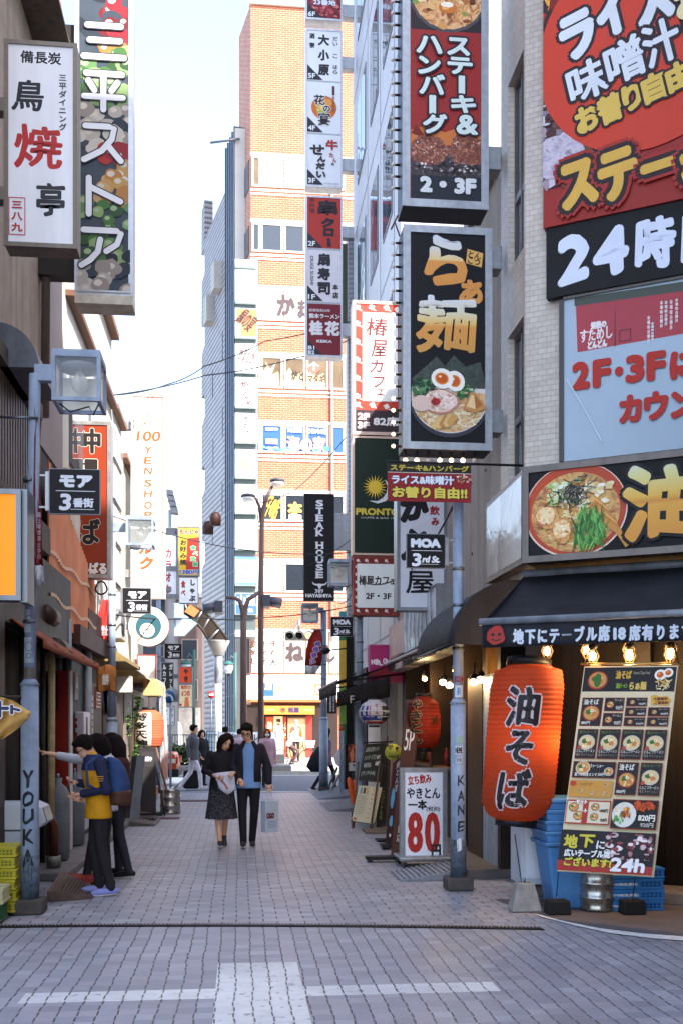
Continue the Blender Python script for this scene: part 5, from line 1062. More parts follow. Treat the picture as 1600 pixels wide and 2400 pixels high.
P.stroke([(561, 1193), (575, 1196), (591, 1192)], 1, '#6a6a70'); P.text('ねぎ', 564, 1240, 577, 1262, '#6a6a70', .3); P.rect(553, 1305, 602, 1312, '#5a78b4', 'face'); P.rect(553, 1365, 602, 1371, '#5a78b4', 'face'); P.ell(576, 1330, 6, 6, '#d8a868'); P.text('まつや', 566, 1346, 587, 1354, '#6a6a70', .3)
P.rect(553, 1391, 602, 1439, '#3f62a4', 'face'); P.text('山屋', 556, 1394, 599, 1420, '#d0d8e8', 1); P.text('GOYA', 565, 1426, 594, 1435, '#d0d8e8', .5); P.text('石塚ビル', 557, 1480, 598, 1489, '#7a6a6a', .2); P.done(ts)
# signs of the far street
def wallsign(name, label, u0, v0, u1, v1, Y, bg, dep=.3):
    return cabinet(name, label, 'sign', u0, v0, u1, v1, Y, dep, mat('#6a6a6c', .5), .03, bg)
x_ = at(388, 0, 37.4).x
fb = thing('corner_block', 'dark building on the left across the road carrying the karaoke sign', 'building', (x_-4, 38, 0)); MB().box(x_-9, x_-.05, 37.9, 46, 0, at(390, 1240, 38).z, mat('#3c4048', .6, .2, .4)).build('wall', fb)
MB().box(x_-9, x_-.04, 37.7, 37.89, .1, 3, mat('#8a7a6c', .5, .5, .8)).build('shop_front', fb)
P = wallsign('karaoke_sign', 'white upright sign with red katakana and dark top for karaoke, across the road', 388, 1236, 416, 1400, 37.6, mat('#c6cad0', .5)); P.rect(390, 1238, 414, 1254, '#3a3e48', 'face')
for i, ch in enumerate('カラオケ'): P.text(ch, 389, 1286+i*28, 402, 1308+i*28, '#8a2a38', 1)
P.stroke([(392, 1268), (398, 1262), (405, 1270), (410, 1264)], .8, '#6a7078', 'lettering'); P.done(P.root)
P = wallsign('pancake_sign', 'yellow and red upright sign priced 1380 yen for savoury pancakes, across the road', 417, 1234, 469, 1350, 37.5, mat('#b8942c', .5))
P.rect(419, 1237, 467, 1256, '#b8902c', 'face'); P.text('もんじゃ', 421, 1239, 466, 1253, '#a82a24', .8, ('#e6dcc0', .5)); P.poly([(440, 1262), (467, 1258), (467, 1335), (436, 1335)], '#98281f', 'face'); P.glyphs('お好み焼', 421, 1264, 439, 1326, '#26201c', .7, vert=True)
for i, ch in enumerate('食べ放題'): P.text(ch, 446+(i % 2)*6, 1278+i*13, 460+(i % 2)*4, 1289+i*13, '#3f8a5a', .7, ('#dcd8c8', .5))
P.text('5F', 454, 1262, 465, 1274, '#8a3a28', .4); P.text('1380円', 421, 1335, 467, 1347, '#24408a', .8, ('#dcd4b0', .4), shear=.1); P.done(P.root)
P = wallsign('hotpot_sign', 'white upright sign with black hiragana below the yellow pancake sign', 419, 1352, 466, 1415, 37.5, mat('#c6c8ca', .5)); P.glyphs('しゃぶ', 443, 1356, 460, 1412, '#2a2426', 1, vert=True); P.glyphs('食べ', 424, 1360, 436, 1400, '#8a2a24', .8, vert=True); P.done(P.root)
P = wallsign('crepe_sign', 'black upright sign with white katakana under the smallest plate, across the road', 378, 1552, 408, 1622, 37.4, mat('#1e1c1c', .5)); P.glyphs('ガレット', 396, 1556, 406, 1618, '#c8c4bc', .3, vert=True); P.glyphs('ルカフェ', 381, 1556, 391, 1618, '#c8c4bc', .3, vert=True); P.done(P.root)
P = wallsign('orange_banner_sign', 'orange upright sign with black hiragana beneath the green street lamp', 419, 1562, 452, 1602, 37.2, mat('#c8421c', .5)); P.glyphs('やき', 430, 1566, 443, 1600, '#2a1c18', .9, vert=True); P.done(P.root)
P = wallsign('poster_sign', 'cream poster with red lettering under the orange hiragana sign', 419, 1603, 453, 1658, 37.2, mat('#cdb890', .5)); P.text('無料の', 424, 1606, 448, 1616, '#a8402c', .4); P.text('6つの', 426, 1618, 446, 1632, '#a8402c', .6); P.poly([(432, 1656), (434, 1634), (442, 1634), (444, 1656)], '#b8683c'); P.ell(424, 1652, 3, 3, '#8a2a28'); P.done(P.root)
P = wallsign('vertical_sign', 'white upright sign with black katakana near the white van', 384, 1655, 410, 1700, 37.3, mat('#c4c6c8', .5)); P.glyphs('セラ', 386, 1658, 394, 1698, '#2a2a30', .4, vert=True); P.glyphs('オサム', 398, 1658, 408, 1698, '#2a2a30', .4, vert=True); P.done(P.root)
for s_ in ('karaoke_sign', 'pancake_sign', 'hotpot_sign', 'crepe_sign', 'orange_banner_sign', 'poster_sign', 'vertical_sign'):
    o_ = bpy.data.objects[s_]; l = o_.location; MB().box(x_-.3, l.x, 37.55, 37.9, l.z+.2, l.z+.35, STEEL).build('bracket', o_)
st_ = at(398, 1170, 60); r = thing('stepped_sign', 'grey stepped stack of tilted box signs rising above the far roofs', 'sign', (st_.x, 60, at(398, 1200, 60).z))
for i in range(4):
    a_ = at(390+3.5*i, 1146+13*i, 60); MB().prism([a_, a_+V(.38, 0, -.05), a_+V(.42, 0, -.42), a_+V(.0, 0, -.36)], (0, .8, 0), mat('#7c7c80', .5, .2)).build('box', r)
b_ = at(399, 1195, 60.4); MB().box(b_.x-.1, b_.x+.1, 60.3, 60.5, 5, b_.z, STEEL).build('mast', r)
# ================================================================ lamp poles with square lamps
PC = paint_metal('#93a2b8', .5)
def lamp_pole(label, x, y, zt, zw, r0, r1, lamp=None, side=1, taper=True, lean=0):
    r = thing('lamp_pole', label, 'lamp pole', (x, y, 0), 'square lamp poles along the alley')
    MB().tube([V(x, y, zw), V(x+lean, y, zt)], r0, PC, 12).build('pole', r)
    f = MB(); f.tube([V(x, y, .12), V(x, y, zw-.03)], r1, PC, 14); f.tube([V(x, y, zw-.03), V(x, y, zw+.02)], [r1+.012, r0], PC, 14); f.build('pole_sleeve', r)
    MB().tube([V(x, y, .13), V(x, y, .5)], r1+.004, mat('#55606e', .7, .6, 26, grime=.4), 14).build('rust_band', r)
    MB().box(x-.13, x+.13, y-.13, y+.13, 0, .13, mat('#4c4744', .9, .3, 9, bump=.5)).build('footing', r, .02)
    f = MB()
    for z in (zw+.5, zt*.62, zt*.62+.35, zt*.8): f.tube([V(x, y, z), V(x, y, z+.03)], r0+.008, STEEL, 12)
    f.build('clamp', r)
    if lamp:
        u0, v0, u1, v1 = lamp; a, b = at(u0, v0, y-.2), at(u1, v1, y-.2); x0, x1, z0, z1 = a.x, b.x, b.z, a.z; d = x1-x0; y0, y1 = y-.2, y-.2+d; t = .035*d/.45
        f = MB()
        for zz_ in (z0, z1-t):
            for yy in (y0, y1-t): f.box(x0, x1, yy, yy+t, zz_, zz_+t, PC)
            for xx in (x0, x1-t): f.box(xx, xx+t, y0+t, y1-t, zz_, zz_+t, PC)
        for xx in (x0, x1-t):
            for yy in (y0, y1-t): f.box(xx, xx+t, yy, yy+t, z0+t, z1-t, PC)
        h = f.build('lamp_housing', r)
        MB().box(x0+.003, x1-.003, y0+.003, y1-.003, z1+.001, z1+.03, PC).build('lid', h)
        g = MB(); g.box(x0+t, x1-t, y0+.01, y0+.014, z0+t, z1-t, m_clear()).box(x0+t, x1-t, y1-.014, y1-.01, z0+t, z1-t, m_clear()).box(x0+.01, x0+.014, y0+t, y1-t, z0+t, z1-t, m_clear()).box(x1-.014, x1-.01, y0+t, y1-t, z0+t, z1-t, m_clear()); g.build('glass', h)
        cx, cy = (x0+x1)/2, (y0+y1)/2; g = MB(); g.lathe([(d*.42, z1-t-d*.12), (d*.40, z1-t-d*.04), (d*.1, z1-t-.002)], (cx, cy, 0), mat('#8a8f96', .4), 16)
        g.box(x0+t, x1-t, y1-.03, y1-.016, z0+t, z1-t-d*.15, mat('#f2eee2', .4, .05, 3)); g.build('reflector', h)
        g = MB(); g.lathe([(.02, z1-d*.2), (.03, z1-d*.26), (.085*d/.45, z1-d*.42), (.07*d/.45, z1-d*.6), (.01, z1-d*.7)], (cx, cy, 0), m_clear('#e8e4d4', .55, .1), 14); g.tube([V(cx, cy, z1-d*.2), V(cx, cy, z1-d*.55)], .012, mat('#8a7a60'), 6); g.build('bulb', h)
        za = z1-d*.3; f = MB(); xe = x0 if side > 0 else x1; f.box(min(x+lean, xe), max(x+lean, xe), y-.04, y+.04, za-.07, za+.07, PC); f.build('arm', r)
        if z0 > 3: g = MB(); g.tube([V(x0+.05, y0+.1, z0), V(x0+.14, y0+.1, z0-.07), V(x0+.3, y0+.1, z0-.02), V(x1-.08, y0+.12, z0-.09), V(x1-.02, y0+.1, z0+.02)], .007, BLK, 5); g.build('cable', r)
    return r
Lp = lamp_pole('grey lamp pole with black graffiti on its thick foot, nearest at the left', -1.8, 9.07, at(82, 878, 9.07).z, 2.0, .05, .077, (121, 824, 236, 940), 1, lean=.045)
# graffiti and stickers wrapped on the pole sleeve
def wrap(x, y, r):
    P = Paint((x, y-r, 0), (1, 0, 0), (0, 0, -1), (0, -1, 0), 0, 0); P.fn = lambda u, v, L: V(x+(r+L)*math.sin(u/r), y-(r+L)*math.cos(u/r), -v); P.ml = .03; return P
P = wrap(-1.8, 9.07, .077)
for ch, z, h in (('Y', 1.12, .16), ('O', .95, .14), ('U', .80, .14), ('K', .62, .15), ('A', .44, .16)): P.text(ch, -.05, -z-h/2-.04, .05, -z+h/2-.04, '#22262e', .005, jag=.12)
for x in (-.035, .005, .03): P.stroke([(x, -.42), (x, -.42+R.uniform(.06, .16))], .004, '#22262e', 'lettering')
P.done(Lp); P = wrap(-1.8, 9.07, .05)
P.ml = .03; P.rect(-.045, -2.62, .045, -2.42, '#9aa6b4', 'sticker'); P.ring(0, -2.53, .03, .035, .006, '#4a5560', 'sticker'); P.rect(-.045, -2.38, .045, -2.16, '#93a0ae', 'sticker'); P.ring(0, -2.3, .03, .04, .006, '#4a5560', 'sticker'); P.ring(0, -2.22, .02, .02, .006, '#4a5560', 'sticker'); P.rect(-.05, -2.12, .05, -2.03, '#5c564e', 'sticker'); P.done(Lp)
lamp_pole('grey lamp pole with glass lamp in front of the hundred yen sign', -2.03, 16.7, at(264, 1260, 16.7).z, 1.75, .06, .085, (295, 1212, 360, 1278), 1)
lamp_pole('farthest grey pole of the left side, holding the smallest black plate', -1.98, 25.6, at(375, 1400, 25.6).z, 1.7, .055, .07)
Rp = lamp_pole('grey pole with stickers and black hand lettering beside the price board, right front', 2.15, 9.97, at(1070, 1150, 9.97).z, 1.87, .053, .076)
P = wrap(2.15, 9.97, .076)
for ch, z in (('K', 1.08), ('A', .93), ('N', .79), ('E', .63)): P.text(ch, -.022, -z-.055, .05, -z+.055, '#2c3038', .002, jag=.1)
P.rect(-.04, -1.52, .03, -1.45, '#8fb0a0', 'sticker'); P.rect(-.05, -1.42, .03, -1.34, '#c0c6cc', 'sticker'); P.text('NEME', -.045, -1.41, .025, -1.35, '#23262c', .002, part='sticker'); P.rect(-.035, -1.31, .025, -1.25, '#aeb6c0', 'sticker'); P.text('STK', -.03, -1.3, .02, -1.265, '#50565e', .001, part='sticker'); P.poly([(-.03, -.5), (.012, -.52), (.02, -.40), (-.022, -.38)], '#c4c8d0', 'sticker'); P.done(Rp)
P = wrap(2.15, 9.97, .053); P.rect(-.045, -2.02, .04, -1.9, '#c4cad2', 'sticker'); P.rect(-.02, -2.0, .01, -1.92, '#3f7fb8', 'sticker'); P.text('KIZAI', -.045, -2.11, .045, -2.05, '#8a3a4a', .003, part='sticker'); P.done(Rp)
lamp_pole('pale pole behind the smaller English plate, its lamp before the cafe sign', 2.1, 17.9, at(845, 1330, 17.9).z, 2.0, .06, .08, (772, 1313, 822, 1370), -1)
lamp_pole('grey pole with lamp and red flag at the far right end of the alley', 2.08, 25.3, at(765, 1430, 25.3).z, 1.85, .075, .11, (708, 1416, 747, 1457), -1)
# flags on the poles
def flag(name, label, pts, m, white=None, txt=None):
    """cloth as rows of (left,right) photo points at distances"""
    rows = []
    for (ul, ur, v, y) in pts:
        a, b = at(ul, v, y), at(ur, v, y+.12); rows.append([a+(b-a)*(i/6)+V(0, .035*math.sin(i*1.5+v*.02), .01*math.sin(i*2)) for i in range(7)])
    r = thing(name, label, 'flag', rows[-1][3]); k = white or len(rows)
    MB().sheet(rows[:k], m, True, (0, .004, 0)).build('cloth', r)
    if white: MB().sheet(rows[k-1:], mat('#c4c6cc', .7, .1), True, (0, .0045, 0)).build('hem', r)
    return r, rows
RD = mat('#9c2a24', .75, .15, 4)
r, rows = flag('pole_flag', 'narrow folded dark red flag hanging on the front left pole', [(80, 84, 950, 9.0), (80, 98, 985, 9.0), (80, 92, 1100, 9.0), (80, 96, 1180, 9.0), (79, 100, 1300, 9.0), (79, 103, 1325, 9.0), (79, 107, 1370, 9.0)], mat('#7a1e22', .75, .2, 4), 6)
q = at(92, 1200, 8.96); P = Paint(q, (.0037, 0, 0), (0, 0, -.0037), (0, -1, 0), 92, 1200); P.glyphs('路上喫煙禁止歩行', 88, 1200, 97, 1310, '#b8a0a4', .2, vert=True); P.done(r)
MB().tube([V(-2.05, 9.02, at(82, 978, 9).z), V(-1.72, 9.02, at(82, 978, 9).z)], .012, STEEL).build('rod', r)
r, rows = flag('pole_flag', 'red flag with white printed hem blowing beside the second left pole', [(240, 256, 1405, 16.6), (228, 256, 1450, 16.6), (216, 256, 1480, 16.6), (208, 256, 1506, 16.6), (206, 256, 1530, 16.7)], RD, 4)
a_ = at(207, 1506, 16.55); P = Paint(a_, (.0067, 0, 0), (0, 0, -.0067), (0, -1, 0), 207, 1506)
for i, t in enumerate(('新宿区 新宿', '新宿駅前商店街', 'モア3番街')): P.text(t, 212, 1509+i*7, 254, 1514+i*7, '#3a3a44', .1, rot=.12)
P.text('禁止', 238, 1465, 254, 1490, '#d8c8c8', .6); P.done(r)
r, rows = flag('pole_flag', 'red flag with purple lettering blowing from the far right pole', [(736, 752, 1476, 25.1), (722, 757, 1500, 25.1), (716, 757, 1530, 25.1), (714, 752, 1560, 25.1), (714, 738, 1580, 25.1)], RD, 4)
a_ = at(735, 1530, 25.0); P = Paint(a_, (.0104, 0, 0), (0, 0, -.0104), (0, -1, 0), 735, 1530); 
for i, ch in enumerate('喫煙禁止'): P.text(ch, 738-i*4.4, 1503+i*13, 752-i*4.4, 1516+i*13, '#6a4a9a', .8, ('#d8d0d8', .8), rot=-.3)
P.done(r); MB().tube([V(2.08, 25.2, at(755, 1476, 25.2).z), V(1.75, 25.1, at(736, 1476, 25.2).z)], .015, STEEL).build('rod', r)

# ================================================================ overhead cables
def cable(label, pts, rad=.012, sag=.25, name='overhead_cable', c='#2a2a2e'):
    f = MB()
    for a, b in zip(pts, pts[1:]):
        a, b = Vector(a), Vector(b); f.tube([a+(b-a)*t+V(0, 0, -sag*4*t*(1-t)) for t in [i/10 for i in range(11)]], rad, mat(c, .6), 5, False)
    tag(f.build(name), label, 'cable')
cable('upper thin cable crossing the sky from the left roofs to the pale panelled building', [at(258, 926, 18.5), at(395, 900, 22), at(480, 858, 24), at(620, 800, 26), at(832, 750, 24.5)], .014, .05)
cable('lower thin cable crossing the sky and the brick tower above the street', [at(258, 927, 18.5), at(480, 880, 24), at(690, 840, 26), at(832, 790, 24.5)], .014, .05)
cable('thin cable slanting down across the brick tower towards the double street lamp', [at(830, 1000, 24.6), at(690, 1150, 35), at(590, 1180, 36)], .015, .1)
cable('low cable running level past the brick tower at traffic signal height', [at(262, 1440, 16.8), at(470, 1448, 22), at(620, 1447, 26), at(826, 1420, 24.6)], .014, .05)
cable('short cable running along the front wall under the steak house sign', [at(712, 1330, 24.6), at(826, 1262, 24)], .01, .05)

# ================================================================ corner noodle shop
AWN = mat('#25252b', .75, .25, 3, bump=.15, grime=.25)
r = thing('awning', 'big black sloping awning with white lettering on its valance, over the corner noodle shop', 'awning', cp(3, 2.4, .6))
oT, oB = .22, 1.12
zT = CH(1300, 1346, oT)[1]; sT = CH(1226, 1350, oT)[0]; zB = CH(1300, 1450, oB)[1]; sB = CH(1128, 1460, oB)[0]
n = 12; rows = []
for j in range(6):
    t = j/5; rows.append([cp(sT+(sB-sT)*t+(SR-sT)*i/n, zT+(zB-zT)*t-.10*math.sin(math.pi*t)*.5+.012*math.sin(i*2.1+j), oT+(oB-oT)*t) for i in range(n+1)])
MB().sheet(rows, AWN, True, (0, 0, -.012)).build('canopy', r)
f = MB(); f.tube([cp(sB-.02, zB, oB), cp(SR, zB, oB)], .032, mat('#8e949e', .4, .25, 9, .4, grime=.4), 10); f.tube([cp(sT, zT+.02, oT), cp(SR, zT+.02, oT)], .04, mat('#8e949e', .4, .25, 9, .4, grime=.4), 10); f.build('bar', r)
zv = zB-.225; rows = [[cp(sB+.01+(SR-sB)*i/24, zB-.03-(zB-.03-zv)*j/3, oB+.008*math.sin(i*.9)*j/3) for i in range(25)] for j in range(4)]
MB().sheet(rows, AWN, True, CN*-.006).build('valance', r)
f = MB(); f.prism([cp(sT, zT, oT), cp(sB, zB, oB), cp(sB, zv, oB), cp(sB, zv+.05, oB-.1), cp(sT+.01, zT-.12, oT)], CD*.012, AWN); f.build('end_flap', r)
P = chpaint(oB+.012); B = lambda a, b, c, d: cbox(a, b, c, d, oB+.012)
P.glyphs('地下にテーブル席', *B(1200, 1469, 1430, 1510), '#c4cad4', .006, fill=.95, jag=.03); P.text('18', *B(1436, 1470, 1466, 1500), '#c4cad4', .008, jag=.02); P.glyphs('席有ります', *B(1472, 1462, 1625, 1503), '#c4cad4', .006, fill=.95, jag=.03)
bx = B(1142, 1470, 1182, 1510); cx, cy = (bx[0]+bx[2])/2, (bx[1]+bx[3])/2; blob(P, cx, cy, .085, .082, '#a02c24', .25, 16, 3); P.ell(cx-.03, cy-.01, .018, .014, '#2a1c1c'); P.ell(cx+.03, cy-.01, .018, .014, '#2a1c1c'); P.stroke([(cx-.04, cy+.03), (cx, cy+.045), (cx+.04, cy+.03)], .012, '#2a1c1c'); P.done(r)
# quarter-round canopy on the street side
r = thing('round_awning', 'black quarter-round awning on the street side of the corner noodle shop', 'awning', (2.3, 10.5, 2.4))
rows = []
for j in range(9):
    t = math.pi/2*j/8; rows.append([V(2.72-.70*math.sin(t), 9.8+1.8*i/12-.2*(math.sin(t))*(1 if i == 0 else 0), 2.40+.64*math.cos(t))+V(.012*math.sin(i*3.1), 0, .012*math.cos(i*3.1)) for i in range(13)])
MB().sheet(rows, AWN, True, (.01, 0, -.01)).build('canopy', r)
f = MB(); rim = [V(2.72-.70*math.sin(math.pi/2*j/8), 9.8-.2*math.sin(math.pi/2*j/8), 2.40+.64*math.cos(math.pi/2*j/8)) for j in range(9)]
f.add(rim+[V(2.72, 9.8, 2.4)], [tuple(range(10))], AWN); f.tube([V(2.02, 9.6, 2.4), V(2.02, 11.6, 2.4)], .015, BLK, 6); f.build('end_panel', r)
# caged bulbs
LG_ON = mat('#ffc06a', .4, 0, emit=9)
def cage_lamp(label, u, v, off, z_h):
    s, z = CH(u, v, off); c = cp(s, z, off); r = thing('caged_lamp', label, 'lamp', c-V(0, 0, .06), 'caged lamps under the corner awning')
    f = MB(); f.lathe([(.028, .05), (.045, .085), (.02, .11)], c, BLK, 10); f.tube([c+V(0, 0, .1), V(c.x, c.y, z_h)], .006, BLK, 5); f.build('socket', r)
    f = MB(); f.ball(c, (.03, .03, .04), LG_ON, 10, 7); f.build('bulb', r)
    f = MB()
    for i in range(6): t = i*math.pi/3; f.tube([c+V(.028*math.cos(t), .028*math.sin(t), .06), c+V(.055*math.cos(t), .055*math.sin(t), 0), c+V(.02*math.cos(t), .02*math.sin(t), -.07)], .004, mat('#4a3a28', .5), 4)
    f.build('cage', r)
    l = bpy.data.lights.new('glow', 'POINT'); l.energy = 2.4; l.color = (1, .6, .25); l.shadow_soft_size = .05; o = bpy.data.objects.new('glow', l); C.objects.link(o); o.parent = r; o.location = (0, 0, -.06)
for u, v, off, lb in ((1281, 1526, .75, 'caged warm lamp alone above the big orange lantern'), (1374, 1524, .7, 'upper caged warm lamp at the left end of the menu banner rod'), (1388, 1538, .85, 'lower caged warm lamp at the left end of the menu banner rod'), (1472, 1522, .7, 'upper caged warm lamp over the middle of the menu banner'), (1474, 1537, .85, 'lower caged warm lamp over the middle of the menu banner'), (1571, 1521, .7, 'upper caged warm lamp over the right end of the menu banner'), (1569, 1534, .85, 'lower caged warm lamp over the right end of the menu banner')): cage_lamp(lb, u, v, off, zv+.28)

# big orange lantern
def lantern(name, label, top, bot, rx, m, prof, nrib, cap, draw=None, power=0, lightpos=(0, 0, 0), bend=None):
    top, bot = Vector(top), Vector(bot); H = (top-bot).length; ax = (top-bot)/H
    def rad(t):  # t 0 bottom..1 top
        for (a, ra), (b, rb_) in zip(prof, prof[1:]):
            if a <= t <= b: q = (t-a)/(b-a); q = q*q*(3-2*q) if abs(ra-rb_) > .2 else q; return (ra+(rb_-ra)*q)*rx
        return prof[-1][1]*rx
    r = thing(name, label, 'lantern', bot)
    vs, fs = [], []; N = 36; K_ = nrib*4
    for i in range(K_+1):
        t = i/K_; rr_ = rad(t)*(1+.012*math.cos(i*math.pi/2)); c = bot+ax*(H*t)
        for j in range(N): a = 2*math.pi*j/N; vs.append(c+V(rr_*math.cos(a), rr_*math.sin(a), 0))
    for i in range(K_):
        for j in range(N): fs.append((i*N+j, i*N+(j+1) % N, (i+1)*N+(j+1) % N, (i+1)*N+j))
    f = MB(); f.add(vs, fs, m, True); f.build('paper', r)
    f = MB(); f.tube([top-ax*.01, top+ax*cap], rad(1)*1.02, BLK, 20); f.build('top_ring', r)
    f = MB(); f.tube([bot+ax*.01, bot-ax*cap], rad(0)*1.02, BLK, 20); f.build('bottom_ring', r)
    if power:
        l = bpy.data.lights.new('glow', 'POINT'); l.energy = power; l.color = (1, .55, .18); l.shadow_soft_size = .07; o = bpy.data.objects.new('glow', l); C.objects.link(o); o.parent = r; o.location = ax*(H*.5)+Vector(lightpos)
        MB().ball(bot+ax*(H*.5)+Vector(lightpos), .045, mat('#ffd090', .4, 0, emit=6), 10, 7).build('bulb', r)
    P = Paint(bot, (1, 0, 0), (0, 0, -1), (0, -1, 0), 0, 0); P.ml = .05
    # u = arc length from the viewer's side (x<0 left), v = fraction down 0..1
    def fn(u, v, L): t = min(max(1-v/H, .001), .999); rr_ = rad(t)+.006+L; a = u/rx; return bot+ax*(H*t)+V(rr_*math.sin(a), -rr_*math.cos(a), 0)
    P.fn = fn; P.root = r; P.R = rx; P.H = H; return P
PAP = mat('#8a3a20', .75, .16, 5, trans=.4)
P = lantern('paper_lantern', 'huge orange paper lantern with black brush characters beside the corner noodle shop', at(1238, 1560, 8.95), at(1208, 1922, 8.85), .325, PAP, [(0, .55), (.05, .82), (.12, .97), (.5, 1.0), (.86, 1.0), (.96, .92), (1, .6)], 32, .06, power=4.5, lightpos=(.16, -.12, .02))
P.ml = .06
for ch, v0, v1, a0, a1 in (('油', .14, .40, -.80, .12), ('そ', .42, .64, -.70, .02), ('ば', .66, .92, -.86, .04)): P.text(ch, a0*P.R, v0*P.H, a1*P.R, v1*P.H, '#1c1518', .012, [('#c4b0b0', .014)], jag=.06)
P.done(P.root)
c = at(1228, 2070, 8.84); MB().tube([at(1205, 1955, 8.85), at(1222, 2076, 8.84)], .005, BLK, 5).build('cord', P.root)
f = MB(); g0 = gr(1228, 2135); b4 = lambda s, z: [V(g0.x-s, g0.y-s*.7, z), V(g0.x+s, g0.y-s*.7, z), V(g0.x+s, g0.y+s*.7, z), V(g0.x-s, g0.y+s*.7, z)]
r = thing('lantern_weight', 'tapered concrete block tying down the huge orange lantern', 'weight', (g0.x, g0.y, 0)); f.hexa(b4(.135, .006), b4(.075, .25), mat('#8a8784', .9, .3, 12, bump=.6)); f.build('block', r, .012); MB().tube([V(g0.x, g0.y, .25), V(g0.x, g0.y, .29)], .012, STEEL, 6).build('eye_bolt', r)
# menu banner
CRM = mat('#dcc8a2', .7, .1, 4)
P = board('menu_banner', 'long hanging cloth menu of noodle photos with 24h at its foot', 'banner', [(1368, 1562), (1588, 1560), (1531, 2056), (1305, 2042)], [8.55, 8.05, 7.95, 8.4], .006, CRM, CRM)
rr = random.Random(21); q = P; DK = '#241f1e'
q.rect(1, .6, 99, 12.5, '#201a1a', 'picture'); bowl_small(q, 17, 7, 11, 1, '#a83a1e'); q.ell(17, 7, 4, 3.4, '#3d6a2c'); egg(q, 83, 4.4, 6, 2.6); egg(q, 91, 3.4, 5, 2.2); noodles(q, 88, 9, 10, 3.6, ['#d8b878', '#e8d4a0', '#c89a50'], 22, .6, rr)
q.text('油そば', 36, 2.2, 53, 6.4, '#d8a83c', .3); q.text('らぁ麺', 52, 7.6, 70, 11.8, '#d8b45a', .4); q.text('Famous Tokyo Food', 55, 2.6, 72, 4.6, '#b8a888', 0); q.text('醤油ラーメン', 38, 8.4, 50, 11, '#8fb03c', .1)
def cell(a, b, c, d, kind=0, sd=0):
    q.rect(a, b, c, d, '#8a2c20', 'picture'); q.rect(a+.6, b+.3, c-.6, d-.3, DK, 'picture'); w_, h = c-a, d-b
    if kind == 0: bowl_small(q, a+w_*.5, b+h*.55, w_*.42, sd, '#8a2c20'); q.text('油そば', a+2, b+.8, a+w_*.8, b+h*.25, '#e4dccc', .15); q.text('880円', a+2, d-2.4, a+w_*.5, d-.8, '#e4dccc', .05)
    if kind == 1: bowl_small(q, a+w_*.3, b+h*.52, h*.62, sd, '#8a2c20'); q.text('ラーメン', a+w_*.5, b+.7, c-1.5, b+h*.3, '#d8ccb8', 0); q.text('950円', a+w_*.6, d-h*.4, c-1.5, d-.7, '#e4dccc', .05)
    if kind == 2:
        bowl_small(q, a+w_*.5, b+h*.45, w_*.4, sd, '#c8b8a0', '#d8bc88'); q.ell(a+4, b+h*.62, 2.2, 1, '#b04a3a'); q.text('とんこつラーメン', a+1.5, d-4.6, c-1.5, d-3.1, '#e0d8c8', .03); q.text('味玉 チャーシュー', a+1.5, d-2.6, c-1.5, d-1.3, '#a89a88', 0); q.text('魚介スープ', a+2, b+.8, c-2, b+2.2, '#6a8a48', 0)
cell(3, 15.5, 26, 29.5, 0, 1); cell(28, 15.5, 49, 22.2, 1, 2); cell(28, 23, 49, 29.5, 1, 3)
for i in range(3): cell(51, 15.5+4.8*i, 73, 19.8+4.8*i, 1, 4+i)
for i in range(2): cell(75, 20.2+4.8*i, 97, 24.6+4.8*i, 1, 8+i)
q.poly([(76, 15), (80, 14.2), (86, 15.2), (92, 14.6), (97, 16.4), (94, 19.4), (86, 18.8), (78, 19)], '#d8a03c'); q.text('大盛無料', 79, 15.3, 94, 17, '#6a2418', .2); q.text('ご飯無料', 81, 17.2, 95, 18.8, '#6a2418', .2)
for i in range(4): cell(3+24*i, 31, 25.5+24*i, 45.5, 2, 20+i)
q.rect(3, 46.8, 49, 54.8, '#8a2c20', 'picture'); q.rect(3.8, 47.1, 48.2, 54.5, DK, 'picture'); bowl_small(q, 14, 50, 8, 31, '#c8b8a0'); bowl_small(q, 42, 51.5, 5, 32, '#b8b4b0'); q.text('ちゃーしゅー', 22, 48, 36, 49.8, '#e0d8c8', .05); q.text('豚つま刺身メンマ', 6, 52.2, 30, 54, '#e0d8c8', .08); q.text('350円', 31, 52.2, 38, 53.8, '#e0d8c8', .05)
q.rect(2, 56, 48, 64, '#c48a3a', 'picture')
for x, y in ((42, 58), (40, 62), (15, 61), (28, 62)): bowl_small(q, x, y, 3, x, '#8a8a80')
q.ell(6, 57.6, 3.4, 1.3, '#c03a2a'); q.text('トッピング', 14, 57, 26, 58.6, '#6a3418', .03)
cell(51, 46.8, 73, 62.5, 0, 41); cell(75, 46.8, 97, 62.5, 2, 42)
q.rect(2, 65.5, 49, 77, '#a8322a', 'picture'); q.rect(3, 66.2, 48, 76.4, '#d8c8ac', 'picture'); bowl_small(q, 10, 69, 5.5, 51, '#3a3a36'); bowl_small(q, 16, 73, 5.5, 52, '#8a2c20'); bowl_small(q, 33, 68.6, 4.5, 53, '#3a3a36'); bowl_small(q, 33, 73.4, 4.5, 54, '#5a5a4a'); q.rect(20, 66.2, 26, 76.4, '#a8322a', 'picture'); q.text('+', 21, 69.6, 25, 71.6, '#e8dccc', .2); q.text('セット', 12, 65.2, 24, 67.6, '#e8dccc', .4, ('#a8322a', .5)); q.text('1000円', 38, 69.5, 47, 71.2, '#3a2420', .15); q.text('920円', 40, 74, 47, 75.6, '#3a2420', .15)
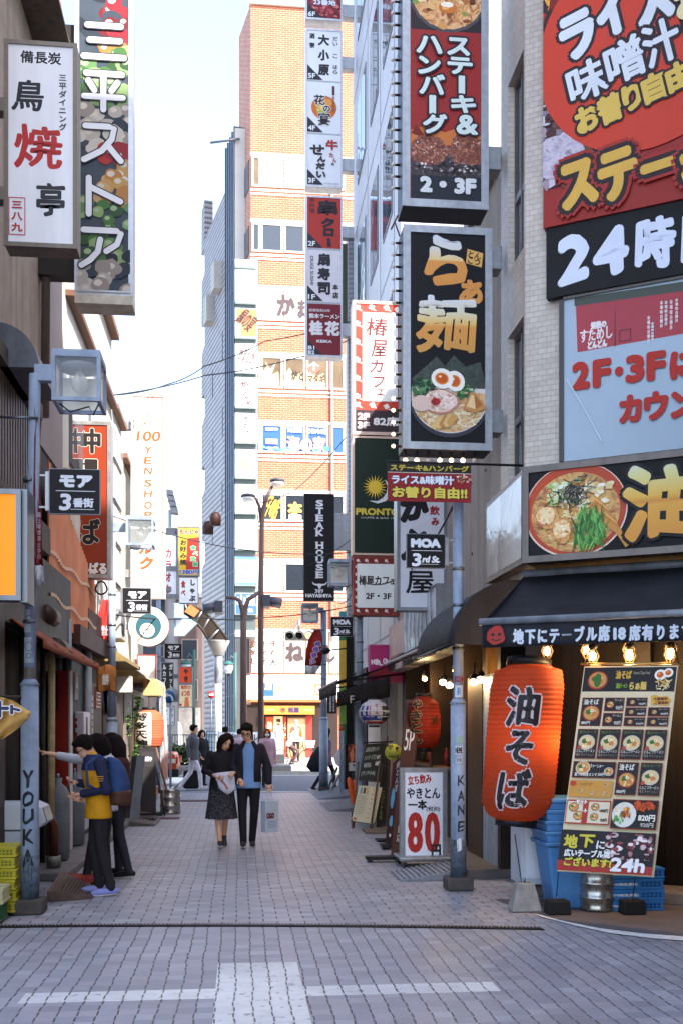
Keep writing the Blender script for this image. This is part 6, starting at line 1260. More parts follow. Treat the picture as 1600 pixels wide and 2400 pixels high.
q.rect(51, 64.5, 98, 78.5, '#8a2c20', 'picture'); q.rect(51.8, 64.9, 97.2, 78.1, '#1e1a1a', 'picture'); q.ell(64, 71.8, 12.5, 6, '#d8d0c4'); speckle(q, 60, 70, 6, 3, ['#e8e0cc', '#d8ccb0'], 30, .6, 1.6, rr, 6); speckle(q, 59, 74, 5, 2.2, ['#3f7a34', '#5a9a44', '#d8e0c0'], 26, .5, 1.3, rr, 6); speckle(q, 66, 71, 5, 2.4, ['#a8541c', '#c87a30', '#8a3c14'], 26, .6, 1.4, rr, 6); q.ell(65, 69.2, 2, 1, '#e8a03c'); speckle(q, 84, 67.4, 10, 1.6, ['#c8501c', '#a83c14'], 40, .8, 2, rr, 5)
q.text('820円', 79, 71.4, 96, 74.6, '#e8e0d0', .25, ('#2a2020', .3)); q.text('920円', 82, 75.2, 95, 77.4, '#c8beb0', .1)
q.rect(1, 80, 99, 99.4, '#221c20', 'picture')
for i in range(90): x, y = rr.uniform(48, 97), rr.uniform(81, 95); blob(q, x, y, rr.uniform(1, 5), rr.uniform(.4, 1.4), rr.choice(['#6a2a2c', '#8a4444', '#4a1c20', '#3a181c', '#a87070', '#5a2428', '#c8a8a8']) if rr.random() < .85 else '#e8d8d4', .4, 7, i)
q.poly([(1, 94.5), (99, 95.6), (99, 99.4), (1, 99.4)], '#a02c24'); 
for t, bx, col, bd in (('地', (5, 82.2, 20, 88.8), '#c8b83c', .7), ('下', (21, 81.8, 38, 88.2), '#c8b83c', .7), ('に', (40, 84.6, 49, 88.6), '#dcd8d4', .4), ('広いテーブル席', (7, 89, 56, 92.8), '#dcd8d4', .45), ('ございます!', (8, 92.8, 58, 97.2), '#c8b83c', .6)): q.text(t, *bx, col, bd, ('#1a1416', .5), jag=.03)
q.text('24h', 57, 92, 92, 98.6, '#e2dcdc', .9, ('#4a1a1a', .5), shear=.1); P.done(P.root)
f = MB(); f.tube([P.c[0]+V(-.03, 0, .02), P.c[1]+V(.03, 0, .02)], .01, mat('#b89a60', .4, .2, 9, .7)); f.tube([P.c[0]+V(0, 0, .02), P.c[0]+V(.05, .05, .16)], .006, BLK, 5); f.tube([P.c[1]+V(0, 0, .02), P.c[1]+V(-.02, .05, .2)], .006, BLK, 5); f.build('rod', P.root)
f = MB(); f.tube([P.c[3]+V(.01, 0, .01), gr(1302, 2112, .1)], .004, BLK, 5); f.tube([P.c[2]+V(-.15, 0, .01), gr(1480, 2112, .1)], .004, BLK, 5); f.build('cord', P.root)
for u, lb in ((1305, 'black rubber block in front of the blue bins, tied to the menu banner'), (1480, 'black rubber block in front of the blue crates, tied to the menu banner')):
    g0 = gr(u, 2143); r = thing('banner_weight', lb, 'weight', (g0.x, g0.y, 0), 'rubber weights of the menu banner'); b4 = lambda s, z: [V(g0.x-s, g0.y-s*.8, z), V(g0.x+s, g0.y-s*.8, z), V(g0.x+s, g0.y+s*.8, z), V(g0.x-s, g0.y+s*.8, z)]
    MB().hexa(b4(.10, .006), b4(.092, .125), mat('#1a1818', .7, .25, 20)).build('block', r, .012); MB().tube([V(g0.x, g0.y, .125), V(g0.x, g0.y, .15)], .01, STEEL, 6).build('eye_bolt', r)
# blue nested bins
BLUE = mat('#4a7cb0', .45, .15, 4, grime=.2)
x0b, yb = 2.92, 8.92
r = thing('waste_bin', 'tall sky blue plastic bins nested in one stack between the lantern and the menu banner', 'bin', (x0b, yb, 0))
def tub(z0, z1, w0, w1, d0, d1, m): return MB().hexa([V(x0b-w0, yb-d0, z0), V(x0b+w0, yb-d0, z0), V(x0b+w0, yb+d0, z0), V(x0b-w0, yb+d0, z0)], [V(x0b-w1, yb-d1, z1), V(x0b+w1, yb-d1, z1), V(x0b+w1, yb+d1, z1), V(x0b-w1, yb+d1, z1)], m)
tub(.006, .56, .17, .245, .15, .21, BLUE).build('tub', r, .015)
for i in range(4): tub(.565+i*.095, .60+i*.095, .27, .28, .235, .245, BLUE).build('rim', r, .008); tub(.601+i*.095, .659+i*.095, .25, .262, .215, .228, BLUE).build('tub', r, .008)
f = MB(); f.box(x0b-.28, x0b+.28, yb-.245, yb+.245, .945, .985, BLUE); f.prism([V(x0b+.1, yb+.2, .985), V(x0b+.28, yb+.2, .985), V(x0b+.27, yb+.2, 1.06), V(x0b+.18, yb+.2, 1.09)], (0, -.4, 0), BLUE); f.build('lid', r, .012)
# steel keg behind, blue crates
STL = mat('#a8a6a2', .28, .15, 12, .9)
def keg(label, x, y, s=1):
    r = thing('beer_keg', label, 'keg', (x, y, 0), 'steel beer kegs'); R_ = .195*s; H_ = .46*s
    MB().lathe([(R_*.82, .01), (R_*.98, .012), (R_, .03), (R_*.96, .05), (R_*.96, H_*.28), (R_*1.02, H_*.31), (R_*1.02, H_*.36), (R_*.96, H_*.39), (R_*.96, H_*.62), (R_*1.02, H_*.65), (R_*1.02, H_*.7), (R_*.96, H_*.73), (R_*.95, H_*.92), (R_*1, H_*.96), (R_*.96, H_), (R_*.88, H_*.99), (R_*.8, H_*.9), (.02, H_*.92)], (x, y, 0), STL, 26).build('barrel', r)
    MB().lathe([(.035, H_*.9), (.035, H_*.97), (.02, H_*.98)], (x, y, 0), STEEL, 10).build('valve', r); return r
keg('steel beer keg squeezed between the blue bins and the blue crates', 3.12, 8.72, .8)
keg('steel beer keg standing on the paving by the clear plastic sheet on the left', gr(400, 1907).x, gr(400, 1907).y, 1.0)
def crate(label, x0, x1, y0, y1, z0, z1, h, cat='crate', group=None, txt=None, tc='#d0d8e4', holes=0):
    r = thing('crate', label, cat, ((x0+x1)/2, (y0+y1)/2, z0), group); m = mat(h, .4, .12, 6, grime=.12); t = .012; hh = z1-z0
    f = MB(); f.box(x0, x1, y0, y0+t, z0, z1, m).box(x0, x1, y1-t, y1, z0, z1, m).box(x0, x0+t, y0+t, y1-t, z0, z1, m).box(x1-t, x1, y0+t, y1-t, z0, z1, m).box(x0+t, x1-t, y0+t, y1-t, z0, z0+.01, m); f.build('body', r)
    f = MB()
    for zz_ in (z0+hh*.80, z0+hh*.04): f.box(x0-.008, x1+.008, y0-.008, y1+.008, zz_, zz_+hh*.15, m)
    for i in range(5): xx = x0+(x1-x0)*(i+.02)/4.2; f.box(xx, xx+.012, y0-.006, y0-.0003, z0+hh*.19, z0+hh*.8, m)
    f.build('rim', r, .003)
    if holes:
        f = MB(); dk = mat('#6a7020' if holes == 1 else '#173a6a', .6)
        for i in range(5):
            for j in range(2): xx = x0+(x1-x0)*(.62+.07*i); zz_ = z0+hh*(.26+.27*j); f.box(xx, xx+(x1-x0)*.045, y0-.0075, y0-.0066, zz_, zz_+hh*.18, dk)
        f.build('slots', r)
    if txt:
        P = Paint((x0, y0-.007, z1), (1, 0, 0), (0, 0, -1), (0, -1, 0), 0, 0); w_ = x1-x0; P.text(txt, w_*.12, hh*.36, w_*.56, hh*.68, tc, .001); P.done(r)
    return r
g0 = gr(1415, 2138); cx0, cy0 = g0.x, g0.y
for i, (lb, tx) in enumerate((('lowest flat blue crate of the stack under the menu banner', 'TMS物流(東部)'), ('second flat blue crate from the bottom of the stack under the menu banner', 'TMS物流(東部)'), ('third flat blue crate from the bottom of the stack under the menu banner', 'TMS物流(東部)'), ('topmost flat blue crate of the stack under the menu banner', '船橋工場 港工場'))): crate(lb, cx0+.008*(i % 2), cx0+.53+.008*(i % 2), cy0, cy0+.36, .006+i*.094, .097+i*.094, '#2f6fae', group='blue crates under the menu banner', txt=tx, holes=2)
# small things at the corner shop wall
r = thing('cupboard', 'white metal cupboard against the corner shop wall behind the orange lantern', 'cupboard', cp(.55, 0, .0)); f = MB(); f.box(2.6, 2.9, 9.3, 9.68, .14, .95, mat('#b4b8c2', .4, .12, 4)); f.build('body', r, .01); f = MB(); f.box(2.64, 2.86, 9.285, 9.299, .2, .9, mat('#c8ccd4', .4, .1)); f.build('door', r); MB().box(2.7, 2.84, 9.28, 9.284, .55, .75, mat('#98a4b4', .4)).build('notice', r)
s_, z_ = CH(1266, 2012, -.29); c_ = cp(s_, .55, -.24); r = thing('meter_box', 'small beige meter box on the dark wall behind the lantern', 'box', c_); MB().box(c_.x-.05, c_.x+.05, c_.y-.08, c_.y, .5, .66, mat('#a89c88', .5)).build('body', r, .01); MB().box(c_.x-.03, c_.x+.03, c_.y-.085, c_.y-.081, .56, .6, BLK).build('slot', r)

# ================================================================ pork bar front
AW2 = mat('#171619', .8, .25, 4, bump=.15, grime=.2)
def slope(name, label, x0, z0, x1, z1, y0, y1, val, end=True):
    r = thing(name, label, 'awning', ((x0+x1)/2, y0, z1)); n = 8
    rows = [[V(x0+(x1-x0)*j/4, y0+(y1-y0)*i/n, z0+(z1-z0)*j/4-.03*math.sin(math.pi*j/4)+.008*math.sin(i*2.3+j)) for i in range(n+1)] for j in range(5)]
    MB().sheet(rows, AW2, True, (0, 0, -.01)).build('canopy', r)
    rows = [[V(x1-.006+.012*math.sin(i*1.2)*j, y0+(y1-y0)*i/(2*n), z1-val*j/2) for i in range(2*n+1)] for j in range(3)]
    MB().sheet(rows, AW2, True, (.005, 0, 0)).build('valance', r)
    f = MB(); f.tube([V(x1, y0, z1), V(x1, y1, z1)], .022, mat('#b4aeb0', .5, .2, 6), 8); f.tube([V(x0, y0+.4, z0-.25), V(x1, y0+.1, z1-.02)], .014, BLK, 6); f.tube([V(x0, y1-.4, z0-.25), V(x1, y1-.1, z1-.02)], .014, BLK, 6); f.build('frame', r); return r
slope('awning', 'long black awning over the pork bar, with a red end cap', 2.74, 2.98, 2.28, 2.60, 11.6, 15.9, .05)
r = slope('awning', 'black drooping awning at the far end of the pork bar above the blue lantern', 2.74, 2.75, 1.57, 2.36, 16.5, 20.2, .22)
rows = [[at(845+i*8.5, 1603-i*2.2+j*16, 16.45)+V(0, .02*math.sin(i*1.7), 0) for i in range(9)] for j in range(4)]
MB().sheet(rows, AW2, True, (0, .006, 0)).build('front_flap', r); rows = [[at(790+i*9, 1622-i*3+j*12, 16.48)+V(0, .02*math.sin(i*1.7), 0) for i in range(7)] for j in range(4)]
MB().sheet(rows, AW2, True, (0, .006, 0)).build('front_flap', r)
q = at(818, 1632, 16.46); P = Paint(q, (.007, 0, 0), (0, 0, -.007), (0, -1, 0), 818, 1632); P.text('F', 820, 1630, 829, 1648, '#9a9698', .3); P.done(r)
# red pork lantern, blue ball lantern
PR = mat('#5f180d', .65, .15, 8, trans=.35)
P = lantern('paper_lantern', 'red barrel lantern with black outlined hiragana hanging in front of the pork bar', at(992, 1632, 13.1), at(992, 1754, 13.1), .222, PR, [(0, .5), (.1, .85), (.3, .98), (.6, 1), (.85, .86), (1, .45)], 14, .04, power=.5, lightpos=(.05, -.05, 0))
P.ml = .07
for i, ch in enumerate('やきとん'): P.text(ch, -1.0*P.R, (.06+.215*i)*P.H, -.28*P.R, (.27+.215*i)*P.H, '#1c1614', .008, ('#a88050', .007), jag=.05)
P.frame(.22*P.R, .36*P.H, .8*P.R, .58*P.H, .006, '#2a1c14', 'lettering'); P.text('酒場', .3*P.R, .39*P.H, .7*P.R, .55*P.H, '#2a1c14', .003); P.done(P.root); MB().tube([at(992, 1628, 13.1), at(992, 1590, 13.1)], .006, BLK, 5).build('cord', P.root)
P = lantern('ball_lantern', 'round white and blue striped lantern hanging under the drooping awning', at(876, 1640, 16.2), at(876, 1700, 16.2), .245, mat('#c4c6d0', .6, .08, 6, trans=.3), [(0, .35), (.15, .75), (.35, .97), (.55, 1), (.8, .8), (1, .4)], 9, .03)
P.ml = .12
for a, b, c_ in ((-1.2, -.95, '#2c3a80'), (-.72, -.55, '#2c3a80'), (-.45, -.38, '#a84048'), (.45, 1.3, '#34363f')): P.rect(a*P.R, .08*P.H, b*P.R, .92*P.H, c_, 'picture')
P.rect(-1.25*P.R, .62*P.H, .4*P.R, .8*P.H, '#2c3a80', 'picture'); P.rect(-1.2*P.R, .84*P.H, 1.2*P.R, .93*P.H, '#a03a30', 'picture'); P.glyphs('ビール', -.1*P.R, .15*P.H, .2*P.R, .6*P.H, '#8a2a38', .003, vert=True); P.text('Asahi', .6*P.R, .4*P.H, 1.1*P.R, .52*P.H, '#c8cad0', .002); P.done(P.root); MB().tube([at(876, 1638, 16.2), at(876, 1600, 16.2)], .006, BLK, 5).build('cord', P.root)
# spotlights
SP_ON = mat('#ffdca0', .4, 0, emit=3)
for i, (u, v, y, lb) in enumerate(((1037, 1600, 13.0, 'small lit warm spotlight left of the front right pole, outer one'), (1052, 1607, 12.6, 'small lit warm spotlight touching the left edge of the front right pole'), (1108, 1600, 11.5, 'black can spotlight lit right of the front right pole, lower left one'), (1125, 1594, 11.5, 'black can spotlight lit right of the front right pole, upper right one'))):
    c_ = at(u, v, y); r = thing('spotlight', lb, 'spotlight', c_, 'spotlights under the black awnings'); d = V(-.25, -.75, -.6).normalized(); b_ = c_-d*.16
    MB().tube([b_, b_+d*.04, c_-d*.01], [.03, .045, .055], BLK, 12).build('can', r); MB().tube([c_-d*.012, c_-d*.002], .046, SP_ON, 12).build('lens', r); MB().tube([b_, b_+V(.02, .05, .15)], .008, BLK, 5).build('stem', r)
    l = bpy.data.lights.new('glow', 'SPOT'); l.energy = 2.2; l.color = (1, .72, .38); l.spot_size = 1.9; l.shadow_soft_size = .05; o = bpy.data.objects.new('glow', l); C.objects.link(o); o.parent = r; o.location = d*.02; o.rotation_euler = (V(.3, .1, -.7) if i < 2 else d).to_track_quat('-Z', 'Y').to_euler()
for y, lb in ((12.3, 'warm bulb added to light the pork bar, nearer one'), (14.4, 'warm bulb added to light the pork bar, farther one')):  # hanging bulbs added for the warm light in the pork bar
    r = thing('added_fill_lamp', lb, 'lamp', (2.62, y, 2.3), 'bulbs added to light the pork bar'); MB().ball((2.62, y, 2.3), .035, LG_ON, 10, 7).build('bulb', r); f = MB(); f.tube([V(2.62, y, 2.335), V(2.62, y, 2.42)], [.04, .02], BLK, 8); f.tube([V(2.62, y, 2.42), V(2.62, y, 2.75)], .006, BLK, 5); f.build('socket', r)
    l = bpy.data.lights.new('glow', 'POINT'); l.energy = 4; l.color = (1, .66, .3); l.shadow_soft_size = .05; o = bpy.data.objects.new('glow', l); C.objects.link(o); o.parent = r; o.location = (-.06, 0, -.05)
# price board 80
P = cabinet('price_board', 'aluminium framed white stand board with a big red 80 by the right front pole', 'sign board', 938, 1800, 1046, 2018, 11.7, .10, metal('#9aa0a8', .35), .05, mat('#dcdee6', .3, .06, 1.5))
x0, x1, z0, z1 = P.box
P.text('立ち飲み', 954, 1815, 1010, 1838, '#a83030', .8, rot=-.1, jag=.04); P.text('やきとん', 952, 1846, 1030, 1872, '#262428', .9, jag=.05); P.text('一本', 955, 1874, 1000, 1898, '#262428', 1.2, jag=.05); P.text('(税別)', 998, 1890, 1030, 1903, '#262428', .3)
for ch, a_ in (('8', 954), ('0', 994)): P.text(ch, a_, 1903, a_+36, 1998, '#a82a24', 3.6)
P.text('円', 1010, 1978, 1032, 2010, '#262428', 1.4, jag=.04); P.done(P.root)
f = MB(); f.box(x0-.04, x1+.06, 11.5, 12.0, .085, .125, metal('#9aa0a8', .35)); f.build('base', P.root, .01)
for sx in (x0+.03, x1-.03):
    for yy in (11.54, 11.95): MB().lathe([(.028, -.012), (.035, -.01), (.035, .01), (.028, .012)], (sx, yy, .037), BLK, 12, 'x').build('castor', P.root)
f = MB(); f.box(x0-.35, x0+.1, 12.05, 12.2, .03, .07, BLK); f.box(x0-.33, x0-.28, 12.05, 12.2, .003, .03, BLK); f.box(x0+.02, x0+.07, 12.05, 12.2, .003, .03, BLK); tag(f.build('foot_rail'), 'low dark foot rail on the paving left of the price board', 'rail')
# brown leaning pork-bar boards
P = board('upright_board', 'tall dark brown leaning board with white lettering just left of the price board', 'sign board', [(950, 1640), (985, 1640), (945, 2008), (915, 2005)], [13.2, 13.1, 12.3, 12.4], .05, mat('#4a2a1c', .6, .2, 6)); P.glyphs('串焼酒場3丁目店', 30, 48, 80, 92, '#b8b4b0', .5, vert=True); P.text('5P', 20, 20, 85, 34, '#c8c4c0', 1.2); P.done(P.root)
P = board('upright_board', 'narrow wine coloured board with a blue fish and white lettering behind the brown board', 'sign board', [(920, 1788), (940, 1770), (925, 1985), (902, 1982)], [14.0, 13.9, 13.4, 13.5], .05, mat('#351c1e', .6, .2, 6)); P.glyphs('焼とん酒', 45, 4, 95, 40, '#b8b4b8', .5, vert=True); blob(P, 35, 46, 22, 12, '#5a98b8', .3, 12, 2); blob(P, 40, 72, 20, 6, '#5a98b8', .3, 12, 4); P.ell(40, 88, 9, 2, '#c8c8c8'); P.done(P.root)
f = MB(); c_ = (P.c[2]+P.c[3])/2; f.box(c_.x-.12, c_.x+.1, c_.y-.12, c_.y+.15, .03, .06, BLK); f.build('foot', P.root)
for sx in (-.1, .08): MB().lathe([(.02, -.01), (.028, 0), (.02, .01)], (c_.x+sx, c_.y-.1, .029), BLK, 10, 'x').build('castor', P.root)
# round free sign on a post
c_ = at(921, 1763, 14.6); g0 = at(906, 1985, 14.3); r = thing('round_notice', 'round mustard sign reading FREE on a thin tilted post among the right boards', 'sign', (g0.x, g0.y, 0))
MB().lathe([(.12, 0), (.122, .01), (.12, .02)], (c_.x, c_.y+.02, c_.z), mat('#a8a43a', .5, .1), 28, 'y').build('disc', r); MB().tube([V(g0.x, g0.y+.03, .02), V(c_.x, c_.y+.04, c_.z)], .014, mat('#6a4a3c', .5), 8).build('post', r); MB().box(g0.x-.15, g0.x+.15, g0.y-.12, g0.y+.15, .003, .03, BLK).build('foot', r)
P = Paint((c_.x, c_.y-.0005, c_.z), (.0061, 0, 0), (0, 0, -.0061), (0, -1, 0), 921, 1763)
for k in (4, 7, 10): P.ring(914, 1757, k, k, 1.4, '#2e2c18', 'lettering', 10, 225, 315)
P.ell(914, 1756, 1.4, 1.4, '#2e2c18', 'lettering'); P.poly([(926, 1750), (933, 1750), (933, 1755), (930, 1758), (930, 1763), (928.6, 1763), (928.6, 1758), (926, 1755)], '#2e2c18', 'lettering'); P.text('FREE', 909, 1770, 934, 1777, '#2e2c18', .3); P.text('Wi-Fi', 909, 1764, 919, 1767, '#2e2c18', 0); P.done(r)
# chalk board with menu board under it
P = board('chalk_board', 'black chalkboard with white handwriting on an easel at the right', 'sign board', [(856, 1744), (905, 1741), (890, 1832), (839, 1828)], [16.9, 16.7, 16.4, 16.6], .03, mat('#2c2e2c', .8, .25, 6), mat('#6a563c', .6))
for i, t in enumerate(('お得な定食セット', 'ハンバーグステーキ', '¥890-', '(ランチのみ)')): P.text(t, 8+4*(i == 2), 8+i*22, 70+10*(i == 1)-22*(i == 2), 22+i*22, '#a8aca4', .25, rot=-.05, jag=.08)
P.rect(62, 30, 84, 62, '#3a2c20', 'picture'); P.text('店下', 66, 32, 82, 42, '#c8ccc4', .4); P.text('600円', 64, 48, 84, 60, '#c8ccc4', .4)
P.done(P.root); er = P.root; c_ = P.c
f = MB()
for a_, b_ in ((c_[3], gr(828, 1940)), (c_[2], gr(868, 1945))): f.tube([a_+V(0, 0, .3), b_], .016, mat('#5a4632', .6), 6)
f.tube([c_[1]+V(.03, .05, .1), gr(888, 1925)+V(0, .5, 0)], .014, mat('#5a4632', .6), 6); f.build('leg', er)
MB().tube([c_[0]+V(-.04, 0, .02), c_[1]+V(.1, 0, .02)], .014, BLK, 6).build('rod', er)
P = board('menu_board', 'cream food menu board leaning on the easel below the chalkboard', 'sign board', [(840, 1840), (895, 1845), (877, 1932), (823, 1924)], [16.5, 16.3, 16.1, 16.3], .03, mat('#b8b094', .6, .1), mat('#6a563c', .6))
for i in range(7):
    for j in range(2): bowl_small(P, 66+18*j, 9+i*13, 6.5, i*3+j, '#d8d4c8')
for i in range(9): P.rect(8, 30+i*6, 44+R.uniform(-6, 6), 31.4+i*6, '#8a8478', 'lettering')
for x in (12, 26, 40): P.rect(x, 6, x+9, 22, R.choice(['#8a4a28', '#c89a60', '#5a3a2a', '#6a8a98']), 'picture')
P.rect(8, 90, 20, 95, '#a83a30', 'picture'); P.done(P.root)
f = MB()
for a_, b_ in ((P.c[3], (826, 1942)), (P.c[2], (870, 1945))): f.tube([a_+V(0, 0, .03)-P.n*.02, gr(*b_)], .015, mat('#5a4632', .6), 6)
f.build('leg', P.root)
P = board('menu_stand', 'black leaning board with yellow lettering right behind the cream menu board', 'sign board', [(897, 1750), (912, 1752), (902, 1935), (880, 1938)], [16.6, 16.4, 16.2, 16.4], .04, mat('#1c1a18', .6, .2)); P.glyphs('COFFEE', 25, 55, 75, 92, '#8a8428', .6, vert=True); P.done(P.root)
f = MB(); f.box(1.9, 2.5, 15.3, 15.9, .003, .03, mat('#6a5c50', .8, .3)); tag(f.build('door_mat'), 'brown door mat on the paving in front of the cream menu board', 'mat')
# folded orange umbrellas
for u0, u1, lb in ((817, 829, 'folded bright orange parasol leaning at the right, left one of the pair'), (829, 836, 'folded bright orange parasol leaning at the right, right one of the pair')):
    a_, b_ = at(u0, 1822+(u0 > 820)*6, 20.6), at(u1, 1890, 20.2); r = thing('parasol', lb, 'parasol', b_, 'folded orange parasols'); d = (b_-a_)
    MB().tube([a_, a_+d*.1, a_+d*.5, a_+d*.9, a_+d*.97], [.02, .05, .055, .035, .02], mat('#c85010', .6, .2, 9), 10).build('canopy', r); MB().tube([a_+d*.97, a_+d*1.06], .012, DARK, 6).build('shaft', r); MB().box(b_.x-.1, b_.x+.1, b_.y-.1, b_.y+.1, .003, .05, mat('#7a4a30', .7)).build('foot', r)
# meat poster, white post, ramps, leaning white boards
P = board('meat_poster', 'framed poster of red grilled sausages on the dark corner wall', 'poster', [(816, 1744), (836, 1744), (836, 1808), (816, 1808)], 20.9, .04, mat('#2a1c1c', .5)); speckle(P, 50, 35, 42, 28, ['#a8402c', '#c8603c', '#7a2418', '#d88a60'], 40, 8, 18, R, 8); P.rect(4, 68, 96, 98, '#c0c0c4', 'picture'); P.text('焼肉', 50, 72, 92, 82, '#3a2a2c', 1); P.done(P.root); c_ = P.c; MB().tube([c_[2]-V(.08, 0, 0), V(c_[2].x-.08, c_[2].y+.05, 0)], .02, BLK).build('post', P.root)
g0 = gr(800, 1868); r = thing('post', 'pale square post with an orange beacon near the far right corner', 'post', (g0.x, g0.y, 0)); MB().box(g0.x-.05, g0.x+.05, g0.y-.05, g0.y+.05, 0, at(800, 1712, g0.y).z, PC).build('post', r); MB().lathe([(.04, 0), (.045, .06), (.02, .1)], (g0.x, g0.y, at(800, 1712, g0.y).z), mat('#c8401c', .4), 10).build('beacon', r)
for (u0, u1, v0, v1, lb) in ((745, 797, 1850, 1874, 'grey ridged ramp plate at the foot of the far right pole'), (770, 835, 1882, 1902, 'pale ridged ramp plate beside the orange parasols'), (938, 1050, 2042, 2066, 'grey ridged ramp plate on the paving under the front right pole')):
    a_, b_ = gr(u0, v1), gr(u1, v0); f = MB(); k = max(8, int((b_.x-a_.x)/.05)); 
    f.prism([V(a_.x, a_.y, .004), V(b_.x, a_.y, .004), V(b_.x, a_.y, .11)], (0, b_.y-a_.y, 0), mat('#7c7f86', .6, .25, 9, .3))
    for i in range(k): x = a_.x+(b_.x-a_.x)*i/k; zz_ = .004+.106*i/k; f.box(x, x+.018, a_.y-.001, b_.y, zz_, zz_+.02, mat('#8c9098', .55, .25, 9, .3))
    tag(f.build('ramp_plate'), lb, 'ramp', 'ridged ramp plates')
P = board('leaning_panel', 'blank white panel leaning by the pale post at the far right', 'panel', [(780, 1772), (797, 1752), (797, 1800), (786, 1790)], 23.4, .02, mat('#c4c8d0', .5)); P.done(P.root)
f = MB(); f.tube([gr(768, 1850), at(790, 1800, 22.9)], .03, STEEL, 6); f.tube([gr(776, 1852), at(796, 1815, 22.9)], .03, mat('#b0a898'), 6); tag(f.build('folded_trolley'), 'grey folded trolley frame leaning by the far right ramp', 'trolley')
P = cabinet('small_sign', 'small black sign with sideways white lettering near the far right pole', 'sign', 767, 1617, 788, 1672, 24.2, .12, BLK, .01, mat('#1c1a1c', .5)); P.text('HAYASHIYA', 772, 1628, 777, 1668, '#c8c8cc', .4, turn=True); P.text('STEAK HOUSE', 780, 1628, 784, 1668, '#c8c8cc', .2, turn=True); P.done(P.root); MB().box(P.box[1], 2.55, 24.25, 24.3, P.box[2]+.2, P.box[2]+.25, BLK).build('bracket', P.root)
f = MB(); c_ = at(762, 1525, 24.0); f.ball(c_, (.13, .2, .09), BLK, 10, 6); f.tube([c_, c_+V(.65, .1, .08)], .02, BLK, 6); tag(f.build('security_camera'), 'dark dome camera on an arm beside the red flag', 'camera')
# ================================================================ left shop fronts
AWB = mat('#7c3a20', .75, .2, 4, bump=.1)
r = thing('awning', 'rust brown sloping awning with an ochre end flap over the vending machine', 'awning', (-2.1, 11, 2.4))
rows = [[V(-2.28+.40*j/3, 10.1+3.9*i/10, 2.74-.28*j/3-.02*math.sin(math.pi*j/3)+.008*math.sin(i*2.1)) for i in range(11)] for j in range(4)]
MB().sheet(rows, AWB, True, (0, 0, -.012)).build('canopy', r)
rows = [[V(-1.88+.008*math.sin(i*1.3), 10.1+3.9*i/20, 2.46-.09*j) for i in range(21)] for j in range(2)]; MB().sheet(rows, mat('#8a4424', .75, .2, 4), True, (.004, 0, 0)).build('valance', r)
rows = [[at(226+(46)*i/8, 1560+j*20+(3*math.sin(i)), 14.02)+V(0, .03*math.sin(i*1.2+j), 0) for i in range(9)] for j in range(4)]
MB().sheet(rows, mat('#b8763c', .75, .15, 4), True, (0, .005, 0)).build('end_flap', r)
q = at(248, 1590, 13.97); P = Paint(q, (.0058, 0, 0), (0, 0, -.0058), (0, -1, 0), 248, 1590); P.text('餅', 240, 1580, 256, 1606, '#e4dcd0', .7); P.done(r)
f = MB()
for z, x in ((2.9, -2.2), (2.55, -2.15)): f.tube([V(x, 11.8+(3-z), z), V(x, 12.3+(3-z), z)], [.11, .11], mat('#3a2c24', .5, .3), 12)
tag(f.build('exhaust_hood'), 'pair of sooty round exhaust hoods under the rust brown awning', 'exhaust hood')
# ochre shop curtain at the left edge
rows = []
for j in range(7):
    t = j/6; rows.append([at(-30+(104-62*t**1.6)*(i/8), 1632+t*118-(1-t)*10*abs(i-4)/4+44*(i/8)**2*(1-t)-24*t*(i/8)+4*math.sin(i*1.1), 8.35+.05*math.sin(i*1.4+j)) for i in range(9)])
r = thing('shop_curtain', 'ochre cloth shop curtain with navy characters blowing at the left edge', 'curtain', rows[3][4]); MB().sheet(rows, mat('#c49a58', .8, .12, 4), True, (0, .006, 0)).build('cloth', r)
q = at(20, 1660, 8.26); P = Paint(q, (.00345, 0, 0), (0, 0, -.00345), (0, -1, 0), 20, 1660); P.text('十', -20, 1642, 22, 1682, '#2a2f55', 2.6, ('#dcd8d4', 2.4)); P.text('ト', 24, 1652, 48, 1674, '#2a2f55', 2, ('#dcd8d4', 2)); P.done(r)
MB().tube([V(-2.3, 8.38, at(20, 1633, 8.35).z), at(50, 1634, 8.36)], .014, DARK).build('rod', r)
# crates at the lower left
for i in range(6):
    lb = ('lowest', 'second from the bottom', 'third from the bottom', 'fourth from the bottom', 'fifth from the bottom', 'topmost')[i]
    crate(f'yellow plastic crate at the left edge, {lb} of its stack', -2.34+.01*(i % 2), -1.90+.01*(i % 2), 8.93, 9.27, .03+i*.094, .12+i*.094, '#b8ae2c', group='yellow crates by the front left pole', txt='食品工業', tc='#3a3818', holes=1)
crate('green crate in front of the yellow crates at the left edge', -2.3, -1.93, 8.55, 8.8, .02, .16, '#1f5a38', txt=None)
crate('pale cream crate standing on the green crate at the left edge', -2.3, -1.91, 8.54, 8.8, .165, .30, '#b8b48c', txt='工業', tc='#5a6a4a')
tag(MB().box(-2.5, -1.96, 8.35, 8.5, 0, .12, mat('#55504e', .9, .3, 9, bump=.4)).build('kerb_stone', bevel=.01), kind='structure')
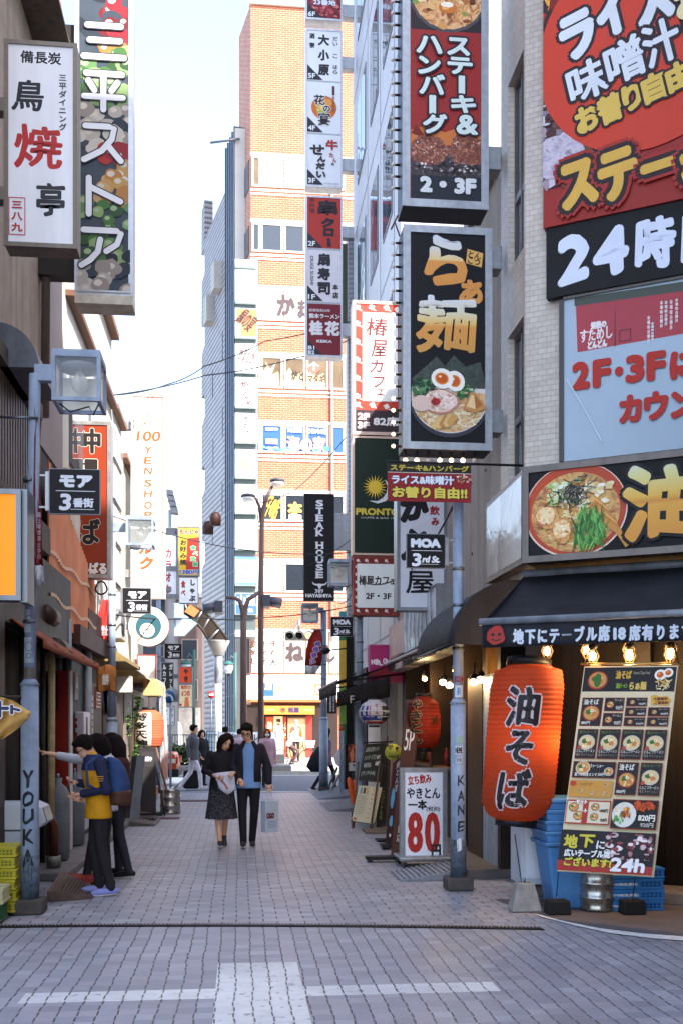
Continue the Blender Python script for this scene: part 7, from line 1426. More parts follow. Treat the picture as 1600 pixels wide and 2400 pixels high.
# white drinking dispenser, pipes, red post, vending machine
r = thing('wall_unit', 'white boxy washstand with grey console behind the front left pole', 'appliance', (-1.95, 10, .1)); f = MB(); f.box(-2.28, -1.92, 9.75, 10.15, .1, .64, mat('#b4bac4', .4, .12, 4)); f.build('cabinet', r, .015)
f = MB(); f.prism([V(-2.28, 9.74, .65), V(-1.88, 9.74, .65), V(-1.79, 9.74, .72), V(-1.83, 9.74, .86), V(-1.92, 9.74, .9), V(-2.28, 9.74, .9)], (0, .42, 0), mat('#c4c9d2', .4, .1, 4)); f.build('hood', r, .015); MB().hexa([V(-1.793, 9.8, .73), V(-1.829, 9.8, .855), V(-1.829, 10.1, .855), V(-1.793, 10.1, .73)], [V(-1.785, 9.8, .733), V(-1.821, 9.8, .858), V(-1.821, 10.1, .858), V(-1.785, 10.1, .733)], mat('#5a6472', .3)).build('console', r)
COP = mat('#6a3f30', .45, .35, 12, .5, grime=.3)
r = thing('drain_pipe', 'rusty brown drain pipe with a thick elbow by the red post', 'pipe', (-2.0, 11.4, 0)); f = MB(); f.tube([V(-2.22, 11.3, .62), V(-2.02, 11.3, .62), V(-1.99, 11.3, .55), V(-1.99, 11.3, .22)], .055, COP, 12); f.build('elbow', r); f = MB(); f.tube([V(-1.99, 11.3, .22), V(-1.99, 11.3, .1)], .075, mat('#7a7a72', .5, .3, 9, .4), 12); f.build('collar', r)
f = MB(); f.tube([V(-2.05, 11.5, .1), V(-2.05, 11.5, 2.5)], .04, mat('#a8946c', .5, .25, 9), 10); f.build('upright_pipe', r)
f = MB()
for x, y, rr_ in ((-2.18, 11.7, .03), (-2.12, 11.9, .035), (-2.2, 10.7, .028)): f.tube([V(x, y, .1), V(x, y, 2.6)], rr_, mat('#3c3634', .5, .3, 9), 8)
f.build('cable_pipe', r)
r = thing('red_post', 'tall dark red shop post beside the red and white beer panel', 'post', (-2.15, 12.9, 0)); MB().box(-2.29, -2.08, 12.8, 12.98, .1, 2.3, mat('#8a1f18', .5, .2, 5, grime=.2)).build('post', r, .008); MB().box(-2.075, -2.055, 12.8, 12.98, .1, 2.3, mat('#b8b4b4', .5, .2, 5)).build('edge_strip', r)
r = thing('beer_cooler', 'white cooler with big red lettering on its side behind the yellow jacket', 'cooler', (-2.25, 14.5, .1)); 
a_, b_ = at(158, 1668, 14.5), at(197, 1972, 14.5); MB().box(a_.x, b_.x, 14.5, 15.1, .16, a_.z, mat('#b9b6c0', .4, .1, 3)).build('cabinet', r, .015); MB().box(a_.x+.02, b_.x-.02, 14.55, 15.05, .095, .158, BLK).build('plinth', r)
P = Paint((a_.x, 14.499, a_.z), ((b_.x-a_.x)/39, 0, 0), (0, 0, -(a_.z-.16)/304), (0, -1, 0), 158, 1668)
for i, ch in enumerate('KIRIN'): P.text(ch, 161, 1684+36*i, 182, 1714+36*i, '#a82a26', 2.4, turn=True)
P.done(r); f = MB(); f.tube([V(b_.x+.04, 14.52, .9), V(b_.x+.04, 14.52, 1.75)], .012, STEEL, 8); f.build('handle', r)
r = thing('meter_cabinet', 'grey electric meter box and conduits on the left wall above the beer panel', 'meter box', (-2.2, 13.2, 1.9)); MB().box(-2.29, -2.05, 13.1, 13.4, 1.95, 2.3, mat('#6f757c', .5, .25, 6, grime=.3)).build('box', r, .01); f = MB(); f.tube([V(-2.2, 13.5, .1), V(-2.2, 13.5, 3)], .05, mat('#80868e', .5, .25), 10); f.tube([V(-2.22, 15.4, .1), V(-2.22, 15.4, 2.9)], .06, mat('#8a9098', .5, .25), 10); f.build('conduit', r); MB().box(-2.048, -2.044, 13.15, 13.35, 2.1, 2.25, mat('#c4c8cc')).build('label_plate', r)
r = thing('ramp', 'rusty ridged ramp plate with red top at the feet of the three people', 'ramp', (-1.7, 10.2, 0))
f = MB(); f.hexa([V(-1.75, 9.6, .004), V(-1.36, 9.75, .004), V(-1.42, 10.35, .02), V(-1.76, 10.35, .1)], [V(-1.75, 9.6, .1), V(-1.36, 9.75, .012), V(-1.42, 10.35, .03), V(-1.76, 10.35, .18)], mat('#5a4a44', .6, .35, 12, .3)); f.build('plate', r)
f = MB()
for i in range(13): x = -1.74+.028*i; f.tube([V(x, 9.61+.012*i, .102-.0072*i), V(x-.006, 10.33, .178-.0122*i)], .007, mat('#6f5c54', .5, .35, 12, .4), 5)
f.build('ridges', r); MB().box(-1.77, -1.45, 10.36, 10.75, .06, .105, mat('#8a2a20', .6, .25, 6)).build('red_plate', r)
# standing sign frame, black boards, lantern, plastic sheet
a_ = gr(322, 1925); P = board('stand_sign', 'tall grey metal stand sign seen edge-on, leaning beside the three people', 'sign board', [(321, 1772), (341, 1772), (325, 1925), (304, 1918)], [17.6, 17.75, 17.45, 17.3], .12, mat('#6f757e', .45, .2, 6, .3), STEEL); P.done(P.root); c_ = P.c; f = MB(); f.box(a_.x-.4, a_.x+.32, a_.y-.3, a_.y+.25, .02, .08, BLK); f.build('base', P.root, .01)
P = board('menu_stand', 'black a-frame board in front of the far left lantern', 'sign board', [(327, 1752), (366, 1752), (366, 1905), (330, 1900)], [19.2, 19.2, 18.9, 18.9], .05, mat('#1d191a', .6, .2, 5)); P.rect(12, 6, 88, 30, '#2a2526', 'picture'); P.text('営業中', 26, 14, 76, 22, '#b8b4b0', 1); P.done(P.root); c_ = P.c; f = MB(); f.tube([c_[1], V(c_[1].x+.28, c_[1].y+.1, .05)], .02, mat('#6a4a34', .6), 6); f.tube([c_[1]+V(-.02, .05, -.3), V(c_[1].x+.2, c_[1].y-.5, .02)], .016, BLK, 6); f.box(c_[3].x, c_[2].x+.12, c_[2].y-.1, c_[2].y+.3, .01, .05, BLK); f.build('leg', P.root)
f = MB(); x0r, x1r, y0r, y1r = -2.0, -1.35, 16.9, 18.0
f.prism([V(x0r, y0r, .11), V(x1r, y0r, .012), V(x0r, y0r, .012)], (0, y1r-y0r, 0), mat('#5c5652', .6, .3, 9, .3))
for i in range(14): x = x0r+(x1r-x0r)*i/14; f.box(x, x+.022, y0r-.002, y1r, .112-.1*i/14, .128-.1*i/14, mat('#77706c', .5, .3, 9, .4))
tag(f.build('ramp_plate'), 'dark ridged ramp plate under the grey stand sign on the left', 'ramp', 'ridged ramp plates')
P = lantern('paper_lantern', 'sunlit orange and cream paper lantern with black characters on the far left', at(350, 1664, 19.4), at(350, 1758, 19.4), .275, mat('#c86a48', .65, .1, 8, trans=.3), [(0, .5), (.12, .85), (.3, 1), (.75, 1), (.9, .82), (1, .45)], 16, .05)
P.ml = .08; P.rect(-1.5*P.R, .06*P.H, .25*P.R, .94*P.H, '#cfc4b4', 'picture')
for i, ch in enumerate('博多天神'): P.text(ch, -1.05*P.R, (.08+.215*i)*P.H, -.02*P.R, (.28+.215*i)*P.H, '#221c20', .008, jag=.05)
P.done(P.root); MB().tube([at(350, 1662, 19.4), at(350, 1630, 19.4)], .008, BLK, 5).build('cord', P.root)
rows = [[at(372+16*i/6+(6 if j > 2 else 0)*j/4, 1600+j*52, 20.6)+V(.03*math.sin(i*2+j), .06*math.sin(i*2.4), 0) for i in range(7)] for j in range(6)]
r = thing('plastic_sheet', 'clear plastic weather sheet hanging behind the beer keg on the left', 'plastic sheet', rows[5][3]); MB().sheet(rows, m_clear('#d8dcdc', .38, .25), True).build('sheet', r); MB().tube([rows[0][0], rows[0][6]], .015, ALU, 6).build('rail', r)
f = MB(); q0, q1 = at(337, 1605, 20.4), at(378, 1630, 20.4)
r = thing('eave_box', 'cream fluted canopy box above the far left lantern', 'canopy', ((q0+q1)/2)); f.prism([V(q0.x, 20.4, q1.z), V(q1.x, 20.4, q1.z), V(q1.x, 20.4, q0.z), V(q1.x-.1, 20.4, q0.z+.12), V(q0.x, 20.4, q0.z+.12)], (0, 1.2, 0), m_stripes('fluted_cream', '#c8a870', '#d8bc88', .06, 'x', .5, 0, .6, .2)); f.build('box', r)
# leafy ivy and pot plant on the left
def leaves(name, label, c, s, n, cols, cat, sz=.05, stem=True, ctrs=None):
    r = thing(name, label, cat, (c[0], c[1], max(0, c[2]-s[2]))); rr = random.Random(n); f = MB(); ms = [mat(h, .55, .25, 12) for h in cols]
    cl = ctrs or [(rr.gauss(0, .45), rr.gauss(0, .45), rr.uniform(-.9, .9)) for _ in range(max(6, n//40))]
    for i in range(n):
        q = rr.choice(cl); p = V(c[0]+s[0]*max(-1, min(1, q[0]+rr.gauss(0, .22))), c[1]+s[1]*max(-1, min(1, q[1]+rr.gauss(0, .22))), c[2]+s[2]*max(-1, min(1, q[2]+rr.gauss(0, .2)))); a = V(rr.uniform(-1, 1), rr.uniform(-1, 1), rr.uniform(-.6, .6)).normalized(); b = a.cross(V(rr.uniform(-1, 1), rr.uniform(-1, 1), 1)).normalized(); l = sz*rr.uniform(.6, 1.3)
        f.quad(p-a*l, p-b*l*.45, p+a*l, p+b*l*.45, rr.choice(ms))
    f.build('foliage', r)
    if stem:
        g = MB()
        for i in range(6): t = rr.uniform(-.6, .6); g.tube([V(c[0]+s[0]*t*.4, c[1], max(0, c[2]-s[2])), V(c[0]+s[0]*t, c[1]+s[1]*t*.5, c[2]+s[2]*rr.uniform(.1, .8))], [.018, .006], mat('#4a3c2c', .8), 5)
        g.build('stem', r)
    return r
leaves('climbing_plant', 'thin green climbing plant hanging left of the far lantern', (at(313, 1740, 19.2).x, 19.2, 1.4), (.12, .15, .75), 420, ['#2f4a22', '#45632c', '#1f331a', '#5a7a38'], 'plant', .05)
r = leaves('potted_plant', 'small potted green plant on the step behind the blue backpack', (at(302, 1862, 18.2).x, 18.2, .42), (.17, .16, .2), 260, ['#2a4a2a', '#3f6638', '#1f3522'], 'plant', .055); c_ = r.location; MB().lathe([(.09, .002), (.12, .2), (.125, .21), (.1, .2)], (c_.x, c_.y, .09), mat('#4a3a34', .8), 14).build('pot', r)
# red balcony boards and small lit signs along the left row
f = MB(); f.box(-2.28, -2.18, 15.2, 17.6, 3.0, 3.35, mat('#4a1e1a', .6, .2)); f.box(-2.2, -2.1, 13.9, 16.9, 2.72, 2.98, mat('#4a2a22', .6, .2)); tag(f.build('fascia_board'), 'dark red fascia boards above the rust brown awning', 'fascia')
P = cabinet('white_sign', 'blank sunlit white box sign above the far left eaves', 'sign', 322, 1534, 366, 1604, 22.6, .25, mat('#8a3a34', .5), .02, mat('#e2deda', .5)); P.done(P.root); MB().box(LX, P.box[0], 22.65, 22.8, P.box[3]-.2, P.box[3]-.1, ALU).build('bracket', P.root)
f = MB()
for k in range(5): f.ball(at(238+4*math.cos(k*1.3), 1375+6*math.sin(k*1.3), 15.9), .01, BLK)
pts_ = [at(238+13*math.cos(t)*(1+.1*math.sin(3*t)), 1378+15*math.sin(t), 15.9+.03*math.sin(5*t)) for t in [i*.31 for i in range(63)]]
tag(MB().tube(pts_, .014, BLK, 5, False).build('cable_coil'), 'coil of black cable hanging under the orange upright sign', 'cable')

# ================================================================ road furniture across the street
POLE = mat('#5c4a44', .5, .2, 5, .3, grime=.25)
def up(u, v0, v1, y): return at(u, v0, y), at(u, v1, y)
r = thing('street_light', 'tall brown double street light with a curved top across the road', 'street light', (at(612, 1720, 36).x, 36, .2)); b_ = at(612, 1720, 36); b_.z = .28
f = MB(); f.tube([b_, at(612, 1400, 36), at(614, 1230, 36), at(618, 1190, 36), at(628, 1160, 36), at(638, 1140, 36)], [.115, .1, .085, .075, .065, .05], POLE, 10); f.tube([at(612, 1222, 36), at(609, 1190, 36), at(600, 1168, 36), at(592, 1164, 36)], [.06, .055, .05, .045], POLE, 8); f.build('pole', r)
for u, v in ((650, 1130), (582, 1166)):
    c_ = at(u, v, 36); o = MB().ball(c_+V(0, 0, .04), (.27, .27, .1), mat('#4a4a4e', .4, .2, 5, .3), 16, 8).build('lamp_head', r); MB().ball(c_-V(0, 0, .05), (.24, .24, .13), m_clear('#e0dcd4', .7, .2), 16, 8).build('glass_bowl', o)
r = thing('signal_pole', 'brown traffic signal pole with branching arms, left of the double street light', 'traffic light', (at(571, 1720, 36).x, 36, .2)); b_ = at(571, 1720, 36.0); b_.z = .28
f = MB(); f.tube([b_, at(571, 1460, 36), at(574, 1430, 36), at(582, 1405, 36), at(608, 1388, 36)], [.12, .11, .1, .08, .07], POLE, 10); f.tube([at(571, 1460, 36), at(569, 1430, 36), at(562, 1408, 36), at(552, 1402, 36), at(530, 1400, 36)], [.1, .09, .08, .07, .06], POLE, 10); f.build('pole', r)
for (u, v, d) in ((505, 1424, -1), (632, 1410, 1)):
    c_ = at(u, v, 36); o = MB(); o.box(c_.x-.12*d-.14, c_.x-.12*d+.14, 35.6, 36.5, c_.z-.2, c_.z+.2, mat('#3a3a44', .5)); o = o.build('signal_box', r, .02); f = MB()
    for i in range(3): f.tube([V(c_.x, 35.75+i*.3, c_.z+.02), V(c_.x+.42*d, 35.75+i*.3, c_.z-.06)], [.14, .15], mat('#44444e', .5), 10)
    f.build('visor', o)
r = thing('traffic_light', 'horizontal three-lens traffic light with its amber lens bright, in front of the tower', 'traffic light', at(702, 1490, 40)); a_, b_ = at(668, 1477, 40), at(735, 1502, 40)
MB().box(a_.x, b_.x, 40, 40.25, b_.z, a_.z, mat('#8c8884', .5)).build('signal_box', r, .08)
for u, m_ in ((679, mat('#1d2a28', .2)), (701, mat('#241f1c', .2)), (723, mat('#d8a878', .3, .05, 2, emit=.5))):
    c_ = at(u, 1490, 39.98); o = MB().lathe([(.02, 0), (.14, .0), (.145, -.03)], c_, m_, 18, 'y').build('lens', r); f = MB(); f.lathe([(.165, -.001), (.17, .26), (.155, .26), (.155, 0)], c_, mat('#5a5652', .5), 18, 'y', False); f.build('visor', o)
f = MB(); f.tube([at(701, 1478, 40.1), at(701, 1455, 40.1), at(701, 1455, 40.1)+V(0, 3, 0), at(701, 1455, 51.9)], .05, ALU, 8); f.build('arm', r)
# shopping street arch
r = thing('arch_gate', 'steel street arch with an orange panel and light blue sign, across the road', 'arch', (at(512, 1720, 44).x, 44, .1))
out_ = [(300, 1382), (345, 1386), (388, 1394), (431, 1408), (475, 1431), (493, 1446), (515, 1474), (533, 1499)]; inn = [(300, 1408), (340, 1409), (380, 1414), (411, 1420), (443, 1441), (459, 1458), (475, 1476), (489, 1499)]
RU = mat('#2c2218', .7, .5, 3)
f = MB()
for k, d in ((out_, 0), (inn, 0), (out_, .9), (inn, .9)): f.tube([at(u, v, 44+d) for u, v in k], .06, mat('#2a221a', .6, .3, 4), 8)
for i in range(len(out_)-1):
    f.tube([at(*out_[i], 44), at(*inn[i+1], 44)], .04, ALU, 6); f.tube([at(*out_[i], 44), at(*out_[i], 44.9)], .04, ALU, 6)
f.build('truss', r); f = MB()
for i in range(len(out_)-1): f.quad(at(*out_[i], 44.45), at(*out_[i+1], 44.45), at(*inn[i+1], 44.45), at(*inn[i], 44.45), RU)
f.build('mesh_panel', r)
MB().prism([at(446, 1416, 43.85), at(468, 1431, 43.85), at(455, 1446, 43.85), at(433, 1434, 43.85)], (0, .1, 0), mat('#c8683c', .5, .1)).build('panel', r)
f = MB(); f.prism([at(u, v, 43.6) for u, v in ((392, 1446), (432, 1440), (462, 1461), (432, 1490), (392, 1491))], (0, .2, 0), mat('#88b8d4', .5, .06)); f.build('sign_board', r)
f = MB(); f.prism([at(u, v, 43.3) for u, v in ((395, 1414), (430, 1413), (430, 1447), (395, 1448))], (0, .2, 0), mat('#8ab4cc', .5, .06)); f.build('sign_board', r)
q = at(392, 1440, 43.59); P = Paint(q, (.01835, 0, 0), (0, 0, -.01835), (0, -1, 0), 392, 1440); P.text('町', 412, 1450, 438, 1472, '#e0e8ec', 1.4); P.poly([(393, 1466), (410, 1472), (428, 1488), (393, 1489)], '#e0e8ec', 'picture'); P.done(r)
f = MB()
for i in range(6): f.tube([at(377+6*i, 1417, 43.25), at(377+6*i, 1429, 43.25)], .05, mat('#26406a', .5), 8)
f.build('fringe', r)
f = MB(); a_, b_ = at(512, 1502, 44.4), at(512, 1537, 44.4); f.lathe([(.50, 0), (.49, -.03), (.22, -.63), (.2, -.64)], a_, m_stripes('fluted_steel', '#b4b2ac', '#8a8884', .05, 'x', .5, 0, .4, .2), 20); f.build('capital', r)
f = MB(); f.tube([at(512, 1536, 44.4), at(512, 1600, 44.4)], .18, metal('#a4aab8', .35), 16); z_ = at(512, 1598, 44.4).z; f.tube([at(512, 1598, 44.4), V(at(512, 1600, 44.4).x, 44.4, .1)], .145, mat('#c4ccd2', .4, .1, 2), 16); f.build('column', r)
# green lanterns of the side street
for u, v, lb in ((437, 1560, 'green roofed street lantern above the orange hiragana sign'), (536, 1560, 'green roofed street lantern right of the arch column')):
    c_ = at(u, v, 38.5 if u < 500 else 47); k = 1 if u < 500 else 1.2; r = thing('street_lantern', lb, 'street light', c_, 'green roofed street lanterns'); f = MB(); f.lathe([(.24*k, .0), (.22*k, .03), (.1*k, .14), (.02, .19)], c_+V(0, 0, .05), mat('#2f5a54', .5), 8); f.build('roof', r); f = MB(); f.lathe([(.11*k, -.3*k), (.2*k, .04)], c_, m_clear('#d8dce0', .8, .2), 8); f.build('glass', r); MB().tube([c_-V(0, 0, .28*k), c_-V(0, 0, .42*k)], [.1*k, .02], mat('#1f2a28'), 8).build('finial', r)
    xx = at(455 if u < 500 else 552, v, c_.y).x; f = MB(); f.tube([c_+V(0, 0, .22), c_+V((xx-c_.x)*.4, 0, .45), V(xx, c_.y, c_.z+.25)], .03, mat('#5a6a68', .5), 6); f.tube([V(xx, c_.y, c_.z+.6), V(xx, c_.y, .1)], .06, mat('#3a5a54', .5), 8); f.build('post', r)
# turn-left sign
c_ = at(395, 1633, 25.0); r = thing('road_sign', 'round blue sign with a white left-turn arrow on the far left', 'road sign', (at(400, 1855, 25).x, 25, 0)); R_ = .155
MB().lathe([(R_, 0), (R_, .012)], c_+V(0, .015, 0), mat('#1f5c9a', .4, .06), 30, 'y').build('disc', r); MB().tube([V(c_.x+.05, 25.05, 0), V(c_.x+.05, 25.05, c_.z+.2)], .03, mat('#9aa0a6', .5), 8).build('post', r); MB().lathe([(.17, 0), (.17, .012)], c_+V(.075, .1, .06), mat('#8a8f96', .5), 26, 'y').build('back_disc', r)
P = Paint(c_+V(0, .0, 0), (.0105, 0, 0), (0, 0, -.0105), (0, -1, 0), 395, 1633); P.stroke([(405, 1643), (404, 1635), (400, 1630), (392, 1629)], [4, 4, 4, 4], '#d8dce0', 'lettering'); P.poly([(393, 1623), (384, 1629), (393, 1635)], '#d8dce0', 'lettering'); P.done(r)
c_ = at(496, 1628, 42); r = thing('road_sign', 'small round red no-entry sign beside the arch column', 'road sign', (c_.x, 42, .1)); MB().lathe([(.15, 0), (.15, .01)], c_, mat('#a82a24', .4), 20, 'y').build('disc', r); MB().box(c_.x-.1, c_.x+.1, 41.985, 41.989, c_.z-.03, c_.z+.03, mat('#d8d8d8')).build('bar', r); MB().tube([V(c_.x, 42.05, .1), V(c_.x, 42.05, c_.z+.15)], .025, STEEL).build('post', r)
# hedge, banner, notice board, ground box on the far island
hx0, hx1 = at(380, 1780, 36.2).x, at(470, 1780, 36.2).x
leaves('hedge', 'clipped dark green hedge on the planter strip across the road', ((hx0+hx1)/2, 36.3, .68), ((hx1-hx0)/2+.1, .5, .42), 2600, ['#1c2a18', '#2a3f20', '#3a5528', '#4f6a34'], 'hedge', .075, True, [(i/7-1, j/2-.5, k/2-.6) for i in range(15) for j in range(3) for k in range(3)])
a_, b_ = at(512, 1716, 36.4), at(646, 1762, 36.4); r = thing('fence_banner', 'white banner with black lettering stretched along the far roadside fence', 'banner', ((a_.x+b_.x)/2, 36.4, .3))
rows = [[V(a_.x+(b_.x-a_.x)*i/16, 36.4+.03*math.sin(i*1.3), a_.z+(b_.z-a_.z)*j/2) for i in range(17)] for j in range(3)]; MB().sheet(rows, mat('#bfc2c8', .7, .08), True, (0, .005, 0)).build('cloth', r); f = MB()
for i in range(5): x = a_.x+(b_.x-a_.x)*i/4; f.tube([V(x, 36.5, .29), V(x, 36.5, a_.z+.05)], .025, STEEL, 6)
f.tube([V(a_.x, 36.5, a_.z), V(b_.x, 36.5, a_.z)], .02, STEEL, 6); f.build('fence', r); P = Paint((a_.x, 36.36, a_.z), ((b_.x-a_.x)/134, 0, 0), (0, 0, -(a_.z-b_.z)/46), (0, -1, 0), 512, 1716); P.text('横浜川崎へお越しに', 530, 1720, 612, 1735, '#2a2a30', .6); P.done(r)
f = MB()
for i in range(22): x = hx0-.3+i*.1; f.tube([V(x, 37.1, .29), V(x, 37.1, 1.35)], .012, mat('#2f3a38', .5), 5)
f.tube([V(hx0-.3, 37.1, 1.35), V(hx0+1.9, 37.1, 1.35)], .02, mat('#2f3a38', .5), 6); tag(f.build('railing'), 'thin dark green railing behind the hedge across the road', 'fence')
a_, b_ = at(484, 1712, 38), at(504, 1770, 38); r = thing('notice_board', 'blue-grey framed street map board behind the walking man', 'notice board', ((a_.x+b_.x)/2, 38, .1)); MB().box(a_.x, b_.x, 38, 38.08, b_.z, a_.z, mat('#5a6a78', .4, .2, 5)).build('panel', r); f = MB()
for x in (a_.x, b_.x-.05): f.box(x, x+.05, 38.02, 38.06, .1, b_.z-.002, STEEL)
f.build('leg', r); f = MB()
for i in range(4):
    for j in range(3): f.box(a_.x+.04+.09*j, a_.x+.11+.09*j, 37.99, 37.998, a_.z-.22-.2*i, a_.z-.05-.2*i, mat('#9ab0c0', .4, .2, 9))
f.build('map', r)
a_ = gr(652, 1800, .11); tag(MB().box(a_.x-.25, a_.x+.25, a_.y, a_.y+.3, .305 if a_.y < 37.2 else .102, .62, mat('#3c3c40', .6, .2)).build('ground_box', bevel=.02), 'dark grey square box at the end of the planter strip', 'box')
# vehicles
def wheel(r, x, y, R_, m='#1a1a1c'):
    o = MB().lathe([(R_*.6, -.1), (R_, -.09), (R_*1.02, 0), (R_, .09), (R_*.6, .1)], (x, y, R_), mat(m, .8), 20, 'y').build('wheel', r); MB().lathe([(.02, -.105), (R_*.58, -.11), (R_*.6, -.09)], (x, y, R_), ALU, 16, 'y').build('rim', o)
def car(label, xr, y0, col, cat='taxi'):
    """a saloon seen from the side, its tail at x = xr, nose to the left"""
    r = thing('parked_car', label, cat, (xr-2.2, y0+.85, 0)); L_, z_ = 4.5, 0
    prof = [(0, .35), (0, .72), (-.08, .92), (-.9, .98), (-1.35, 1.42), (-2.55, 1.45), (-3.2, 1.0), (-4.35, .86), (-4.5, .6), (-4.5, .3), (-4.2, .22), (-.3, .22)]
    f = MB(); m = mat(col, .25, .06, 3); f.prism([V(xr+x, y0, z) for x, z in prof], (0, 1.7, 0), m); f.build('body', r, .06)
    f = MB(); f.prism([V(xr+x, y0-.012, z) for x, z in [(-1.05, 1.0), (-1.42, 1.36), (-1.95, 1.38), (-1.95, 1.0)]], (0, .01, 0), m_glass()); f.prism([V(xr+x, y0-.012, z) for x, z in [(-2.02, 1.0), (-2.02, 1.38), (-2.5, 1.38), (-3.05, 1.0)]], (0, .01, 0), m_glass()); f.build('side_window', r)
    for x in (-.85, -3.6): wheel(r, xr+x, y0+.08, .31); wheel(r, xr+x, y0+1.62, .31)
    f = MB(); f.box(xr-.25, xr+.05, y0-.03, y0+1.73, .26, .48, BLK); f.build('bumper', r, .03); f = MB()
    for yy in (y0+.0, y0+1.4): f.box(xr-.02, xr+.03, yy, yy+.3, .62, .8, mat('#a83018', .3))
    f.box(xr-.22, xr-.03, y0-.02, y0-.002, .64, .76, mat('#d8c8c0', .3)); f.build('tail_light', r); return r
car('orange taxi whose tail shows behind the clear plastic sheet on the left', at(417, 1800, 28.6).x, 28.2, '#b8441c')
def van(label, x0, x1, y0, z1, h):
    r = thing('van', label, 'van', ((x0+x1)/2, y0, .1)); m = mat(h, .3, .08, 2); w_ = x1-x0; f = MB(); f.prism([V(x0, y0, .35), V(x1, y0, .35), V(x1, y0, z1-.3), V(x1-.12, y0, z1), V(x0+.12, y0, z1), V(x0, y0, z1-.3)], (0, 4, 0), m); f.build('body', r, .06); MB().box(x0+.14, x1-.14, y0-.02, y0-.001, z1*.56, z1-.14, m_glass('#3a5058')).build('windscreen', r)
    f = MB()
    for x in (x0+.06, x1-.31): f.box(x, x+.25, y0-.03, y0-.001, z1*.36, z1*.44, mat('#d8dcdc', .2))
    f.build('headlight', r); MB().box(x0, x1, y0-.06, y0+.1, .3, .52, mat('#8a8c90', .5)).build('bumper', r, .02)
    for x in (x0+.1, x1-.1): wheel(r, x, y0+.8, .3)
van('white van waiting beyond the hedge on the far left', at(378, 1700, 47).x, at(416, 1700, 47).x, 47, at(400, 1690, 47).z, '#c4c8c8')
van('pale delivery van parked beyond the street map board', at(480, 1700, 66).x, at(503, 1700, 66).x, 66, 2.2, '#b0a8a0')
# small clutter along both rows
r = thing('air_conditioner', 'grey air conditioner unit on a bracket above the dark eaves on the left', 'air conditioner', (-2.1, 17.9, 3.1)); MB().box(-2.29, -1.98, 17.5, 18.3, 3.1, 3.65, mat('#a8a8a4', .6, .15, 5, grime=.3)).build('casing', r, .02); MB().lathe([(.2, 0), (.21, .012), (.03, .02)], (-1.979, 17.8, 3.37), mat('#4a4c50', .6), 18, 'x').build('fan_grille', r)
for i, (y, z, w_, h, c, lb) in enumerate(((12.4, 1.3, .5, .7, '#b8a888', 'faded cream notice sheet on the dark left wall'), (15.7, 1.5, .45, .6, '#c4c0b8', 'white menu sheet pinned beside the left cooler'), (16.4, 1.9, .6, .35, '#8a2a24', 'small dark red shop plate on the left wall'), (18.6, 1.4, .4, .8, '#b89a50', 'ochre paper poster on the left wall by the climbing plant'))):
    o = MB().box(LX+.045, LX+.056, y, y+w_, z, z+h, mat(c, .6, .3, 9)).build('wall_poster'); tag(o, lb, 'poster')
    P = Paint((LX+.056, y+w_, z+h), (0, -1, 0), (0, 0, -1), (1, 0, 0), 0, 0)
    for k in range(5): P.rect(.04, .08+k*h*.16, w_*R.uniform(.5, .9), .08+k*h*.16+h*.05, '#3a3230' if i != 2 else '#d8ccc0', 'lettering')
    P.done(o)
for i, (y, h) in enumerate(((21.0, .5), (22.4, .75))):
    r = thing('carton', ('brown cardboard carton on the left step beyond the lantern', 'taller brown cardboard carton farther along the left step')[i], 'box', (-2.0, y, .09)); MB().box(-2.25, -1.85, y, y+.45, .092, .09+h, mat('#8a6a48', .8, .2, 6)).build('body', r, .008); MB().box(-2.06, -2.02, y-.002, y+.452, .094, .092+h, mat('#b09468', .5)).build('tape', r)
cable('thin cable between the middle lamp poles above the couple', [(-2.03, 16.7, 5.0), (2.1, 17.9, 4.7)], .009, .25)
cable('dark cable running along the right row under the cafe signs', [(2.15, 10, 3.9), (2.3, 14, 3.75), (2.1, 17.9, 4.2), (2.4, 24.6, 4.6)], .012, .12)
f = MB(); x0, x1 = at(600, 30, 53).x, at(660, 30, 53).x
for x in (x0, x0+.5): f.tube([V(x, 53, ZT), V(x, 53, ZT+2.2)], .03, STEEL, 5)
for k in range(4): f.tube([V(x0-.4, 53, ZT+1.2+.25*k), V(x0+.9, 53, ZT+1.2+.25*k)], .015, STEEL, 4)
f.build('aerial', bt); f = MB(); f.tube([V(B0-1.2, YB-.12, 6), V(B0-1.2, YB-.12, ZT-1)], .07, mat('#b8a898', .5, .2), 8); f.build('downpipe', bt)
# more shop-front furniture on the left row
P = cabinet('white_sign', 'small blank white lamp box under the far left eaves, right of the second pole', 'sign', 273, 1585, 309, 1622, 18.6, .2, mat('#b8b0a4', .5), .012, mat('#dedad2', .5)); P.done(P.root)
r = thing('corrugated_eave', 'weathered grey corrugated eave sloping over the far left stalls', 'eave', (-2.0, 19.6, 2.6)); rows = [[V(-2.28+.55*j/3, 19.7+2.6*i/26, 2.95-.42*j/3+.014*(i % 2)) for i in range(27)] for j in range(4)]; MB().sheet(rows, mat('#7d7a70', .7, .35, 6, grime=.3), False, (0, 0, -.008)).build('sheet', r)
for i, (y, c, lb) in enumerate(((12.2, '#5a1c18', 'dark red door curtain in the left wall behind the rust brown awning'), (17.5, '#26304a', 'navy door curtain in the left wall before the far lantern'))):
    r = thing('door_curtain', lb, 'curtain', (-2.2, y, 1.5)); f = MB()
    for k in range(3): f.sheet([[V(-2.2+.02*math.sin(a*1.9+k), y+.42*k+.38*a/5, 2.25-.42*b) for a in range(6)] for b in range(2)], mat(c, .8, .2, 8), True, (.005, 0, 0))
    f.build('cloth', r); MB().tube([V(-2.2, y-.05, 2.26), V(-2.2, y+1.3, 2.26)], .012, DARK, 6).build('rod', r)
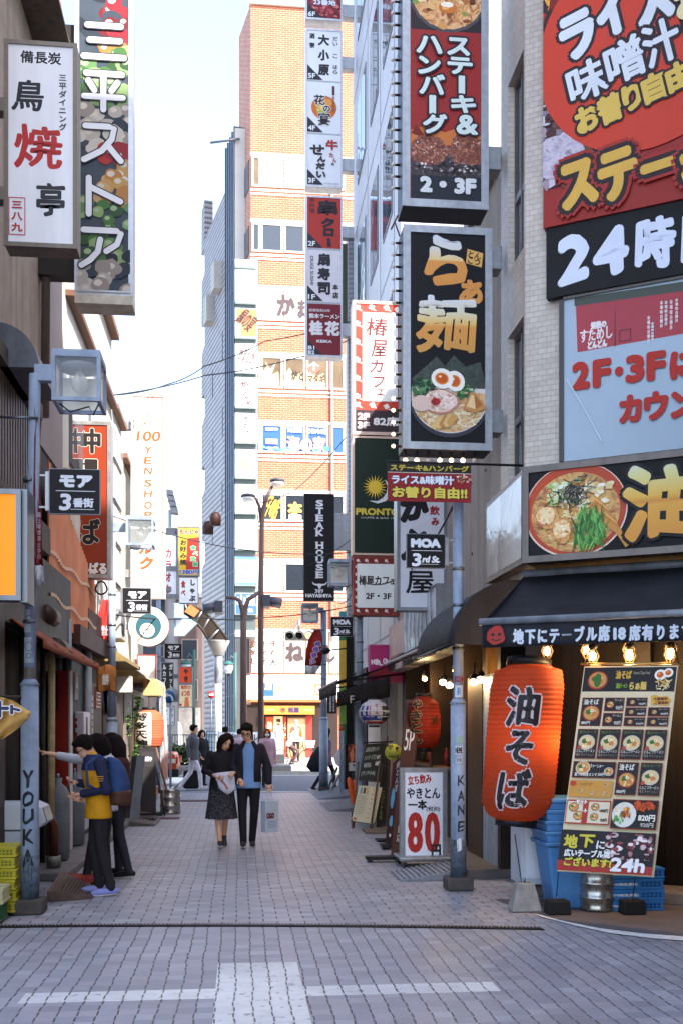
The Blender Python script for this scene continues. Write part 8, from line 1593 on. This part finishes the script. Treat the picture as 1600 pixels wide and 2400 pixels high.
for i, (y, x, lb) in enumerate(((11.9, -2.05, 'dark grey gas bottle by the brown drain pipe'), (13.4, -2.1, 'dark grey gas bottle behind the red post'))):
    r = thing('gas_bottle', lb, 'gas bottle', (x, y, .09)); MB().lathe([(.1, .095), (.13, .12), (.13, .8), (.1, .92), (.04, .97), (.05, 1.03)], (x, y, 0), mat('#70757a', .45, .25, 8, grime=.3), 16).build('tank', r); MB().tube([V(x, y, 1.0), V(x, y, 1.08)], .02, STEEL, 8).build('valve', r)
for i, y in enumerate((20.9, 21.7)):
    r = thing('drinks_crate', ('orange bottle crate on the far left step, nearer one', 'orange bottle crate on the far left step, farther one')[i], 'crate', (-1.95, y, .0)); f = MB(); m = mat('#a8501c', .5, .2, 6); f.box(-2.15, -1.72, y, y+.34, .095, .38, m); f.build('body', r, .01); f = MB(); f.box(-2.16, -1.71, y-.01, y+.35, .33, .36, m); f.build('rim', r)
# ================================================================ people
def remesh(mb, vox, m, target, smooth=4):
    me = bpy.data.meshes.new('tmp'); me.from_pydata([tuple(p) for p in mb.v], [], mb.f); o = bpy.data.objects.new('tmp', me); C.objects.link(o)
    d = o.modifiers.new('r', 'REMESH'); d.mode = 'VOXEL'; d.voxel_size = vox
    s_ = o.modifiers.new('s', 'SMOOTH'); s_.iterations = smooth; s_.factor = .5
    dg = bpy.context.evaluated_depsgraph_get(); ev = bpy.data.meshes.new_from_object(o.evaluated_get(dg))
    target.add([tuple(v.co) for v in ev.vertices], [tuple(p.vertices) for p in ev.polygons], m, True)
    bpy.data.objects.remove(o); bpy.data.meshes.remove(me); bpy.data.meshes.remove(ev)
def limb(mb, pts, rs, m):
    mb.tube(pts, rs, m, 10)
    for p, r_ in zip(pts, rs): mb.ball(p, r_*1.0, m, 10, 6)
def loft(mb, rings, m, n=18, a0=0, a1=360, cap=True):
    vs = []; k = n if a1-a0 >= 360 else n+1
    for (cx, cy, z, rx, ry) in rings:
        for j in range(k): t = math.radians(a0+(a1-a0)*j/n); vs.append((cx+rx*math.cos(t), cy+ry*math.sin(t), z))
    L_ = len(rings); fs = [(i*k+j, i*k+(j+1) % k, (i+1)*k+(j+1) % k, (i+1)*k+j) for i in range(L_-1) for j in range(n)]
    if cap and k == n: fs += [tuple(range(n-1, -1, -1)), tuple(range((L_-1)*n, L_*n))]
    mb.add(vs, fs, m, True)
SK = mat('#d8a88a', .5, .06, 8); HAIR = mat('#17100e', .45, .3, 30); EYE_ = mat('#120c0c', .3, 0); LIP = mat('#8a4438', .5, 0)
def person(label, loc, rz=0, h=1.7, J=None, top='#26262c', legs='#1c1b20', shoes='#2a2628', hair='short', hairc='#17100e', coat=None, skirt=None, look=(0, 0, 0), fine=True, glasses=False, mask=False, open_front=None, sleeve=None, cuff=0, group=None, bare=False, shirt_hem=.0, name='person', sleeves_to=.94):
    d = dict(pel=(0, 0, .90), wai=(0, .0, 1.07), che=(0, 0, 1.28), nec=(0, 0, 1.43), hea=(0, -.03, 1.575), shL=(-.165, 0, 1.365), shR=(.165, 0, 1.365), elL=(-.225, .02, 1.11), elR=(.225, .02, 1.11), wrL=(-.235, -.05, .87), wrR=(.235, -.05, .87), hiL=(-.085, 0, .88), hiR=(.085, 0, .88), knL=(-.09, -.02, .48), knR=(.09, -.02, .48), anL=(-.095, .02, .09), anR=(.095, .02, .09), toL=None, toR=None)
    d.update(J or {}); d = {k: (Vector(v) if v is not None else None) for k, v in d.items()}
    r = thing(name, label, 'person', loc, group)
    M = Matrix.Translation(Vector(loc)) @ Matrix.Rotation(rz, 4, 'Z') @ Matrix.Diagonal((h/1.7, h/1.7, h/1.7, 1)); vox = .013 if fine else .022
    def out(mb):
        mb.v = [tuple(M @ Vector(p)) for p in mb.v]; return mb
    def torso(mb, g, z0=None, m=SK):
        pts = [(d['pel']+V(0, 0, -.04), .155, .11), (d['pel']+V(0, 0, .06), .15, .105), (d['wai'], .132, .095), (d['che']+V(0, .0, -.04), .158, .112), (d['che']+V(0, .005, .06), .165, .11), (d['nec']+V(0, .01, -.045), .115, .08), (d['nec']+V(0, .005, .0), .06, .06)]
        if z0 is not None: pts[0] = (V(pts[0][0].x, pts[0][0].y, z0), pts[0][1]*1.04, pts[0][2]*1.06)
        loft(mb, [(p.x, p.y, p.z, a+g, b+g) for p, a, b in pts], m, 18)
    # head frame
    Mh = Matrix.Translation(d['hea']) @ Matrix.Rotation(look[1], 4, 'Z') @ Matrix.Rotation(look[0], 4, 'X') @ Matrix.Rotation(look[2], 4, 'Y')
    hp = lambda x, y, z: Mh @ V(x, y, z)
    def hball(mb, c, rr_, m): mb2 = MB(); mb2.ball((0, 0, 0), rr_, m, 14, 10); mb.add([Mh @ (Vector(p)+Vector(c)) for p in mb2.v], mb2.f, m, True)
    b = MB(); torso(b, 0)
    q = (.08, .052, .038) if bare else (.06, .042, .034)
    for s_ in 'LR': limb(b, [d['hi'+s_], d['kn'+s_], d['an'+s_]], q, SK)
    if bare: limb(b, [d['knL']*.62+d['anL']*.38+V(0, .02, 0), d['anL']*.5+d['knL']*.5], [.05, .045], SK); limb(b, [d['knR']*.62+d['anR']*.38+V(0, .02, 0), d['anR']*.5+d['knR']*.5], [.05, .045], SK)
    for s_ in 'LR': limb(b, [d['sh'+s_], d['el'+s_], d['wr'+s_]], [.052, .040, .028], SK)
    limb(b, [d['nec']-V(0, 0, .05), hp(0, .02, -.06)], [.056, .05], SK)
    hball(b, (0, .012, .025), (.075, .092, .092), SK); hball(b, (0, -.028, -.045), (.056, .06, .068), SK); hball(b, (0, -.045, -.09), (.032, .03, .025), SK)
    if fine:
        hball(b, (0, -.088, -.03), (.013, .016, .014), SK); hball(b, (0, -.084, -.008), (.010, .012, .028), SK)
        for s_ in (-1, 1): hball(b, (s_*.076, .012, -.012), (.010, .018, .03), SK)
    bm_ = MB(); remesh(b, vox, SK, bm_, 3)
    for s_ in 'LR':
        w_, e_ = d['wr'+s_], d['el'+s_]; f = (w_-e_).normalized(); sd = f.cross(V(0, 1, .2)).normalized() if abs(f.y) < .9 else f.cross(V(0, 0, 1)).normalized(); up_ = sd.cross(f).normalized(); k = 1 if s_ == 'R' else -1
        g = MB(); c_ = w_+f*.045; g.tube([w_-f*.02, w_+f*.01, c_, w_+f*.085], [.026, .03, .036, .032], SK, 10, True, (1, .55)); bm_.add(g.v, g.f, SK, True)
        if fine:
            for i, (o_, l_) in enumerate(((-.026, .06), (-.009, .072), (.009, .068), (.026, .052))):
                p0 = w_+f*.08+sd*o_; g = MB(); g.tube([p0, p0+f*l_*.45+up_*-.008*k, p0+f*l_*.75-up_*.024*k, p0+f*l_*.8-up_*.045*k], [.009, .0085, .008, .006], SK, 7); bm_.add(g.v, g.f, SK, True)
            p0 = w_+f*.03+sd*.03*k; g = MB(); g.tube([p0, p0+f*.03+sd*.022*k-up_*.012, p0+f*.062+sd*.018*k-up_*.03], [.011, .010, .007], SK, 7); bm_.add(g.v, g.f, SK, True)
    if fine:
        g = MB()
        for s_ in (-1, 1): hball(g, (s_*.03, -.079, .002), (.013, .008, .006), EYE_); hball(g, (s_*.031, -.081, .022), (.02, .006, .004), HAIR)
        bm_.add(g.v, g.f, EYE_, True); g = MB(); hball(g, (0, -.085, -.064), (.021, .008, .006), LIP); bm_.add(g.v, g.f, LIP, True)
    body = out(bm_).build('body', r)
    # hair
    hm = mat(hairc, .85, .35, 60, bump=.5, spec=.12); hb = MB(); hball(hb, (0, .028, .042), (.088, .096, .092), hm)
    hball(hb, (0, .022, .066), (.074, .082, .072), hm)
    if hair == 'short':
        for i in range(18): t = i*.7; hball(hb, (.06*math.cos(t), .01+.07*math.sin(t), .082+.014*math.sin(i*2.3)), (.032, .032, .024), hm)
        for s_ in (-1, 1): hball(hb, (s_*.07, .03, .0), (.02, .05, .05), hm)
        for i in range(5): hball(hb, (-.05+.025*i, -.062, .088+.006*(i % 2)), (.024, .03, .022), hm)
    if hair in ('long', 'bob', 'pony'):
        ln = {'long': -.36, 'bob': -.1, 'pony': -.06}[hair]
        for i in range(11):
            t = math.radians(-25+23*i); x, y = .083*math.cos(t), .028+.088*math.sin(t); q = hp(x, y, .04); q2 = hp(x*1.08, y*1.05+.01, -.07); pts = [q, q2]
            if ln < -.1: q3 = q2+V(0, .01, ln*.45); pts += [q3, q2+V(x*.12, .0, ln)]
            elif ln < -.08: pts += [q2+V(-x*.1, 0, -.05)]
            limb(hb, pts, [.034, .034, .03, .018][:len(pts)], hm)
        for s_ in (-1, 1): limb(hb, [hp(s_*.01, -.05, .118), hp(s_*.055, -.062, .07), hp(s_*.078, -.04, -.01), hp(s_*.082, -.02, -.09)], [.022, .024, .022, .02], hm)
        if hair == 'pony': limb(hb, [hp(0, .12, .05), hp(0, .17, .0), hp(0, .17, -.14)], [.03, .04, .02], hm)
    hm2 = MB(); remesh(hb, vox, hm, hm2, 2); out(hm2).build('hair', r)
    # legs wear
    if not bare:
        lm = mat(legs, .8, .2, 12, bump=.05); g = MB(); rr_ = (.088, .062, .049)
        for s_ in 'LR': a = d['an'+s_]; limb(g, [d['hi'+s_], d['kn'+s_]+V(0, .0, .02), a+V(0, 0, -.02)+V(0, 0, cuff)], rr_, lm)
        p = d['pel']; loft(g, [(p.x, p.y, p.z-.08, .15, .115), (p.x, p.y, p.z, .168, .122), (p.x, p.y, p.z+.1, .158, .115)], lm); o = MB(); remesh(g, vox, lm, o, 3); out(o).build('trousers', r)
    sm_ = mat(shoes, .6, .15, 12)
    for s_ in 'LR':
        a = d['an'+s_]; t = d['to'+s_] or a+V(0, -.17, -.055); f = (t-a); f.normalize(); fl = V(f.x, f.y, 0).normalized(); hz = a-fl*.05+V(0, 0, -.05); g = MB()
        limb(g, [hz, a+V(0, 0, -.02), hz], [.036, .04, .036], sm_); limb(g, [hz, t-fl*.05+V(0, 0, .006), t], [.036, .042, .03], sm_); o = MB(); remesh(g, vox, sm_, o, 2)
        so_ = MB(); so_.tube([hz-fl*.01-V(0, 0, .03), t-fl*.04-V(0, 0, .026), t+fl*.012-V(0, 0, .02)], [.032, .042, .026], mat('#b4b2b0', .6), 10, True, (1, .28)); o.add(so_.v, so_.f, mat('#b4b2b0', .6), True); out(o).build('shoe', r)
    # top
    tm = mat(top, .8, .18, 10, bump=.06); g = MB(); z0 = d['pel'].z-.06-shirt_hem
    if open_front:
        torso(g, .014, z0-.03, mat(open_front, .8, .1, 30)); o = MB(); remesh(g, vox, mat(open_front, .8, .14, 40), o, 3); out(o).build('shirt', r)
        pts = [(d['pel']+V(0, 0, .0), .178, .13), (d['wai'], .17, .127), (d['che']+V(0, 0, -.04), .19, .14), (d['che']+V(0, .005, .06), .196, .135), (d['nec']+V(0, .01, -.04), .135, .098), (d['nec']+V(0, .012, .02), .078, .08)]
        rows = [[V(p.x+a*math.cos(math.radians(t)), p.y+bb*math.sin(math.radians(t)), p.z) for t in [-66+312*i/26 for i in range(27)]] for p, a, bb in pts]
        o = MB(); o.sheet(rows, tm, True, (0, .004, 0))
        for s_ in 'LR': g = MB(); limb(g, [d['sh'+s_]*1.0, d['el'+s_], d['el'+s_]+(d['wr'+s_]-d['el'+s_])*sleeves_to], [.066, .060, .050], tm); remesh(g, vox, tm, o, 2)
        for s_ in (-1, 1): q = d['nec']; o.prism([q+V(s_*.05, -.085, .035), q+V(s_*.085, -.02, .03), q+V(s_*.11, -.085, -.06), q+V(s_*.075, -.115, -.05)], V(0, -.012, 0), tm)
        out(o).build('jacket', r)
    else:
        torso(g, .026 if not coat else .045, z0-.02 if not coat else coat, tm)
        if coat: p = d['pel']; loft(g, [(p.x, p.y, coat, .19, .155), (p.x, p.y, p.z, .185, .14), (d['wai'].x, d['wai'].y, d['wai'].z, .165, .125)], tm)
        if not sleeve:
            for s_ in 'LR': limb(g, [d['sh'+s_], d['el'+s_], d['el'+s_]+(d['wr'+s_]-d['el'+s_])*sleeves_to], [.062, .056, .046], tm)
        limb(g, [d['nec']-V(0, 0, .03), d['nec']+V(0, .005, .015)], [.075, .068], tm)
        o = MB(); remesh(g, vox, tm, o, 3); out(o).build('jacket', r)
        if sleeve:
            sv = mat(sleeve, .8, .15, 10)
            for s_ in 'LR': g = MB(); limb(g, [d['sh'+s_], d['el'+s_], d['el'+s_]+(d['wr'+s_]-d['el'+s_])*sleeves_to], [.070, .062, .048], sv); o = MB(); remesh(g, vox, sv, o, 2); out(o).build('sleeve', r)
    if skirt:
        hx, zb_ = skirt; p = d['pel']; g = MB(); km = hx; n = 40
        rows = [[V(p.x+(rx+.016*math.sin(i*2*math.pi*7/n)*t)*math.cos(2*math.pi*i/n), p.y+(ry+.016*math.sin(i*2*math.pi*7/n+1)*t)*math.sin(2*math.pi*i/n), z) for i in range(n+1)] for rx, ry, z, t in ((.165, .12, p.z+.12, 0), (.18, .14, p.z-.06, .3), (.20, .165, p.z-.25, .8), (.225, .185, zb_+.02, 1.2), (.228, .187, zb_, 1.2))]
        g.sheet(rows, km, True, (0, 0, .002)); out(g).build('skirt', r)
    if glasses:
        g = MB()
        for s_ in (-1, 1): pts = [hp(s_*.032+.024*math.cos(t), -.093, .0+.018*math.sin(t)) for t in [i*.63 for i in range(11)]]; g.tube(pts, .003, BLK, 5, False); g.tube([hp(s_*.056, -.092, .004), hp(s_*.078, .01, .006)], .003, BLK, 5)
        g.tube([hp(-.009, -.094, .004), hp(.009, -.094, .004)], .003, BLK, 5); out(g).build('glasses', r)
    if mask: g = MB(); hball(g, (0, -.058, -.055), (.062, .048, .042), mat('#dcdcdc', .7)); out(g).build('face_mask', r)
    return r, M, d
# the couple walking towards the viewer
wx, mx = -.235, .125
KN = bpy.data.materials.new('speckled_cloth'); KN.use_nodes = True; t = KN.node_tree; b_ = t.nodes['Principled BSDF']; g_ = t.nodes.new('ShaderNodeNewGeometry'); v_ = t.nodes.new('ShaderNodeTexVoronoi'); v_.inputs['Scale'].default_value = 75; c_ = t.nodes.new('ShaderNodeValToRGB'); c_.color_ramp.elements[0].color = lin('#8a8a94'); c_.color_ramp.elements[0].position = .18; c_.color_ramp.elements[1].color = lin('#1b1a20'); c_.color_ramp.elements[1].position = .34
t.links.new(g_.outputs['Position'], v_.inputs['Vector']); t.links.new(v_.outputs['Distance'], c_.inputs[0]); t.links.new(c_.outputs[0], b_.inputs['Base Color']); b_.inputs['Roughness'].default_value = .85
r, M, d = person('young woman in black jacket and speckled skirt looking down at a white bag', (wx, 13.85, 0), .06, 1.55, dict(hea=(.07, -.09, 1.545), nec=(.02, -.03, 1.43), elL=(-.25, -.02, 1.12), wrL=(-.10, -.22, 1.06), elR=(.25, -.03, 1.12), wrR=(.16, -.24, 1.10), knL=(-.06, -.06, .47), anL=(-.03, -.10, .10), toL=(-.03, -.27, .07), knR=(.06, .03, .47), anR=(.05, .22, .16), toR=(.05, .08, .03), hiL=(-.075, 0, .88), hiR=(.075, 0, .88)), top='#1d1b20', hair='long', hairc='#21140f', bare=True, skirt=(KN, .42), shoes='#3a3a3e', look=(.42, .2, .28), sleeves_to=.72)
rows = [[M @ V(-.115+.27*i/6+.02*j/5*(3-i)*.3+.05*(j/5), -.27-.015*math.sin(i*1.7+j), 1.10+.03*(i/6)-.34*(j/5)*(1-.10*abs(i-3.4))) for i in range(7)] for j in range(6)]
o = thing('plastic_bag', 'crumpled white plastic bag the young woman holds in both hands', 'bag', M @ V(0, -.27, .78)); MB().sheet(rows, mat('#c8c6d4', .35, .12, 12), True, (0, .012, 0)).build('sheet', o); P = Paint(rows[2][1]+V(0, -.022, 0), (.01, 0, 0), (0, 0, -.01), (0, -1, 0), 0, 0); P.stroke([(2, 0), (7, 5), (11, 12)], 2.2, '#a85a50'); P.done(o)
r, M, d = person('man in glasses with open black jacket and blue shirt carrying a paper bag', (mx, 13.82, 0), .0, 1.66, dict(hea=(-.03, -.075, 1.575), nec=(0, -.02, 1.435), elR=(.255, .03, 1.12), wrR=(.275, -.02, .88), elL=(-.215, .0, 1.12), wrL=(-.13, -.12, .96), knL=(-.085, -.05, .47), anL=(-.07, -.12, .1), toL=(-.08, -.30, .06), knR=(.08, .0, .48), anR=(.05, .10, .10), toR=(.06, -.06, .03)), top='#22202a', legs='#1a191d', shoes='#2c2a2e', hair='short', look=(.34, -.15, .06), glasses=True, open_front='#6f94c4')
hw = M @ (d['wrR']+V(.0, -.01, -.14)); o = thing('paper_bag', 'pale blue paper shopping bag with dark red print hanging from the man in glasses', 'bag', hw-V(0, 0, .52)); f = MB(); c_ = hw+V(.015, 0, -.10); ax_, ay_ = .11, .05; rot = .6
cs, sn = math.cos(rot), math.sin(rot); cn_ = lambda sx, sy, z, k=1: c_+V((sx*ax_*cs-sy*ay_*sn)*k, (sx*ax_*sn+sy*ay_*cs)*k, z)
f.hexa([cn_(-1, -1, -.42), cn_(1, -1, -.42), cn_(1, 1, -.42), cn_(-1, 1, -.42)], [cn_(-1, -1, 0, 1.02), cn_(1, -1, 0, 1.02), cn_(1, 1, 0, 1.02), cn_(-1, 1, 0, 1.02)], mat('#a9b6c4', .6, .1, 10)); f.build('bag', o, .004)
f = MB(); f.tube([cn_(-.5, 0, 0), hw+V(-.01, 0, .03), hw+V(.02, 0, .03), cn_(.5, 0, 0)], .004, mat('#c4c8cc'), 5); f.build('handle', o)
U_ = V(cs, sn, 0); P = Paint(cn_(-1, -1, 0), U_*.01, (0, 0, -.01), U_.cross(V(0, 0, 1)), 0, 0); P.text('ロGO', 2, 16, 15, 24, '#6a2428', .7); 
for i in range(5): P.rect(4, 27+2*i, 18, 27.9+2*i, '#8494a8', 'picture')
P.done(o)
# the three at the left
r, M, d = person('young man in yellow and navy jacket with blue backpack, looking down at his phone', (-1.34, 9.98, 0), -1.35, 1.57, dict(hea=(0, -.14, 1.53), nec=(0, -.07, 1.42), che=(0, -.03, 1.27), elL=(-.21, .05, 1.11), wrL=(-.12, -.19, 1.16), elR=(.21, .06, 1.10), wrR=(.10, -.17, 1.06), knL=(-.08, -.04, .48), anL=(-.09, .02, .10), knR=(.085, .02, .48), anR=(.09, .12, .1), toR=(.09, -.06, .035)), top='#c48a14', sleeve='#1f2440', legs='#211f22', shoes='#7a80b8', hair='short', look=(.62, .1, 0), glasses=True, shirt_hem=.02)
def inp(M, mb, name, r): mb.v = [tuple(M @ Vector(p)) for p in mb.v]; return mb.build(name, r)
g = MB(); nv = mat('#23294c', .8, .15, 10); loft(g, [(0, -.03, 1.30, .198, .145), (0, -.03, 1.36, .185, .135), (0, -.05, 1.41, .125, .105), (0, -.065, 1.46, .075, .075)], nv, 20, cap=False); inp(M, g, 'yoke', r)
g = MB()
for s_ in (-1, 1):
    for k in range(3): q = V(s_*.185, -.01, 1.24-.022*k); g.lathe([(.076, -.004), (.078, .004)], q, mat('#c8922c', .8), 16, 'z', False)
inp(M, g, 'sleeve_stripe', r)
o = thing('phone', 'small dark phone in the hands of the young man in yellow', 'phone', M @ V(.08, -.29, 1.09)); g = MB(); g.hexa([V(.05, -.29, 1.06), V(.12, -.29, 1.06), V(.12, -.31, 1.16), V(.05, -.31, 1.16)], [V(.05, -.282, 1.06), V(.12, -.282, 1.06), V(.12, -.302, 1.16), V(.05, -.302, 1.16)], BLK); inp(M, g, 'case', o)
o = thing('backpack', 'blue backpack with brown leather base worn by the young man in yellow', 'backpack', M @ V(0, .2, .95)); g = MB(); bp_ = mat('#29406a', .8, .2, 10, bump=.1); q = MB(); loft(q, [(0, .17, .98, .12, .085), (0, .2, 1.02, .15, .12), (0, .2, 1.15, .16, .125), (0, .18, 1.30, .15, .105), (0, .15, 1.40, .12, .07), (0, .12, 1.43, .06, .03)], bp_); remesh(q, .013, bp_, g, 3); inp(M, g, 'sack', o)
g = MB(); q = MB(); lb_ = mat('#4a2e22', .6, .2, 10); loft(q, [(0, .19, .93, .10, .075), (0, .205, .95, .15, .125), (0, .21, 1.06, .162, .132), (0, .205, 1.09, .155, .125)], lb_); remesh(q, .013, lb_, g, 3); inp(M, g, 'leather_base', o)
g = MB()
for s_ in (-1, 1): g.tube([V(s_*.09, .10, 1.38), V(s_*.11, .0, 1.45), V(s_*.13, -.13, 1.36), V(s_*.15, -.12, 1.15), V(s_*.15, .08, 1.05)], .016, bp_, 6)
inp(M, g, 'strap', o)
r, M, d = person('person in white sleeves leaning one arm on the wall behind the yellow jacket', (-1.36, 10.65, 0), -1.35, 1.56, dict(hea=(.0, -.10, 1.55), elL=(-.12, -.33, 1.40), wrL=(-.06, -.60, 1.46), shL=(-.16, -.06, 1.37), elR=(.2, 0, 1.10), wrR=(.12, -.2, 1.0), knL=(-.08, -.12, .48), anL=(-.08, -.2, .1), toL=(-.08, -.38, .06)), top='#b4b6c0', legs='#232226', shoes='#1c1a1c', hair='bob', look=(.3, .3, 0), sleeves_to=.62)
r, M, d = person('person with long dark hair and wine red jacket, rightmost of the three by the wall', (-1.3, 11.2, 0), -1.8, 1.55, dict(hea=(0, -.08, 1.565), elL=(-.21, -.02, 1.1), wrL=(-.1, -.24, 1.1), elR=(.21, 0, 1.1), wrR=(.1, -.22, 1.05), knL=(-.09, -.03, .48), anL=(-.1, -.02, .1), knR=(.1, .06, .48), anR=(.13, .18, .11), toR=(.13, .02, .035)), top='#3c171c', legs='#2b2a32', shoes='#17161a', hair='long', hairc='#1c1113', look=(.35, 0, 0))
# people at the crossing and on the far plaza
WKR = dict(knL=(-.08, -.18, .50), anL=(-.08, -.22, .13), toL=(-.08, -.39, .10), knR=(.08, .08, .46), anR=(.08, .34, .14), toR=(.08, .22, .04), hiL=(-.08, -.02, .88), hiR=(.08, .02, .88), elL=(-.22, .1, 1.12), wrL=(-.24, .06, .88), elR=(.22, -.02, 1.1), wrR=(.24, -.14, .9))
person('man in grey blazer and white trousers striding across at the end of the alley', (-1.16, 26.1, -.005), 1.45, 1.69, WKR, top='#54545c', legs='#d0ccd6', shoes='#b4b2bc', hair='short', fine=True, coat=.80)
o = thing('suitcase', 'black wheeled suitcase behind the man in white trousers', 'suitcase', (-1.3, 26.5, 0)); MB().box(-1.42, -1.02, 26.35, 26.6, .05, .52, BLK).build('case', o, .05); f = MB(); f.tube([V(-1.05, 26.4, .52), V(-1.0, 26.35, .85), V(-1.0, 26.5, .85), V(-1.05, 26.55, .52)], .012, STEEL, 6); f.build('handle', o); f = MB(); f.lathe([(.04, -.02), (.04, .02)], (-1.4, 26.45, .045), BLK, 10, 'y'); f.build('castor', o)
g1 = gr(498, 1842); person('dark haired person in black at the crossing, behind the young woman', (g1.x-.3, 28.6, -.005), .5, 1.55, top='#1f1d22', legs='#232228', hair='pony', fine=False)
person('man in navy jacket waiting at the crossing behind the young woman', (at(528, 1720, 28.2).x, 28.2, -.005), 2.6, 1.64, top='#2a3446', legs='#22222a', fine=False)
person('dark haired person in pale pink top hidden behind the couple', (at(562, 1720, 28.8).x, 28.8, -.005), 2.9, 1.58, top='#b49aa4', legs='#2a2a30', fine=False)
person('person in pink coat and white face mask with auburn bob, right of the couple', (at(626, 1720, 27.4).x, 27.4, -.005), .1, 1.58, top='#b48e98', coat=.62, legs='#2a2428', hair='bob', hairc='#6a3f20', mask=True, fine=True)
r, M, d = person('person in pink top with a big black shoulder bag, behind the far right pole', (at(764, 1720, 25.9).x, 25.9, -.005), 1.9, 1.60, WKR, top='#8a6a7a', coat=.7, legs='#2a2628', hair='bob', fine=False)
o = thing('shoulder_bag', 'big black shoulder bag carried by the person behind the far right pole', 'bag', (at(745, 1790, 25.7).x, 25.7, .65)); q = MB(); c_ = at(745, 1778, 25.7); loft(q, [(c_.x, 25.75, c_.z-.34, .17, .1), (c_.x-.03, 25.75, c_.z-.2, .27, .14), (c_.x+.03, 25.75, c_.z+.1, .2, .12), (c_.x+.08, 25.75, c_.z+.3, .09, .06)], BLK); g = MB(); remesh(q, .025, mat('#1a191d', .7, .2, 8), g, 3); g.build('sack', o); f = MB(); f.tube([c_+V(.08, 0, .28), c_+V(.18, 0, .55), c_+V(.25, .1, .2)], .02, BLK, 6); f.build('strap', o)
# cyclist
by = 39.5; bx_ = at(655, 1790, by).x; WR_ = .33; dz_ = .1
o = thing('bicycle', 'pale city bicycle with a white front basket on the far plaza', 'bicycle', (bx_+.5, by, dz_)); cw = [bx_+.02, bx_+1.08]
for x in cw:
    f = MB(); f.tube([V(x+WR_*math.cos(t), by, dz_+WR_+WR_*math.sin(t)) for t in [2*math.pi*i/28 for i in range(29)]], .022, mat('#4a4440', .7), 8, False); wv = f.build('wheel', o); f = MB()
    for i in range(12): t = math.pi*2*i/12; f.tube([V(x, by, dz_+WR_), V(x+WR_*math.cos(t), by, dz_+WR_+WR_*math.sin(t))], .003, ALU, 4)
    f.build('spokes', wv)
FR_ = mat('#b8482c', .4); bb = V(bx_+.48, by, dz_+.3); st_ = V(bx_+.36, by, dz_+.78); hd = V(bx_+.9, by, dz_+.82)
f = MB(); f.tube([V(cw[0], by, dz_+WR_), bb, hd], .02, FR_, 8); f.tube([st_, bb], .02, FR_, 8); f.tube([V(cw[0], by, dz_+WR_), st_], .012, FR_, 6); f.tube([hd+V(0, 0, .15), hd, V(cw[1], by, dz_+WR_)], .018, FR_, 8); f.build('frame', o)
f = MB(); f.tube([hd+V(-.12, -.25, .22), hd+V(.0, -.1, .2), hd+V(0, .1, .2), hd+V(-.12, .25, .22)], .014, STEEL, 6); f.build('handlebar', o); MB().ball(st_+V(0, 0, .04), (.13, .08, .04), BLK, 10, 6).build('saddle', o)
f = MB(); c_ = hd+V(.28, 0, .05); f.hexa([c_+V(-.14, -.14, -.13), c_+V(.14, -.14, -.13), c_+V(.14, .14, -.13), c_+V(-.14, .14, -.13)], [c_+V(-.18, -.18, .14), c_+V(.2, -.18, .14), c_+V(.2, .18, .14), c_+V(-.18, .18, .14)], mat('#b8bcbc', .5, .2, 30)); f.build('basket', o)
person('cyclist in white shirt and cap riding the pale city bicycle', (bx_+.36, by, dz_), math.pi/2, 1.66, dict(pel=(0, 0, .88), wai=(0, -.06, 1.04), che=(0, -.14, 1.22), nec=(0, -.2, 1.36), hea=(0, -.26, 1.5), shL=(-.17, -.17, 1.32), shR=(.17, -.17, 1.32), elL=(-.2, -.4, 1.14), elR=(.2, -.4, 1.14), wrL=(-.2, -.6, 1.06), wrR=(.2, -.6, 1.06), hiL=(-.09, -.02, .86), hiR=(.09, -.02, .86), knL=(-.1, -.36, .62), anL=(-.1, -.2, .24), knR=(.1, -.26, .5), anR=(.1, -.06, .16)), top='#c4c6c8', legs='#5a4a4a', hair='short', fine=False, hairc='#8a8a90')
person('person in orange jacket and cap standing before the shop entrance across the plaza', (at(694, 1720, 46).x, 46, .1), .3, 1.86, top='#c85a34', legs='#2a2426', shoes='#b8441c', hair='short', hairc='#b8b4b4', fine=False, open_front='#d8b8a8')
